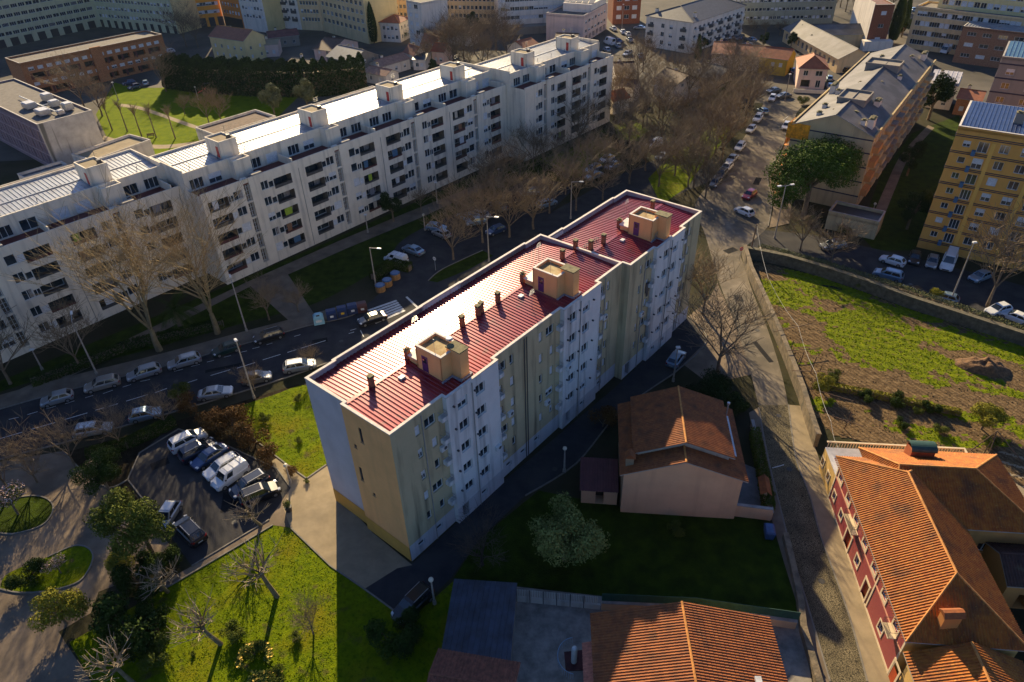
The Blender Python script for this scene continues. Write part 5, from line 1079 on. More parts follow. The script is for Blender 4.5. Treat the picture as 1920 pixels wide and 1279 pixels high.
# courtyard stair with round rail
CT = thing('curved_stair', 'sunken curved stair with a pale blue rail and a white cylinder beside the terracotta roof', 'stair', at(1078, 1240), 0, None, True)
f = MB(); n = 22; pts = [(-1.55*cos(t)*1.0, 1.55*sin(t)*1.1, 0) for t in [(-.35+2.2*i/n)*1.3-.9 for i in range(n+1)]]
for i in range(n): f.tube((pts[i][0], pts[i][1], .95), (pts[i+1][0], pts[i+1][1], .95), .03, n=5)
for p in pts: f.tube((p[0], p[1], 0.03), (p[0], p[1], .95), .014, n=4)
f.build('rail', mat('pale_blue_paint', (.25, .38, .50), .5, .1, 3), CT)
f = MB()
for i in range(9): f.box(-.9+.22*i, -.68+.22*i, -.9, .9, .04, .06+.03*i)
f.build('steps', mat('dark_red_steps', (.08, .02, .02), .8, .3, 2), CT)
f = MB(); f.tube((-.1, -.1, .05), (-.1, -.1, 2.2), .26, n=14); f.sphere((-.1, -.1, 2.2), .26, 12); f.build('tank', mat('white_tank', (.5, .52, .5), .5, .1, 2), CT)
# ================================================================ CARS
M_tyre = mat('tyre_rubber', (.015, .015, .016), .85, .2, 5); M_rim = mat('alloy_rim', (.35, .35, .36), .35, .2, 5, metal=.7)
M_cglass = mat('car_glass', (.012, .02, .03), .05, .2, 1, spec=.9); M_hl = mat('headlight_glass', (.6, .62, .65), .1, .1, 4, spec=.8); M_tl = mat('taillight_red', (.25, .01, .01), .2, .1, 4)
M_plast = mat('black_plastic', (.02, .02, .022), .6, .2, 4); M_plate = mat('number_plate', (.6, .6, .55), .5, .1, 3)
def paint(n, c, metal=.35): return mat('car_paint_'+n, c, .28, .06, .8, metal=metal, spec=.6, coat=.6)
PAINT = {'white': paint('white', (.62, .64, .66), 0), 'silver': paint('silver', (.36, .38, .40), .6), 'grey': paint('grey', (.14, .145, .15), .5), 'beige': paint('beige', (.34, .31, .27), .5), 'black': paint('black', (.012, .012, .014), .2),
         'blue': paint('blue', (.02, .05, .14), .4), 'dark blue': paint('dark_blue', (.012, .022, .05), .4), 'pale blue': paint('pale_blue', (.22, .32, .42), .5), 'green': paint('green', (.012, .04, .035), .3), 'red': paint('red', (.30, .01, .012), .2)}
CARS = {  # L, W, H, hood end, windscreen top, roof rear, rear glass base, belt z, hood z
    'hatchback': (4.0, 1.72, 1.48, .95, .25, -1.35, -1.85, .93, .82), 'estate': (4.55, 1.76, 1.47, 1.15, .45, -1.75, -2.15, .93, .82), 'saloon': (4.5, 1.76, 1.43, 1.1, .4, -.95, -1.65, .93, .84),
    'suv': (4.5, 1.84, 1.68, 1.15, .5, -1.8, -2.15, 1.08, .98), 'van': (4.4, 1.82, 1.85, 1.25, .75, -2.08, -2.17, 1.1, .95), 'big van': (5.4, 2.0, 2.4, 1.9, 1.35, -2.6, -2.68, 1.25, 1.1)}
def make_car(kd):
    L, W, H, xa, xb, xc, xd, bz, hz = CARS[kd]; hw = W/2; hl = L/2
    name = {'hatchback': 'parked_car', 'estate': 'estate_car', 'saloon': 'saloon_car', 'suv': 'suv', 'van': 'van', 'big van': 'delivery_van'}[kd]
    T = thing(name, 'x', 'van' if 'van' in kd else 'car')
    LOCAL.add(T.name)
    st = [(hl, .34, .56, .70), (hl-.08, .22, .66, .86), (hl-.35, .19, hz-.08, .95), (xa+.35, .18, hz, 1.0), (xa, .18, bz-.02, 1.0), (0, .18, bz, 1.0), (xd+.4, .18, bz, 1.0), (-hl+.25, .20, bz, .97), (-hl+.04, .24, bz-.12, .93), (-hl, .36, bz-.3, .84)]
    if kd == 'saloon': st[7] = (-hl+.25, .2, bz-.03, .97)
    f = MB(); ring = 10
    for x, zb, zt, k in st:
        w_ = hw*k; f.v += [(x, -w_*.9, zb), (x, -w_, zb+.14), (x, -w_, (zb+zt)/2+.06), (x, -w_*.985, zt-.1), (x, -w_*.86, zt), (x, w_*.86, zt), (x, w_*.985, zt-.1), (x, w_, (zb+zt)/2+.06), (x, w_, zb+.14), (x, w_*.9, zb)]
    for i in range(len(st)-1):
        for j in range(ring):
            a = i*ring+j; b = i*ring+(j+1) % ring; f.f.append((a, a+ring, b+ring, b)); f.m.append(0)
    f.f.append(tuple(range(ring))); f.m.append(0); f.f.append(tuple(range((len(st)-1)*ring, len(st)*ring))[::-1]); f.m.append(0)
    gb, gt = hw*.87, hw*.70; rz = H
    q = [(xa, -gb, bz-.01), (xd, -gb, bz-.01), (xd, gb, bz-.01), (xa, gb, bz-.01), (xb, -gt, rz-.06), (xc, -gt, rz-.07), (xc, gt, rz-.07), (xb, gt, rz-.06)]
    f.hexa([q[1], q[0], q[3], q[2], q[5], q[4], q[7], q[6]]); f.hexa([(xc+.04, -gt*.98, rz-.075), (xb-.04, -gt*.98, rz-.065), (xb-.04, gt*.98, rz-.065), (xc+.04, gt*.98, rz-.075), (xc+.2, -gt*.85, rz-.01), (xb-.25, -gt*.85, rz), (xb-.25, gt*.85, rz), (xc+.2, gt*.85, rz-.01)])
    bo = f.build('body', PAINT['silver'], T)
    lerp = lambda a, b, t: tuple(a[i]+(b[i]-a[i])*t for i in range(3))
    def pane(name, A, B, C, D_, s0, s1, t0, t1, off, m=M_cglass):
        # A,B bottom, D_,C top
        P = [lerp(lerp(A, B, s), lerp(D_, C, s), t) for s, t in ((s0, t0), (s1, t0), (s1, t1), (s0, t1))]; P = [tuple(p[i]+off[i] for i in range(3)) for p in P]
        MB().face(P).build(name, m, T)
    pane('windscreen', q[0], q[3], q[7], q[4], .05, .95, .06, .95, (.014, 0, .008)); pane('rear_window', q[1], q[2], q[6], q[5], .1, .9, .12, .92, (-.014, 0, .006), M_cglass if kd != 'van' else PAINT['white'])
    for sgn, (a, b, c, d) in ((-1, (0, 1, 5, 4)), (1, (3, 2, 6, 7))):
        rngs = ((.10, .45), (.49, .9)) if 'van' not in kd else ((.12, .36),)
        for s0, s1 in rngs: pane('side_window', q[a], q[b], q[c], q[d], s0, s1, .1, .88, (0, sgn*.012, .004))
        f = MB(); f.hexa([(xa-.35, sgn*(gb+.0), bz+.02), (xa-.2, sgn*gb, bz+.02), (xa-.2, sgn*(gb+.18), bz+.04), (xa-.35, sgn*(gb+.18), bz+.04), (xa-.35, sgn*gb, bz+.14), (xa-.25, sgn*gb, bz+.14), (xa-.25, sgn*(gb+.2), bz+.16), (xa-.35, sgn*(gb+.2), bz+.16)]); f.build('mirror', M_plast, T)
        MB().hexa([(hl-.30, sgn*hw*.6, hz-.22), (hl-.05, sgn*hw*.55, hz-.26), (hl-.18, sgn*hw*.93, hz-.24), (hl-.4, sgn*hw*.95, hz-.2), (hl-.32, sgn*hw*.6, hz-.05), (hl-.1, sgn*hw*.55, hz-.12), (hl-.22, sgn*hw*.9, hz-.1), (hl-.42, sgn*hw*.93, hz-.06)]).build('headlight', M_hl, T)
        MB().hexa([(-hl-.004, sgn*hw*.6, bz-.3), (-hl+.2, sgn*hw*.9, bz-.3), (-hl+.2, sgn*hw*.985, bz-.3), (-hl-.004, sgn*hw*.85, bz-.3), (-hl+.03, sgn*hw*.6, bz-.1), (-hl+.22, sgn*hw*.9, bz-.08), (-hl+.22, sgn*hw*.98, bz-.08), (-hl+.03, sgn*hw*.86, bz-.1)]).build('taillight', M_tl, T)
        for x in (hl-.82, -hl+.78):
            w_ = MB().tube((x, sgn*(hw-.2), .31), (x, sgn*(hw+.012), .31), .315, n=16).build('wheel', M_tyre, T); LOCAL.add(w_.name)
            r = MB(); r.tube((x, sgn*(hw+.012), .31), (x, sgn*(hw+.02), .31), .2, n=10); r.build('rim', M_rim, w_)
    MB().box(hl-.1, hl+.008, -hw*.5, hw*.5, .32, .5).build('grille', M_plast, T); MB().box(-hl-.012, -hl+.05, -.26, .26, .5, .61).build('number_plate', M_plate, T)
    if kd in ('estate', 'suv'):
        for s in (-1, 1): MB().box(xc+.15, xb-.2, s*gt*.92-.02, s*gt*.92+.02, rz-.05, rz+.03).build('roof_rail', M_steel, T)
    if kd == 'van':
        for x in (-1.4, -.5, .3): MB().box(x-.03, x+.03, -gt, gt, rz, rz+.05).build('roof_bar', M_steel, T)
    return T
GR = {'A': 'cars parked in a line along the upper kerb of the main road', 'B': 'cars on the lower side of the main road', 'P': 'cars in the small parking bay', 'T': 'cars parked under the bare trees', 'V': 'cars along the sunlit avenue', 'K': 'cars in the shaded car park below the ochre block', 'F': 'cars parked in the far streets'}
def car(fx, fy, rx, ry, kd, col, label, g=None):
    a, b = at(fx, fy, .5), at(rx, ry, .5); c = (a+b)/2; c.z = .035
    def sw(o, n):
        if o.name.startswith('body') and not o.name.startswith('body_'):
            n.material_slots[0].link = 'OBJECT'; n.material_slots[0].material = PAINT[col]
    return place('car'+kd, lambda: make_car(kd), c, dirang(b, a), label, None, GR.get(g), swap=sw)
for q in [
 (74, 757, 140, 739, 'hatchback', 'silver', 'silver hatchback, lowest and leftmost car of the line along the kerb', 'A'), (157, 730, 226, 712, 'estate', 'beige', 'beige estate car, second from the left in the kerbside line', 'A'),
 (238, 709, 302, 690, 'estate', 'silver', 'silver estate car, third from the left in the kerbside line', 'A'), (315, 687, 376, 670, 'estate', 'silver', 'silver estate car, fourth from the left in the kerbside line', 'A'),
 (398, 664, 450, 647, 'hatchback', 'green', 'dark green car in the kerbside line beside the tall street lamp', 'A'), (472, 640, 535, 622, 'estate', 'black', 'black estate car at the right end of the kerbside line', 'A'),
 (213, 800, 138, 812, 'estate', 'silver', 'silver car at the left end of the lower row beside the hedge', 'B'), (304, 771, 243, 784, 'hatchback', 'pale blue', 'pale blue hatchback, second car of the lower row', 'B'),
 (433, 733, 376, 742, 'saloon', 'silver', 'silver saloon half hidden by a bushy shrub in the lower row', 'B'), (512, 703, 452, 715, 'hatchback', 'grey', 'grey hatchback behind bare twigs at the foot of the lamp post', 'B'),
 (592, 681, 532, 692, 'estate', 'silver', 'silver estate car nearest the crimson-roofed block on the main road', 'B'), (673, 606, 722, 591, 'saloon', 'black', 'black car driving over the zebra crossing', None),
 (383, 812, 322, 843, 'suv', 'white', 'white suv at the top end of the parking bay', 'P'), (404, 829, 340, 862, 'suv', 'dark blue', 'dark blue suv beside the white suv in the parking bay', 'P'),
 (362, 877, 424, 838, 'saloon', 'blue', 'dark teal saloon with glossy roof, third in the parking bay', 'P'), (387, 894, 448, 858, 'estate', 'white', 'white estate car between the teal saloon and the white van', 'P'),
 (401, 915, 462, 873, 'van', 'white', 'white van with roof bars in the parking bay', 'P'), (436, 930, 500, 893, 'suv', 'dark blue', 'dark blue suv right of the white van in the parking bay', 'P'),
 (524, 912, 452, 942, 'suv', 'black', 'black suv at the lower right end of the parking bay, facing the shrubs', 'P'), (303, 985, 325, 950, 'hatchback', 'silver', 'silver car mostly hidden under the broad evergreen tree', 'P'),
 (335, 975, 378, 1018, 'suv', 'black', 'black suv parked alone below the evergreen tree', 'P'), (1277, 660, 1258, 686, 'hatchback', 'pale blue', 'lone pale blue hatchback on the shaded lane behind the block', None),
 (748, 1160, 800, 1108, 'suv', 'black', 'black suv in deep shade on the lane by the bottom lawn', None),
 (758, 463, 792, 476, 'saloon', 'pale blue', 'pale blue saloon on the side road above the round bins', 'T'), (725, 482, 760, 492, 'van', 'white', 'white van mostly behind the dark hedge', 'T'),
 (815, 433, 840, 444, 'hatchback', 'silver', 'silver car at the left edge of the bare thicket', 'T'), (826, 428, 810, 426, 'hatchback', 'pale blue', 'pale blue car tucked behind the silver car at the thicket edge', 'T'),
 (917, 437, 942, 428, 'hatchback', 'blue', 'blue car behind the double lamp post', 'T'), (1040, 377, 1010, 387, 'estate', 'pale blue', 'pale blue estate car seen through the bare branches', 'T'),
 (865, 403, 885, 413, 'saloon', 'pale blue', 'pale blue roof showing through twigs, left one', 'T'), (890, 398, 912, 406, 'saloon', 'silver', 'silver roof showing through twigs, middle one', 'T'), (880, 418, 905, 414, 'hatchback', 'pale blue', 'pale blue roof lowest of those under the left thicket', 'T'),
 (925, 380, 945, 393, 'saloon', 'grey', 'grey car deep under the bare thicket', 'T'), (980, 362, 1010, 360, 'estate', 'silver', 'silver estate behind twigs above the pale blue estate', 'T'),
 (1098, 322, 1125, 312, 'estate', 'silver', 'silver estate under the bare trees towards the avenue', 'T'), (1105, 333, 1122, 327, 'saloon', 'pale blue', 'pale blue saloon under the bare trees towards the avenue', 'T'), (1128, 302, 1146, 296, 'hatchback', 'white', 'white hatchback among the bare trees nearest the white terrace end', 'T'), (1140, 315, 1158, 308, 'hatchback', 'silver', 'silver hatchback under twigs just right of the white one', 'T'),
 (1216, 275, 1236, 268, 'van', 'white', 'white van under the avenue trees', 'T'), (1236, 297, 1252, 290, 'saloon', 'silver', 'silver saloon on the grass edge under the avenue trees', 'T'),
 (1423, 204, 1437, 213, 'hatchback', 'pale blue', 'pale blue car first along the left kerb of the avenue', 'V'), (1414, 231, 1427, 215, 'suv', 'white', 'white suv second along the left kerb of the avenue', 'V'),
 (1402, 249, 1414, 237, 'hatchback', 'white', 'white hatchback third along the left kerb of the avenue', 'V'), (1381, 283, 1394, 268, 'estate', 'white', 'white estate casting a clear shadow on the avenue', 'V'),
 (1366, 305, 1379, 292, 'saloon', 'silver', 'silver saloon fifth along the left kerb of the avenue', 'V'), (1355, 321, 1370, 308, 'hatchback', 'white', 'white hatchback in front of the dark blue car on the avenue', 'V'),
 (1345, 336, 1359, 321, 'suv', 'dark blue', 'dark blue suv on the left kerb of the avenue', 'V'), (1334, 351, 1348, 336, 'hatchback', 'grey', 'grey hatchback last along the left kerb of the avenue', 'V'),
 (1398, 371, 1412, 361, 'hatchback', 'red', 'red car peeping out from under the big pine', 'V'), (1384, 392, 1407, 402, 'hatchback', 'white', 'white hatchback turning on the open junction', 'V'),
 (1470, 243, 1478, 231, 'hatchback', 'white', 'white car on the right side of the avenue below the orange net', 'V'), (1445, 190, 1451, 179, 'hatchback', 'white', 'white car driving round the roundabout', 'V'), (1443, 302-130, 1458, 169, 'saloon', 'grey', 'grey car at the far side of the roundabout', 'V'), (1462, 181, 1476, 179, 'saloon', 'grey', 'darker grey car beside the roundabout island', 'V'),
 (1541, 463, 1582, 458, 'estate', 'silver', 'silver estate behind bare twigs in the shaded car park', 'K'), (1655, 484, 1692, 495, 'hatchback', 'white', 'white hatchback parked side-on in the shaded car park', 'K'),
 (1712, 496, 1717, 474, 'hatchback', 'black', 'black car nose-out at the foot of the ochre block', 'K'), (1744, 503, 1751, 481, 'hatchback', 'silver', 'silver car nose-out at the foot of the ochre block', 'K'), (1772, 508, 1784, 478, 'big van', 'white', 'white delivery van nose-out at the foot of the ochre block', 'K'),
 (1642, 511, 1688, 523, 'suv', 'pale blue', 'pale blue suv driving through the shaded car park', 'K'), (1706, 541, 1720, 552, 'hatchback', 'black', 'black car close to the mossy boundary wall', 'K'), (1760, 556, 1782, 562, 'hatchback', 'pale blue', 'pale blue car behind the yellow-green shrub on the wall', 'K'),
 (1830, 522, 1848, 515, 'saloon', 'pale blue', 'pale blue car under the large bare tree in the car park', 'K'), (1858, 585, 1885, 578, 'hatchback', 'white', 'white car end showing beyond the boundary wall', 'K'), (1895, 592, 1915, 600, 'saloon', 'white', 'white bonnet at the far right of the boundary wall', 'K'),
 (1555, 142, 1556, 153, 'hatchback', 'pale blue', 'pale blue car beside the pink villa, upper one', 'F'), (1555, 156, 1557, 168, 'hatchback', 'pale blue', 'pale blue car beside the pink villa, lower one', 'F'), (1486, 128, 1487, 138, 'hatchback', 'blue', 'blue car between the yellow house and the pink villa', 'F'), (1578, 131, 1592, 135, 'suv', 'black', 'black car in the shade behind the pink villa', 'F'),
 (1343, 74, 1358, 76, 'saloon', 'blue', 'blue car at the left of the little far car park', 'F'), (1359, 67, 1369, 72, 'hatchback', 'white', 'white car in the little far car park', 'F'), (1374, 69, 1382, 74, 'hatchback', 'grey', 'grey car in the little far car park', 'F'), (1385, 73, 1393, 68, 'hatchback', 'blue', 'dark blue car in the little far car park', 'F'),
 (1402, 73, 1414, 76, 'saloon', 'pale blue', 'pale blue car near the lit far lawn', 'F'), (1392, 84, 1410, 86, 'estate', 'silver', 'silver car nearest the roofs in the little far car park', 'F'),
 (1134, 77, 1152, 84, 'big van', 'white', 'white delivery van in the far side street', 'F'), (1153, 74, 1164, 80, 'saloon', 'blue', 'blue car beside the white delivery van', 'F'), (1155, 82, 1163, 90, 'hatchback', 'pale blue', 'pale blue car below the white delivery van', 'F'), (1133, 90, 1142, 97, 'hatchback', 'pale blue', 'pale blue car nearest the end of the white terrace', 'F'),
 (1146, 52, 1153, 56, 'hatchback', 'white', 'white car far up the side street', 'F'), (1165, 57, 1170, 63, 'hatchback', 'white', 'white car crossing the far junction', 'F'), (1174, 62, 1180, 67, 'hatchback', 'white', 'second white car behind the one crossing the far junction', 'F'), (1177, 72, 1184, 78, 'saloon', 'silver', 'silver car in the far street row', 'F'), (1192, 52, 1206, 53, 'saloon', 'silver', 'silver car below the orange brick house', 'F'),
 (1168, 105, 1185, 97, 'estate', 'silver', 'silver estate in front of the white hip-roofed block', 'F'), (1197, 100, 1204, 110, 'hatchback', 'pale blue', 'pale blue car at the corner of the white hip-roofed block', 'F'),
 (236, 157, 248, 155, 'hatchback', 'blue', 'blue car left in front of the orange brick block', 'F'), (246, 165, 258, 162, 'hatchback', 'blue', 'blue car lowest in front of the orange brick block', 'F'), (272, 150, 274, 162, 'hatchback', 'pale blue', 'pale blue car rightmost in front of the orange brick block', 'F'), (312, 98, 322, 96, 'hatchback', 'white', 'white car beside the end of the orange brick block', 'F'),
 (1700+22, 68+5, 1735, 78, 'hatchback', 'white', 'white car parked in front of the beige row', 'F'), (1760, 80, 1772, 84, 'hatchback', 'black', 'black car parked in front of the beige row', 'F'), (1697, 21, 1706, 25, 'hatchback', 'white', 'white car at the corner beyond the dark cypresses', 'F'), (1706, 27-10, 1714, 20, 'hatchback', 'pale blue', 'pale blue car beyond the dark cypresses', 'F')]:
    car(*q)
# box truck
def lorry():
    T = thing('box_truck', 'white box truck on the sunlit road behind the slate-roofed block', 'truck'); LOCAL.add(T.name)
    MB().box(-3.2, 1.0, -1.15, 1.15, .9, 3.2).build('cargo_box', PAINT['white'], T); f = MB(); f.hexa([(1.1, -1.05, .5), (3.0, -1.05, .5), (3.0, 1.05, .5), (1.1, 1.05, .5), (1.1, -1.0, 2.4), (2.4, -1.0, 2.4), (2.4, 1.0, 2.4), (1.1, 1.0, 2.4)]); f.build('cab', PAINT['white'], T)
    MB().hexa([(2.99, -.9, 1.45), (3.02, -.9, 1.45), (3.02, .9, 1.45), (2.72, .9, 1.45), (2.45, -.88, 2.3), (2.5, -.88, 2.3), (2.5, .88, 2.3), (2.45, .88, 2.3)]).build('windscreen', M_cglass, T); MB().box(-3.1, 2.8, -.6, .6, .5, .9).build('chassis', M_plast, T)
    for x in (-2.2, 2.1):
        for s in (-1, 1): MB().tube((x, s*.8, .45), (x, s*1.1, .45), .45, n=14).build('wheel', M_tyre, T)
    return T
a, b = at(1764, 103), at(1790, 96); o = lorry(); o.location = (a+b)/2; o.rotation_euler = (0, 0, dirang(b, a))

# ================================================================ TREES
M_bark = mat('bare_bark', (.17, .125, .08), .9, .3, 2.5, bump=.02, bscale=12); M_twig = mat('bare_twigs', (.20, .145, .085), .9, .25, 1.0)
M_barkp = mat('plane_bark', (.24, .19, .10), .9, .4, 1.6, col2=(.13, .10, .05)); M_pale = mat('pale_twigs', (.30, .24, .16), .9, .3, 1)
M_gold = mat('golden_twigs', (.34, .25, .12), .9, .3, 1)
def bare(seed, H, spread, r0, limbs, gens, trunk=.28, up=.55, minr=.012, droop=0., lean=(0, 0), k=(4, 4, 4), jit=.5):
    R_ = random.Random(seed); tr = MB(); cr_ = MB()
    def rec(p, d, ln, r, g):
        n = 2 if g < 3 else 1
        mbx = tr if g <= 1 else cr_; sides = 7 if g == 0 else (5 if g == 1 else 3)
        pts = [(p, r)]
        for i in range(n):
            q = p+d*(ln/n); r2 = r*(.72 if n == 1 else .85)
            mbx.tube(p, q, max(r, minr), max(r2, minr*.8), sides, caps=False); p, r = q, r2; pts.append((p, r))
            d = (d+Vector((R_.uniform(-1, 1), R_.uniform(-1, 1), R_.uniform(-.4, .6)))*.16).normalized()
        if g >= gens: return
        kk = k[min(g-1, len(k)-1)]
        for i in range(kk):
            a = R_.uniform(0, 2*pi); t = R_.uniform(.35, 1) if i else 1
            s, rr = pts[0][0].lerp(pts[-1][0], t), r
            side = Vector((cos(a), sin(a), R_.uniform(-.3, .5)-droop))
            nd = (d*(1.0 if i == 0 else .62)+side*(jit*(1 if i else .4))+Vector((0, 0, .12))).normalized()
            rec(s, nd, ln*R_.uniform(.55, .8), rr*R_.uniform(.5, .68), g+1)
    top = Vector((lean[0], lean[1], H*trunk)); p = Vector((0, 0, -.1)); mid = top*.5+Vector((R_.uniform(-.1, .1), R_.uniform(-.1, .1), 0))
    tr.tube(p, mid, r0*1.15, r0*.9, 8, caps=False); tr.tube(mid, top, r0*.9, r0*.75, 8, caps=False)
    for i in range(limbs):
        a = 2*pi*i/limbs+R_.uniform(-.4, .4); o = spread*R_.uniform(.5, 1.15)/H
        d = Vector((cos(a)*o*1.5, sin(a)*o*1.5, up+R_.uniform(0, .5))).normalized() if i or limbs < 3 else Vector((.05, .05, 1)).normalized()
        st = top*(1-.25*R_.random() if trunk > .2 else 1)
        rec(Vector(st), d, H*(1-trunk)*R_.uniform(.34, .46), r0*R_.uniform(.38, .55), 1)
    return tr, cr_
def bare_tree(name, label, cat, args, bm=None, tm=None):
    def mk():
        tr, c = bare(*args[0], **args[1]); T = thing(name, label, cat); LOCAL.add(T.name)
        tr.build('trunk', bm or M_bark, T); c.build('branches', tm or M_twig, T); return T
    return mk
def leaves(R_, mb, blobs, n, s0, s1, fill=.55, flat=.0, mi=0):
    tot = sum(b[3]*b[4]*b[5] for b in blobs)**1.0
    for (x, y, z, a, b, c) in blobs:
        for i in range(int(n*a*b*c/tot)):
            u = Vector((R_.gauss(0, 1), R_.gauss(0, 1), R_.gauss(0, 1))).normalized(); r = fill+(1-fill)*R_.random()**.6
            r *= 1+.45*NZ.noise(Vector((u.x*2+x, u.y*2+y, u.z*2+z)))
            p = Vector((x+u.x*a*r, y+u.y*b*r, z+u.z*c*r)); s = R_.uniform(s0, s1)
            t = (u+Vector((R_.uniform(-1, 1), R_.uniform(-1, 1), R_.uniform(-1, 1)))*.9).normalized(); v = t.orthogonal().normalized(); w_ = t.cross(v); g = R_.uniform(0, 6.28); v2 = v*cos(g)+w_*sin(g); w2 = t.cross(v2)
            mb.face([p-v2*s*.5, p+w2*s*.32, p+v2*s*.5, p-w2*s*.32], mi)
def leafy(name, label, cat, seed, blobs, n, s0, s1, m, trunk=(2.0, .2), fill=.5, extra=None, stems=4):
    def mk():
        R_ = random.Random(seed); T = thing(name, label, cat); LOCAL.add(T.name); t = MB()
        h, r = trunk
        if h: t.tube((0, 0, -.1), (0, 0, h), r, r*.75, 8, caps=False)
        for b in blobs[:stems+6]:
            t.tube((0, 0, h*.9), (b[0]*.8, b[1]*.8, b[2]), r*.5, r*.15, 5, caps=False)
        t.build('trunk' if h > .5 else 'stems', M_bark, T)
        c = MB(); leaves(R_, c, blobs, n, s0, s1, fill); c.build('crown' if h > .5 else 'foliage', m, T)
        if extra: extra(T, R_)
        return T
    return mk
def leafm(n, c1, c2, sc=.8): 
    m = mat(n, c1, .8, .2, sc, col2=c2, spec=.08); return m
L_dk = leafm('dark_evergreen_leaves', (.055, .085, .012), (.018, .035, .008)); L_md = leafm('olive_green_leaves', (.12, .14, .02), (.05, .07, .012)); L_yl = leafm('yellow_green_leaves', (.30, .27, .03), (.12, .13, .015)); L_pn = leafm('pine_needles', (.085, .14, .012), (.025, .055, .008), .5)
L_cn = leafm('conifer_needles', (.03, .055, .012), (.012, .025, .008), .6); L_gy = leafm('grey_green_leaves', (.17, .18, .08), (.07, .08, .04)); L_or = leafm('rust_leaves', (.17, .09, .025), (.07, .035, .012)); M_flw = mat('pink_white_blossom', (.62, .42, .36), .7, .2, 3); M_yfl = mat('yellow_flowers', (.75, .48, .02), .6, .2, 3)
def blobs(seed, n, R0, z, rz, br=.5, flat=1.0):
    R_ = random.Random(seed); o = []
    for i in range(n):
        a = R_.uniform(0, 2*pi); d = R0*sqrt(R_.random())*.8; zz = z+R_.uniform(-1, 1)*rz*(1-.5*(d/R0)); b = R0*br*R_.uniform(.7, 1.2)
        o.append((cos(a)*d, sin(a)*d, zz, b, b, b*flat))
    return o
# two large plane trees before the white terrace
def tplace(key, mk, px, label, cat, group=None, sc=1., rz=0, z=0.02): 
    p = at(*px) if not isinstance(px, Vector) else px; p = Vector((p.x, p.y, z)); return place(key, mk, p, rz, label, cat, group, sc)
BP = ((31, 23, 9, .45, 5, 5), dict(trunk=.16, up=1.5, minr=.02, k=(5, 4, 4, 4), jit=.6))
tplace('plane1', bare_tree('plane_tree', '', 'tree', BP, M_barkp, M_gold), (299, 657), 'tall bare plane tree, left one of two before the white terrace', 'tree', rz=.6)
BP2 = ((37, 22, 8, .42, 5, 5), dict(trunk=.16, up=1.6, minr=.02, k=(5, 4, 4, 4), jit=.58))
tplace('plane2', bare_tree('plane_tree', '', 'tree', BP2, M_barkp, M_gold), (408, 625), 'tall bare plane tree, right one of two before the white terrace', 'tree', rz=2.2)
# bare avenue trees: three variants
AV = [bare_tree('bare_tree', '', 'bare tree', ((s, h, sp, .2, 6, 4), dict(trunk=.22, up=.75, minr=.021, k=(5, 5, 5), jit=.68))) for s, h, sp in ((3, 12, 6.5), (5, 13, 6.0), (8, 11, 7.0), (12, 13.5, 7.0))]
G_AV = 'bare winter trees between the white terrace, the crimson-roofed block and the avenue'
RT_ = random.Random(4)
def avt(px, py, sc=1., v=None, label=None, g=G_AV):
    i = RT_.randrange(4) if v is None else v
    return tplace('av%d' % i, AV[i], (px, py), label or 'bare brown tree in the thick belt of leafless trees between the buildings', 'bare tree', g, sc*RT_.uniform(.85, 1.15), RT_.uniform(0, 6.28))
for x, y in [(850, 487), (870, 445), (905, 455), (930, 410), (955, 445), (985, 395), (1000, 430), (1030, 400), (1060, 365), (1080, 395), (1110, 350), (1130, 375), (905, 395), (940, 370), (975, 355), (1020, 340), (1060, 330), (1100, 305), (1140, 330), (1165, 300), (1180, 345), (1210, 320), (1235, 350), (1265, 330), (1290, 352), (1180, 268), (1205, 290), (1240, 262), (1270, 290), (1305, 300), (1318, 330), (1330, 262), (1340, 290), (1352, 305), (1160, 232), (1205, 240), (1235, 222), (1280, 245), (1310, 225), (1345, 240), (1368, 262), (1375, 225), (1395, 235), (1410, 205), (1200, 205), (1250, 195), (1290, 188), (1330, 195), (1370, 190), (1350, 165), (1395, 170), (1420, 180), (1265, 165), (1225, 170), (1310, 160), (1205, 135), (1195, 160), (1375, 140), (1405, 150), (1000, 318), (1085, 280), (1290, 275), (1155, 205), (1322, 372), (1300, 352)]: avt(x, y)
for x, y, s in [(800, 128, 1.0), (820, 112, 1.1), (845, 130, 1.), (870, 112, 1.1), (890, 100, 1.), (915, 118, 1.), (850, 95, 1.), (900, 85, .9), (835, 82, .9), (930, 96, 1.), (870, 78, .8), (950, 108, .9), (810, 92, .8), (880, 132, 1.0), (905, 130, 1.), (840, 112, 1.1), (858, 120, 1.2), (930, 85, 1.), (955, 92, .9)]: avt(x, y, s*1.05, None, 'bare brown tree in the thicket behind the middle of the white terrace', 'bare trees of the thicket behind the white terrace')
for x, y in [(1560, 28), (1585, 22), (1600, 35), (1630, 20), (1650, 14), (1670, 22), (1575, 14), (1610, 10), (1540, 40)]: avt(x, y, 1.2, None, 'bare tree in the far wood behind the narrow tower house', 'bare trees of the far wood')
for x, y, s in [(228, 838, .55), (312, 800, .5), (140, 872, .6), (70, 905, .65), (20, 925, .7), (590, 690, .35)]: avt(x, y, s, None, 'small bare street tree along the lower kerb of the main road', 'small bare street trees along the lower kerb')
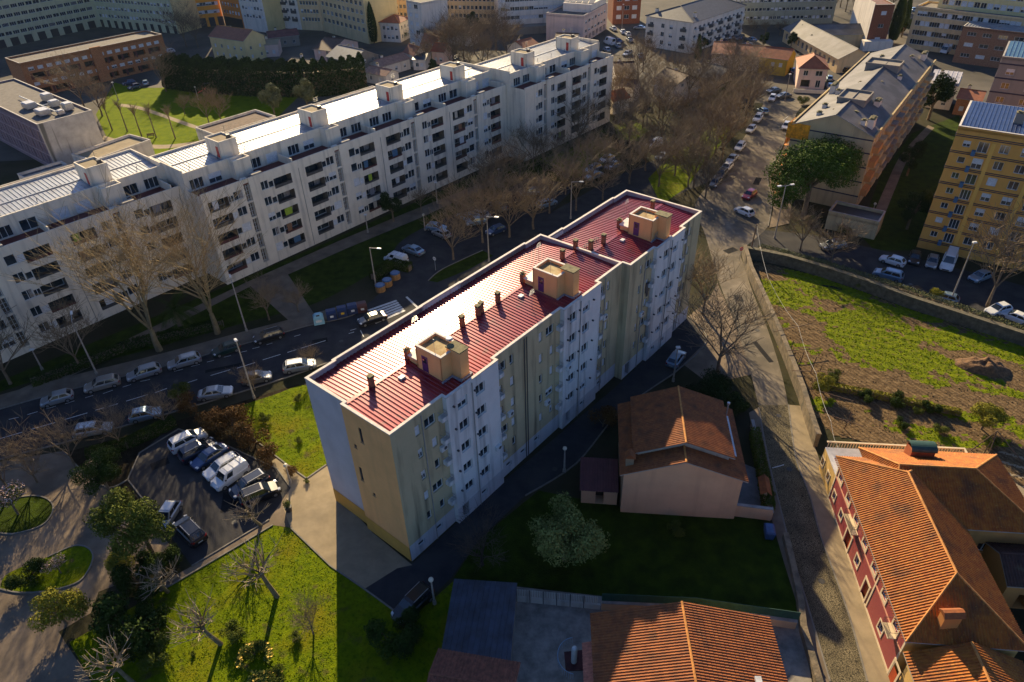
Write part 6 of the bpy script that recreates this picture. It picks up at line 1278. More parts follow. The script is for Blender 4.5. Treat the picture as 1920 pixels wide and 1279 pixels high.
# park behind the white terrace: straight young trees and a lawn
sheet('lawn', [(180, 215), (215, 155), (250, 165), (330, 165), (440, 175), (560, 182), (520, 220), (370, 250), (440, 280), (290, 310), (205, 268)], .05, mat('bright_lawn', (.15, .19, .003), .95, .2, .5, col2=(.085, .13, .002), bump=.05, bscale=5, spec=.03))
sheet('path', bez([(195, 255), (250, 268), (310, 272), (372, 265)])+bez([(372, 271), (310, 279), (250, 276), (192, 262)]), .065, M_walk)
sheet('path', bez([(228, 195), (262, 200), (300, 212), (345, 228), (380, 240)])+bez([(378, 246), (340, 233), (296, 217), (258, 205), (222, 200)]), .065, M_walk)
PK = bare_tree('bare_tree', '', 'bare tree', ((17, 9.5, 2.8, .16, 7, 3), dict(trunk=.62, up=1.3, minr=.018, k=(5, 4), jit=.6)))
for x, y in [(211, 245), (239, 247), (266, 256), (293, 258), (329, 260)]: tplace('pk', PK, (x, y), 'slim bare tree with a straight trunk in the row on the park lawn', 'bare tree', 'row of slim bare trees on the park lawn', .85+.0005*x, x)
for x, y, s, l in [(347, 215, .6, 'small spreading bare tree beside the park path'), (392, 232, .75, 'round bushy bare tree behind the brown-roofed annexe'), (415, 230, .8, 'round bare tree right of the other behind the brown-roofed annexe'), (312, 172, 1.0, 'bare tree casting a long shadow across the park lawn'), (192, 218, 1.2, 'dense bare tree at the corner of the concrete end wall'), (160, 205, 1.1, 'dense bare tree in front of the brick block, left one'), (350, 88, 1.1, 'bare trees behind the hedge, left one'), (372, 90, 1.1, 'bare tree in front of the yellow end wall, right one')]: avt(x, y, s, None, l, None)
# pruned street trees
for x in (1380, 1408, 1434, 1462, 1492): avt(x, 66, .55, 2, 'short pruned bare tree in the row before the pale grey row', 'pruned bare trees in a row')
# trees by the lane and road
avt(1318, 590, .95, 0, 'bare tree at the end of the crimson-roofed block, upper one', None); avt(1345, 700, 1.15, 1, 'wide bare tree overhanging the lane, lower of two', None)
avt(1556, 497, 1.0, 2, 'bare tree with pinkish twigs left in the shaded car park', None); avt(1850, 575, 1.35, 3, 'large bare tree with golden twigs right in the shaded car park', None); avt(1500, 470, .7, 0, 'bare tree below the big pine', None)
avt(478, 732, .5, 2, 'small bare street tree at the foot of the tall lamp', None); avt(150, 690, .9, 1, 'bare tree near the left end of the white terrace', None); avt(20, 720, 1.2, 0, 'bare tree at the left picture edge before the terrace', None); avt(505, 600, .6, 3, 'small bare tree beside the path of the white terrace', None); avt(560, 585, .5, 2, 'small bare shrub-like tree near the bottle bank', None)
avt(790, 395, .5, 0, 'young bare tree beside the terrace lamp', None); avt(760, 1050+20, .5, 1, 'faint bare tree on the shaded lane', None) if False else None
tplace('dkb', bare_tree('bare_tree', '', 'bare tree', ((14, 7, 4, .16, 6, 4), dict(trunk=.22, up=.75, minr=.014, k=(5, 5, 4), jit=.7)), mat('shade_toned_bark', (.05, .035, .025), .9, .3, 2), mat('shade_toned_twigs', (.07, .05, .035), .9, .3, 1)), (905, 1060), 'dark bare tree in the deep shade left of the grey-green tree', 'bare tree')  # bark and twig colours darkened to stand for the deep shade
# garden pollards and shrubs
PO = bare_tree('pollard_tree', '', 'tree', ((21, 6.8, 4, .19, 9, 3), dict(trunk=.42, up=.35, minr=.022, k=(4, 4), jit=.8, lean=(-.9, .4))), M_barkp, M_pale)
for px, s, r, l in [((520, 1119), 1.2, 0, 'leaning pollard with a knot of pale twigs, right one on the sunlit lawn'), ((415, 1208), 1.05, .5, 'leaning pollard with pale tangled twigs, left one on the sunlit lawn'), ((490, 985), .9, 1.5, 'pollard with curling pale twigs at the lawn corner by the parked black suv'), ((315, 1110), .9, 2.4, 'pollard with long bare rods behind the dark garden shrubs'), ((255, 1285), 1.0, .2, 'pollard with long pale rods at the bottom edge')]:
    tplace('pollard', PO, px, l, 'tree', 'pollarded trees of the garden', s, r)
tplace('mag', leafy('evergreen_tree', '', 'tree', 41, blobs(2, 18, 3.6, 4.8, 2.2, .32), 17000, .10, .26, L_md, (3.0, .2)), (285, 1035), 'broad glossy evergreen tree over the parking bay corner', 'tree', sc=1.15)
tplace('mag2', leafy('evergreen_tree', '', 'tree', 42, blobs(5, 13, 2.6, 3.4, 1.4, .36), 10000, .10, .22, L_dk, (2.0, .18)), (205, 920), 'dark evergreen tree with a rounded crown left of the parking bay', 'tree')
def blossom(T, R_):
    c = MB(); leaves(R_, c, blobs(9, 10, 2.0, 2.6, .9, .4), 700, .14, .24, .9); c.build('blossom', M_flw, T)
tplace('bl1', leafy('blossom_tree', '', 'tree', 43, blobs(9, 10, 2.0, 2.5, .9, .4), 1500, .12, .22, L_md, (1.6, .12), extra=blossom), (35, 965), 'small tree with pinkish-white blossom on the left lawn island', 'tree', sc=1.1)
tplace('bl1', None, (115, 1075), 'small blossoming tree on the lower lawn island', 'tree', sc=.6); tplace('bl1', None, (190, 882), 'blossoming shrub at the bend of the hedge', 'shrub', sc=.6)
SHB = leafy('shrub', '', 'shrub', 44, blobs(11, 10, 1.3, 1.0, .6, .42), 5000, .07, .17, L_dk, (0.3, .08), .55); SHY = leafy('yellow_shrub', '', 'shrub', 45, blobs(12, 12, 2.0, 2.2, .9, .36), 9000, .08, .18, L_yl, (1.2, .12), .6); SHG = leafy('shrub', '', 'shrub', 46, blobs(13, 10, 1.2, .9, .5, .42), 4500, .06, .15, L_md, (.3, .08), .55); SHO = leafy('russet_shrub', '', 'shrub', 47, blobs(14, 8, 1.4, 1.2, .7, .5), 2600, .1, .2, L_or, (.3, .08), .4)
tplace('shy', SHY, (125, 1170), 'large yellow-green shrub beside the drive at the lower left', 'shrub', sc=1.25); tplace('shy', None, (235, 1075), 'olive yellow shrub left of the bare rods', 'shrub', sc=.85, rz=2)
for x, y, s, k, l in [(60, 1090, 1.3, 'shb', 'dark shrub at the left end of the lower lawn island'), (255, 1200, 2.4, 'shb', 'big dark shrub in the garden behind the pollards'), (300, 1240, 1.3, 'shg', 'olive shrub at the foot of the big dark garden shrub'), (270, 1095, 1.7, 'shb', 'dark shrub between the drive and the bare rods'), (215, 1195, 1.2, 'shg', 'green shrub in front of the big dark garden shrub'), (290, 1150, 1.5, 'shb', 'dark evergreen shrub right of the yellow-green one'), (310, 1060, 1.4, 'shb', 'dark shrub near the lone black suv'),
    (440, 1195, .95, 'shg', 'olive shrub beside the left leaning pollard'), (478, 1228, .8, 'shg', 'round shrub in the yellow-flowered lawn bed'), (520, 1275, .8, 'shg', 'round shrub at the very bottom of the lawn'), (499, 790, .65, 'shg', 'clipped round bush on the lawn by the road'), (560, 752, .5, 'shg', 'small sapling bush next to the pale end wall'),
    (340, 745, 1.2, 'shg', 'yellowish shrub between the road and the parked silver saloon'), (1265, 1000, .8, 'shg', 'lone bright green shrub on the dark grass plot'), (1440, 930, .6, 'shg', 'hedge piece on the wall of the salmon-walled house'), (740, 1215, 1.6, 'shb', 'dark sprawling shrub in shade beside the black shed'), (770, 1190, 1.3, 'shb', 'dark shrub behind the lamp in the bottom shade'),
    (1610, 540, .7, 'shg', 'shrub on the mossy boundary wall, left one'), (1645, 550, .8, 'shg', 'shrub on the mossy boundary wall, second one'), (1690, 562, .6, 'shg', 'shrub on the mossy boundary wall, third one'), (1752, 562, .6, 'shy', 'spiky yellow-green plant on the mossy boundary wall'),
    (1560, 712, .9, 'shg', 'leafy vegetable bush by the trellis'), (1540, 735, .8, 'shy', 'yellow bush at the corner of the stone wall'), (1622, 752, .8, 'shb', 'silvery bush in the garden behind the orange roof'), (1680, 760, .9, 'shb', 'dark bush in the middle of the garden bed'), (1745, 772, .8, 'shb', 'dark bush right in the garden bed'), (1760, 812, .7, 'shg', 'neat green bush near the orange roof'), (1690, 800, .6, 'shb', 'small dark bush beside the curved path'), (1840, 805, 1.1, 'shy', 'sprawling yellowish bush near the leaning poles'), (1720, 775, .5, 'shg', 'little bush between the two dark garden bushes'), (1855, 835, .8, 'shg', 'green bush at the foot of the leaning poles'),
    (1385, 765, 1.0, 'shb', 'dark bush at the right of the salmon-walled house'), (1505, 195, 1.2, 'shg', 'round green hedge bush at the corner of the slate-roofed block'), (1520, 420, .8, 'shg', 'bush with pale leaves beside the double lamp'), (1580, 440, 1.0, 'shg', 'bush below the flat tan annexe')]:
    tplace(k, {'shb': SHB, 'shg': SHG, 'shy': SHY}[k], (x, y), l, 'shrub', 'garden shrubs', s, x*.7)
for x, y, s, l in [(400, 800, 1.3, 'russet bare shrub between road and parking bay, left one'), (440, 810, 1.5, 'russet bare shrub between road and parking bay, middle one'), (480, 830, 1.5, 'russet bare shrub between road and parking bay, right one'), (510, 870, 1.1, 'golden dry shrub beside the globe lamp'), (360, 770, 1.1, 'brown shrub behind the parked silver saloon'), (545, 890, .6, 'low golden grass clump by the path'), (270, 1215, 1.1, 'golden dry shrub under the pale rods'), (1130, 800, 1.3, 'rust coloured bush in shade left of the salmon house')]:
    tplace('sho', SHO, (x, y), l, 'shrub', None, s, x)
tplace('olv', leafy('olive_tree', '', 'tree', 77, blobs(22, 18, 3.2, 3.6, 1.7, .36), 15000, .10, .26, leafm('sun_lightened_leaves', (.26, .28, .08), (.11, .13, .035)), (2.0, .22)), (1058, 1050), 'grey-green olive tree coloured lighter for sun on top, in the deep shade', 'tree', sc=1.15, rz=2)  # leaf colour lightened to suggest sun on the crown
tplace('rb', leafy('dark_round_tree', '', 'tree', 50, blobs(21, 14, 4.0, 2.9, 1.1, .36), 12000, .14, .28, L_cn, (1.5, .25)), (1330, 775), 'wide dark rounded tree beside the roof of the salmon house', 'tree')
# big stone pine
tplace('pine', leafy('stone_pine', '', 'tree', 51, [(-3.8, -2, 6.4, 2.8, 2.8, 2.2), (-1.5, -.5, 8.6, 3.2, 3, 2.2), (1.5, 1.2, 9.4, 3.2, 3, 2.2), (4.2, .5, 8.8, 2.8, 2.8, 2.4), (2.5, -2, 8.2, 3, 2.8, 2.2), (-4.6, .8, 7.4, 2.2, 2.2, 1.9), (.2, 3, 9.6, 2.6, 2.4, 1.8), (5.4, 2.6, 8.8, 2.3, 2.3, 2), (-2.5, 2.6, 8.7, 2.4, 2.2, 1.8), (-5.2, -2.8, 5.0, 1.9, 2, 1.7), (3.6, 4, 9.8, 2.2, 2, 1.6)], 26000, .16, .36, L_pn, (5.5, .42)), (1505, 410), 'huge dark stone pine with a broad clumped crown by the avenue', 'tree', sc=1.22)
# magnolias near the annexe, conifers, cypresses
MG = leafy('magnolia_tree', '', 'tree', 52, blobs(31, 12, 2.5, 4.2, 2.0, .42), 6000, .25, .45, L_gy, (2, .2))
tplace('magn', MG, (515, 215), 'glossy magnolia tree behind the white terrace, left of two', 'tree', None, 1.25); tplace('magn', None, (577, 203), 'glossy magnolia tree behind the white terrace, right of two', 'tree', None, 1.2)
tplace('drk', leafy('dark_tree', '', 'tree', 53, blobs(33, 10, 1.9, 4.0, 2.0, .45), 7000, .14, .3, L_cn, (2, .2)), (738, 415), 'small dark evergreen tree before the white terrace beside the crossing path', 'tree', None, 1.0)
tplace('drk', None, (1740, 225), 'large dark evergreen tree between the slate-roofed block and the ochre block', 'tree', None, 1.9, 1.); tplace('drk', None, (1700, 430), 'dark evergreen at the left foot of the ochre block', 'tree', None, 1.3, 2.); tplace('drk', None, (1700, 330), 'dark tree in the shaded court behind the pine', 'tree', None, 1.2, 3.)
tplace('drk', None, (1430, 90), 'tree at the left of the lit far lawn', 'tree', None, .8, 3.); tplace('drk', None, (1482, 92), 'dark round tree at the right end of the lit far lawn', 'tree', None, .9, 1.); tplace('drk', None, (1512, 98), 'bushy tree between the warehouse and the villa', 'tree', None, .9, 2.); tplace('drk', None, (700, 62), 'dark tree left of the far bare thicket', 'tree', None, .9, 2.) if False else None
for x, y, s, l in [(883, 58, 1.1, 'dark conifer in front of the ochre row, left one'), (897, 60, .8, 'small dark conifer in front of the ochre row'), (440, 105, 1.2, 'dark evergreen beside the cream gabled house'), (812, 140, .8, 'dark tall bush just behind the white terrace'), (1320, 95, .7, 'dark bush beside the pale house'), (1690, 70, 1.2, 'dark bushy evergreen below the beige row')]: tplace('drk', None, (x, y), l, 'tree', None, s, x)
def cyp():
    R_ = random.Random(60); T = thing('cypress', '', 'tree'); LOCAL.add(T.name); MB().tube((0, 0, -.1), (0, 0, 3), .22, .15, 7).build('trunk', M_bark, T); c = MB()
    for i in range(5200):
        t = R_.random(); r = 1.5*sin(pi*min(1, .12+t*.9))**.6*(1-t*.35)*R_.uniform(.75, 1.05); a = R_.uniform(0, 6.28); p = Vector((cos(a)*r, sin(a)*r, .6+t*10.4)); s = R_.uniform(.2, .45)
        u = Vector((-sin(a), cos(a), 0)); v = Vector((cos(a)*.35, sin(a)*.35, 1)).normalized(); c.face([p-u*s*.4, p+u*s*.4, p+v*s])
    c.build('crown', L_cn, T); return T
for x, y, s, l in [(702, 82, 1.25, 'tall dark cypress beside the white villa'), (1672, 80, 1.5, 'tall dark cypress right of the narrow tower house, left one'), (1690, 62, 1.1, 'slimmer dark cypress right of the narrow tower house'), (1369, 45, 1.3, 'dark cypress at the end of the pale grey row'), (1228+78, 120, .8, 'dark conifer among the bare trees')]: place('cyp', cyp, Vector((*at(x, y).to_2d(), 0)), 0, l, 'tree', None, s)
# tall hedge of the park
def hedge(name, label, px, w, h, m, n, s0, s1, spire=0.):
    P = pxs(px); T = thing(name, label, 'hedge', (P[0].x, P[0].y, 0)); R_ = random.Random(len(px)*7+n); c = MB(); k = MB()
    ln = [(P[i+1]-P[i]).length for i in range(len(P)-1)]; tot = sum(ln)
    for i in range(n):
        t = R_.random()*tot; j = 0
        while t > ln[j] and j < len(ln)-1: t -= ln[j]; j += 1
        d = (P[j+1]-P[j]).normalized(); s_ = Vector((-d.y, d.x, 0)); base = P[j]+d*t
        hh = h*(1+spire*(.5*sin(base.x*2.1+base.y*1.7)+.5*NZ.noise(Vector((base.x*.8, base.y*.8, 0)))))
        q = R_.random()
        if q < .4: z = hh*R_.uniform(.9, 1.05); o = R_.uniform(-.5, .5)
        else: z = hh*R_.random(); o = R_.choice((-.5, .5))*R_.uniform(.85, 1.1)
        p = base+s_*(o*w*(1-.45*spire*(z/h)*2 if spire else 1)); p.z = z; s = R_.uniform(s0, s1)
        u = Vector((R_.gauss(0, 1), R_.gauss(0, 1), R_.gauss(0, 1)+.8)).normalized(); v = u.orthogonal().normalized(); w2 = u.cross(v)
        c.face([p-v*s*.5, p+w2*s*.4, p+v*s*.5, p+u*s*.5-w2*s*.3])
    strip(k, P, w*.55, 0, h*.72); k.build('stems', M_bark, T); c.build('foliage', m, T); return T
hedge('conifer_hedge', 'tall dark green clipped conifer hedge along the far side of the park', [(316, 163), (380, 172), (480, 178), (580, 180), (690, 170)], 3.6, 9.0, L_cn, 26000, .4, .9, .16)
hedge('hedge', 'dark hedge between the road and the parking bay', [(165, 893-35), (240, 838), (330, 795)], 1.3, 1.1, L_dk, 5000, .12, .26)
hedge('hedge', 'dark hedge behind the round wooden bins', [(700, 525), (735, 500), (770, 508)], 1.6, 1.3, L_dk, 3500, .14, .28)
hedge('hedge', 'ivy along the top of the mossy boundary wall', [(1420, 478), (1540, 510), (1700, 562), (1920, 640)], 1.2, 2.0, L_gy, 9000, .12, .26)
hedge('hedge', 'low yellow-flowered hedge between the field and the garden', [(1545, 728), (1640, 745), (1740, 768), (1800, 780)], .7, .9, L_yl, 4000, .12, .22)
hedge('hedge', 'hedge on the wall of the salmon-walled house by the lane', [(1440, 968), (1428, 900), (1412, 820)], 1.0, 1.7, L_md, 4000, .12, .24)
hedge('hedge', 'dark shrubbery strip before the white terrace and the plane trees', [(60, 720), (250, 650), (420, 610)], 2.4, .8, L_dk, 7000, .14, .3)
hedge('hedge', 'overgrown bank beside the avenue at the roundabout', [(1330, 215), (1372, 175), (1400, 160)], 4.0, 2.6, L_md, 5000, .2, .45)
# palm before the terrace
def palm():
    R_ = random.Random(70); T = thing('palm_tree', '', 'palm'); LOCAL.add(T.name); t = MB(); t.tube((0, 0, -.1), (0, 0, 2.6), .38, .3, 10); t.build('trunk', M_bark, T)
    for k in range(34):
        a = R_.uniform(0, 6.28); e = R_.uniform(-.3, 1.3); f = MB(); p = Vector((0, 0, 2.7)); d = Vector((cos(a)*cos(e), sin(a)*cos(e), sin(e))); sd = Vector((-sin(a), cos(a), 0))
        for i in range(9):
            q = p+d*.33; w = .42*sin(pi*(i+1.2)/10.5)
            for s in (-1, 1):
                for j in range(3): b = p.lerp(q, j/3); f.face([b, b+d*.07, b+sd*s*w+d*.25-Vector((0, 0, .12))])
            p = q; d = (d+Vector((0, 0, -.16))).normalized()
        f.build('frond', L_dk, T)
    return T
place('palm', palm, Vector((*at(340, 615).to_2d(), 0)), 0, 'low dark palm between the two tall plane trees', 'palm', None, 1.25); place('palm', None, Vector((*at(756, 75).to_2d(), 0)), 1, 'small palm before the white villa', 'palm', None, .9)
# ================================================================ LAMPS, BINS, BITS
def lampmk(st, h):
    def mk():
        T = thing('street_lamp', '', 'street lamp'); LOCAL.add(T.name); f = MB(); f.tube((0, 0, 0), (0, 0, h), .13, .07, 8); f.tube((0, 0, 0), (0, 0, .5), .2, .18, 8); f.build('pole', mat('lamp_pole', (.34, .30, .25), .7, .2, 2), T)
        if st == 'arm': a = MB().tube((0, 0, h-.05), (1.7, 0, h+.25), .05, .04, 6); a.build('arm', M_steel, T); MB().hexa([(1.5, -.16, h+.18), (2.3, -.14, h+.3), (2.3, .14, h+.3), (1.5, .16, h+.18), (1.5, -.12, h+.32), (2.25, -.1, h+.4), (2.25, .1, h+.4), (1.5, .12, h+.32)]).build('lamp_head', M_lampw, T)
        elif st == 'double':
            for s in (-1, 1): MB().tube((0, 0, h), (s*.9, 0, h+.1), .05, n=6).build('arm', M_steel, T); MB().box(s*1.2-.35, s*1.2+.35, -.18, .18, h+.05, h+.22).build('lamp_head', M_lampw, T)
        elif st == 'ball': MB().sphere((0, 0, h+.2), .25, 12).build('lamp_globe', mat('opal_globe', (.62, .56, .42), .4, .1, 3), T)
        else: MB().hexa([(-.25, -.2, h), (.35, -.2, h), (.35, .2, h), (-.25, .2, h), (-.2, -.15, h+.18), (.3, -.15, h+.18), (.3, .15, h+.18), (-.2, .15, h+.18)]).build('lamp_head', M_lampw, T)
        return T
    return mk
for px, st, h, rz, l in [((463, 622), 'arm', 8.5, 2.0, 'street lamp behind the black estate car at the kerb'), ((182, 702), 'arm', 9, 2.0, 'street lamp left of the plane trees'), ((477, 747), 'top', 9.5, 2.2, 'tall street lamp between the parked cars below the road'), ((80, 694), 'top', 3.6, 0, 'short lamp at the left end of the terrace'),
    ((705, 537), 'arm', 7.2, -.5, 'street lamp with a lit-up arm above the round bins'), ((917, 490), 'arm', 8.5, -.5, 'street lamp at the edge of the bare thicket'), ((1452, 447), 'double', 10, .2, 'double-headed street lamp beside the big pine'), ((1780, 570), 'top', 10.5, 0, 'pale street lamp in the shaded car park'), ((1058, 885), 'ball', 3.6, 0, 'slim lamp on the shaded lane behind the block'), ((815, 1132), 'ball', 3.6, 0, 'lamp in the deep shade at the bottom of the lane'),
    ((820, 381), 'top', 4.4, 0, 'lamp in front of the white terrace, right of the dark tree'), ((797, 432), 'ball', 3, 0, 'globe lamp at the left edge of the bare thicket'), ((690, 432+4), 'top', 3.6, 0, 'lamp by the stair entrance of the white terrace'), ((936, 352), 'top', 4, 0, 'lamp near the passage between the terrace sections'), ((545, 905), 'ball', 2.6, 0, 'globe lamp beside the path and the golden shrub'), ((1632, 412), 'ball', 3, 0, 'globe lamp on the shaded path right of the bushes'), ((1262, 715), 'top', 5.6, 0, 'lamp behind the pale blue hatchback on the shaded lane'),
    ((1070, 410), 'arm', 7.5, -.4, 'street lamp in the thicket above the crimson roof'), ((1471, 190), 'top', 7, 0, 'street lamp on the roundabout island'), ((222, 188), 'top', 5, 0, 'lamp at the edge of the park before the brick block'), ((372, 187), 'ball', 3.4, 0, 'globe lamp left of the playground'), ((498, 178), 'ball', 3.4, 0, 'globe lamp near the left magnolia'), ((1166, 52), 'top', 8, 0, 'tall lamp at the far junction'), ((1852, 122), 'top', 9, 0, 'tall lamp on the sunlit road at the right'), ((0, 880), 'ball', 3, 0, 'lamp at the left end of the drive')]:
    place('lamp%s%s' % (st, h), lampmk(st, h), Vector((*at(*px).to_2d(), 0)), rz, l, 'street lamp', 'street lamps')
T = thing('bottle_bank', 'pale blue bottle bank with tapering top beside the road', 'bottle bank', at(599, 606), .3, None, True)
f = MB(); f.hexa([(-.8, -.65, .1), (.8, -.65, .1), (.8, .65, .1), (-.8, .65, .1), (-.75, -.6, 1.3), (.75, -.6, 1.3), (.75, .6, 1.3), (-.75, .6, 1.3)]); f.hexa([(-.75, -.6, 1.302), (.75, -.6, 1.302), (.75, .6, 1.302), (-.75, .6, 1.302), (-.4, -.25, 1.8), (.4, -.25, 1.8), (.4, .25, 1.8), (-.4, .25, 1.8)]); f.build('body', mat('sky_blue_plastic', (.22, .45, .55), .5, .1, 2), T)
MB().box(-.45, .45, -.665, -.652, .55, .95).build('label_panel', M_frame, T); MB().box(-.25, .25, -.5, -.3, 1.55, 1.7).build('slot', M_dark, T)
for i, (x, y, l, c) in enumerate([(623, 598, 'dark blue recycling container next to the bottle bank', 'blue'), (643, 592, 'dark blue recycling container with a yellow square, middle one', 'blue'), (662, 587, 'dark blue recycling container with a white patch', 'blue'), (680, 584, 'brown container with a pale top at the end of the recycling row', 'brown')]):
    T = thing('recycling_container', l, 'container', at(x, y), .32, 'recycling containers in a row by the road', True); mm = mat('navy_plastic', (.012, .03, .10), .5, .2, 2) if c == 'blue' else mat('brown_plastic', (.10, .035, .03), .6, .2, 2)
    f = MB(); f.box(-.75, .75, -.6, .6, .12, 1.3); f.hexa([(-.76, -.62, 1.302), (.76, -.62, 1.302), (.76, .62, 1.302), (-.76, .62, 1.302), (-.7, -.3, 1.6), (.7, -.3, 1.6), (.7, .55, 1.6), (-.7, .55, 1.6)]); f.build('body', mm, T)
    MB().box(-.25, .25, -.615, -.602, .6, .95).build('label_panel', M_yfl if i == 1 else M_frame, T)
    for xx in (-.6, .6): MB().tube((xx, -.5, .08), (xx, -.4, .08), .1, n=8).build('wheel', M_tyre, T)
for x, y, l in [(714, 545, 'round wooden bin with a blue lid, nearest of three'), (727, 535, 'round wooden bin with a blue lid, middle of three'), (742, 522, 'round wooden bin with a blue lid, farthest of three')]:
    T = thing('round_bin', l, 'bin', at(x, y), 0, 'round wooden bins with blue lids', True); f = MB()
    for i in range(20): a = 2*pi*i/20; M_ = Matrix.Rotation(a, 4, 'Z') @ Matrix.Translation((.78, 0, 0)); f.box(-.03, .03, -.115, .115, 0, 1.05, 0, M_)
    f.build('slats', mat('bin_wood', (.30, .17, .07), .8, .3, 4), T); MB().tube((0, 0, .05), (0, 0, 1.0), .74, n=18).build('drum', M_dark, T); MB().tube((0, 0, 1.06), (0, 0, 1.2), .84, .7, 18).build('lid', mat('blue_lid', (.02, .09, .22), .4, .1, 2), T)
for i, (x, y, l) in enumerate([(1468, 480, 'dark bin alone at the corner of the shaded car park'), (1510, 490, 'dark container beside the boundary wall, left of two'), (1536, 495, 'dark container beside the boundary wall, right of two'), (1440, 1005, 'blue container standing by the lane below the garden wall')]):
    T = thing('waste_container', l, 'container', at(x, y), -.3 if i < 3 else 1.4, 'waste containers', True); mm = mat('dark_green_plastic', (.012, .02, .018), .6, .2, 2) if i < 3 else mat('blue_container', (.03, .08, .2), .5, .2, 2)
    f = MB(); f.hexa([(-.6, -.4, .15), (.6, -.4, .15), (.6, .4, .15), (-.6, .4, .15), (-.7, -.5, 1.1), (.7, -.5, 1.1), (.7, .5, 1.1), (-.7, .5, 1.1)]); f.build('body', mm, T); MB().hexa([(-.72, -.52, 1.102), (.72, -.52, 1.102), (.72, .52, 1.102), (-.72, .52, 1.102), (-.6, -.3, 1.3), (.6, -.3, 1.3), (.6, .4, 1.3), (-.6, .4, 1.3)]).build('lid', mm, T)
    for xx in (-.5, .5): MB().tube((xx, -.3, .08), (xx, -.2, .08), .09, n=8).build('wheel', M_tyre, T)
# potted plant on the path, round sign
T = thing('planter', 'dark planter with a green plant casting a long shadow on the pale path', 'planter', at(542, 958), 0, None, True)
MB().tube((0, 0, 0), (0, 0, .7), .32, .42, 12).build('pot', M_dark, T); c = MB(); leaves(random.Random(3), c, [(0, 0, 1.1, .45, .45, .5)], 500, .08, .18, .3); c.build('foliage', L_md, T)
for x, y, l, rz in [(817, 507, 'round white traffic sign at the side road', -.6), (1386, 486+3, 'red and white round no-entry sign at the wall corner', .2)]:
    T = thing('traffic_sign', l, 'traffic sign', at(x, y), rz, 'round traffic signs', True); MB().tube((0, 0, 0), (0, 0, 2.2), .035, n=6).build('post', M_steel, T)
    MB().tube((0, -.05, 2.3), (0, -.03, 2.3), .34, n=18).build('sign_face', M_frame if x < 1000 else mat('sign_red', (.5, .01, .01), .5, .1, 3), T); MB().box(-.22, .22, -.06, -.052, 2.25, 2.35).build('sign_bar', M_dframe if x < 1000 else M_frame, T)
# sign lattice of poles: trellis in the field, telegraph pole and cable
M_pole = mat('weathered_pole', (.16, .10, .06), .9, .3, 3)
tag(MB().tube(at(1405, 482), at(1405, 482)+Vector((.2, 0, 6.2)), .13, .1, 8).build('telegraph_pole', M_pole), 'wooden telegraph pole at the top corner of the stone wall', 'telegraph pole')
a = at(1405, 482)+Vector((.2, 0, 6.0)); f = MB(); pr = a
for (x, y, z) in ((1440, 520, 5), (1497, 612, 4.2), (1530, 700, 4.0), (1558, 790, 3.6), (1575, 845, 3.5)):
    q = at(x, y, z)
    for i in range(6):
        t0, t1 = i/6, (i+1)/6; s = lambda t: pr.lerp(q, t)-Vector((0, 0, .5*sin(pi*t))); f.tube(s(t0), s(t1), .016, n=4)
    pr = q
tag(f.build('overhead_cable', M_plate), 'pale overhead cable running down the wall from the telegraph pole', 'cable')
T = thing('pole_trellis', 'rough trellis of brown poles with crossbars in the field beside the stone wall', 'trellis', at(1495, 640), 0)
for (x0, y0, x1, y1) in ((1478, 668, 1497, 610), (1497, 690, 1498, 650), (1520, 700, 1540, 690), (1583, 805, 1600, 750), (1530, 715, 1525, 680), (1490, 700, 1495, 690)): a = at(x0, y0); MB().tube(a, Vector((a.x+.3, a.y+.2, 2.6)), .06, .05, 6).build('post', M_pole, T)
for (x0, y0, x1, y1) in ((1450, 622, 1520, 607), (1475, 658, 1540, 653), (1485, 695, 1565, 698), (1535, 733, 1600, 752), (1560, 780, 1620, 800)): MB().tube(at(x0, y0, 2.4), at(x1, y1, 2.5), .05, n=6).build('crossbar', M_pole, T)
T = thing('leaning_poles', 'tripod of leaning wooden poles at the edge of the patio', 'pole tripod', at(1860, 850), 0); tp = at(1870, 808, 3.2)
for x, y in ((1845, 850), (1820, 845), (1920, 870), (1850, 862)): MB().tube(at(x, y), tp, .07, .05, 6).build('pole', M_pole, T)
# playground
T = thing('playground_slide', 'playground tower with a red and an orange slide in the shade of the park', 'playground', at(395, 175), 0, None, True)
for x in (-.8, .8):
    for y in (-.8, .8): MB().tube((x, y, 0), (x, y, 3.0), .08, n=6).build('post', M_dark, T)
MB().box(-.85, .85, -.85, .85, 1.5, 1.62).build('deck', M_dark, T); MB().hexa([(-1, -1, 3), (1, -1, 3), (1, 1, 3), (-1, 1, 3), (-.1, -.1, 3.8), (.1, -.1, 3.8), (.1, .1, 3.8), (-.1, .1, 3.8)]).build('roof', M_dframe, T)
for s, mm in ((-1, mat('slide_red', (.55, .03, .03), .4, .1, 2)), (1, mat('slide_orange', (.7, .2, .02), .4, .1, 2))): MB().hexa([(s*.85, -.35, 1.5), (s*3.6, -.35, .2), (s*3.6, .35, .2), (s*.85, .35, 1.5), (s*.85, -.35, 1.75), (s*3.6, -.35, .42), (s*3.6, .35, .42), (s*.85, .35, 1.75)]).build('slide', mm, T)
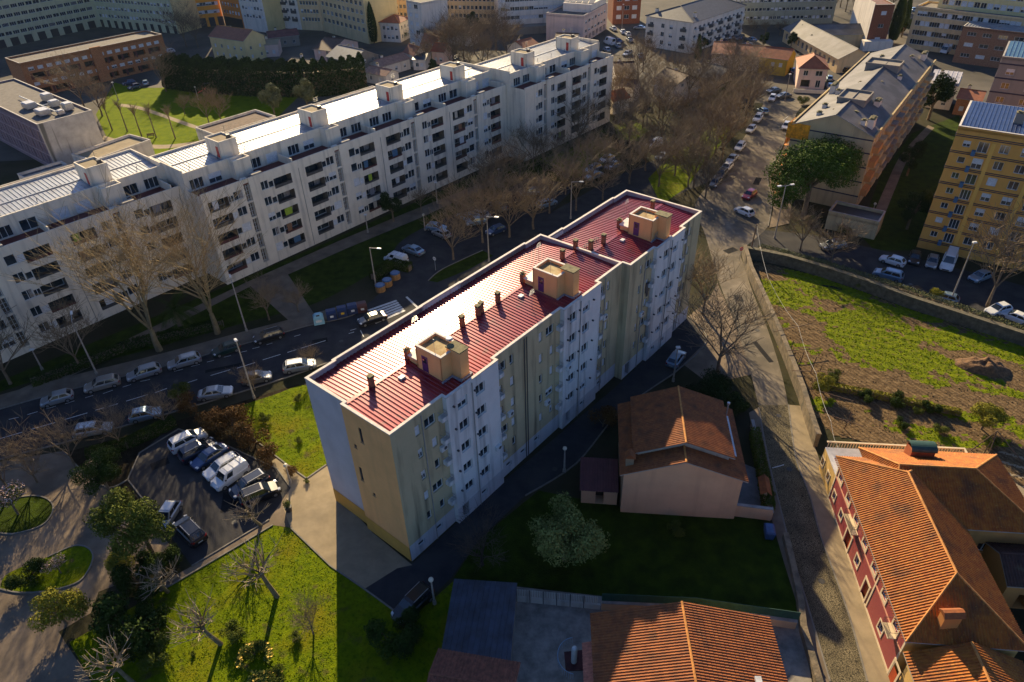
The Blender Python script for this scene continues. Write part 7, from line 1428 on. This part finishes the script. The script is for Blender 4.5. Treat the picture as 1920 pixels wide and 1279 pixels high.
# yellow flower beds on the lawn, saplings
T = thing('flower_bed', 'ring of yellow flowers round the shrub on the sunlit lawn', 'flower bed', at(478, 1235), 0, None, True); c = MB(); R_ = random.Random(8)
for i in range(260): a = R_.uniform(-.4, 3.9); r = R_.uniform(1.0, 1.6); p = Vector((cos(a)*r, sin(a)*r, R_.uniform(.1, .45))); s = .13; c.face([p+Vector((-s, 0, 0)), p+Vector((0, -s, .03)), p+Vector((s, 0, 0)), p+Vector((0, s, .05))], i % 3 and 1)
c.build('flowers', [M_yfl, L_md], T)
T = thing('flower_bed', 'patch of yellow flowers at the bottom edge of the lawn', 'flower bed', at(500, 1275), 0, None, True); c = MB()
for i in range(200): p = Vector((R_.uniform(-1.6, 1.2), R_.uniform(-.6, .8), R_.uniform(.1, .4))); s = .13; c.face([p+Vector((-s, 0, 0)), p+Vector((0, -s, .03)), p+Vector((s, 0, 0)), p+Vector((0, s, .05))], i % 3 and 1)
c.build('flowers', [M_yfl, L_md], T)
for x, y, s, l in [(588, 1190, .45, 'slim bare sapling with a thin shadow on the lawn'), (555, 1200, .5, 'small bushy sapling with pale leaves on the lawn'), (362, 1228, .22, 'tiny shrub on the lawn left of the pollard'), (560, 880-50, .4, 'small sapling on the lawn beside the end wall'), (575, 905, .3, 'young plant at the tip of the upper lawn')]:
    (avt if 'slim' in l else (lambda x, y, s, v, l, g: tplace('shg', SHG, (x, y), l, 'sapling', None, s)))(x, y, s, 1, l, None)
T = thing('park_bench', 'wooden bench under the slim bare trees of the park', 'bench', at(283, 257), .2, None, True)
for i in range(3): MB().box(-.9, .9, -.25+.17*i, -.12+.17*i, .42, .46).build('seat_slat', M_pole, T)
MB().box(-.9, .9, .28, .32, .5, .85).build('backrest', M_pole, T)
for x in (-.75, .75): MB().box(x-.04, x+.04, -.22, .26, 0, .419).build('leg', M_dark, T)
# ================================================================ HAZE
hz = MB().box(-1495, 1495, -59, 2990, -1, 66).build('haze', mat('haze_dummy', (1, 1, 1)))
hm = bpy.data.materials.new('haze_air'); hm.use_nodes = True; n = hm.node_tree; n.nodes.remove(n.nodes['Principled BSDF'])
pv = n.nodes.new('ShaderNodeVolumePrincipled'); pv.inputs['Color'].default_value = (.50, .72, 1.0, 1); pv.inputs['Density'].default_value = .000025; pv.inputs['Anisotropy'].default_value = .35
n.links.new(pv.outputs[0], n.nodes['Material Output'].inputs['Volume']); hz.data.materials.clear(); hz.data.materials.append(hm); kind(hz, 'stuff')
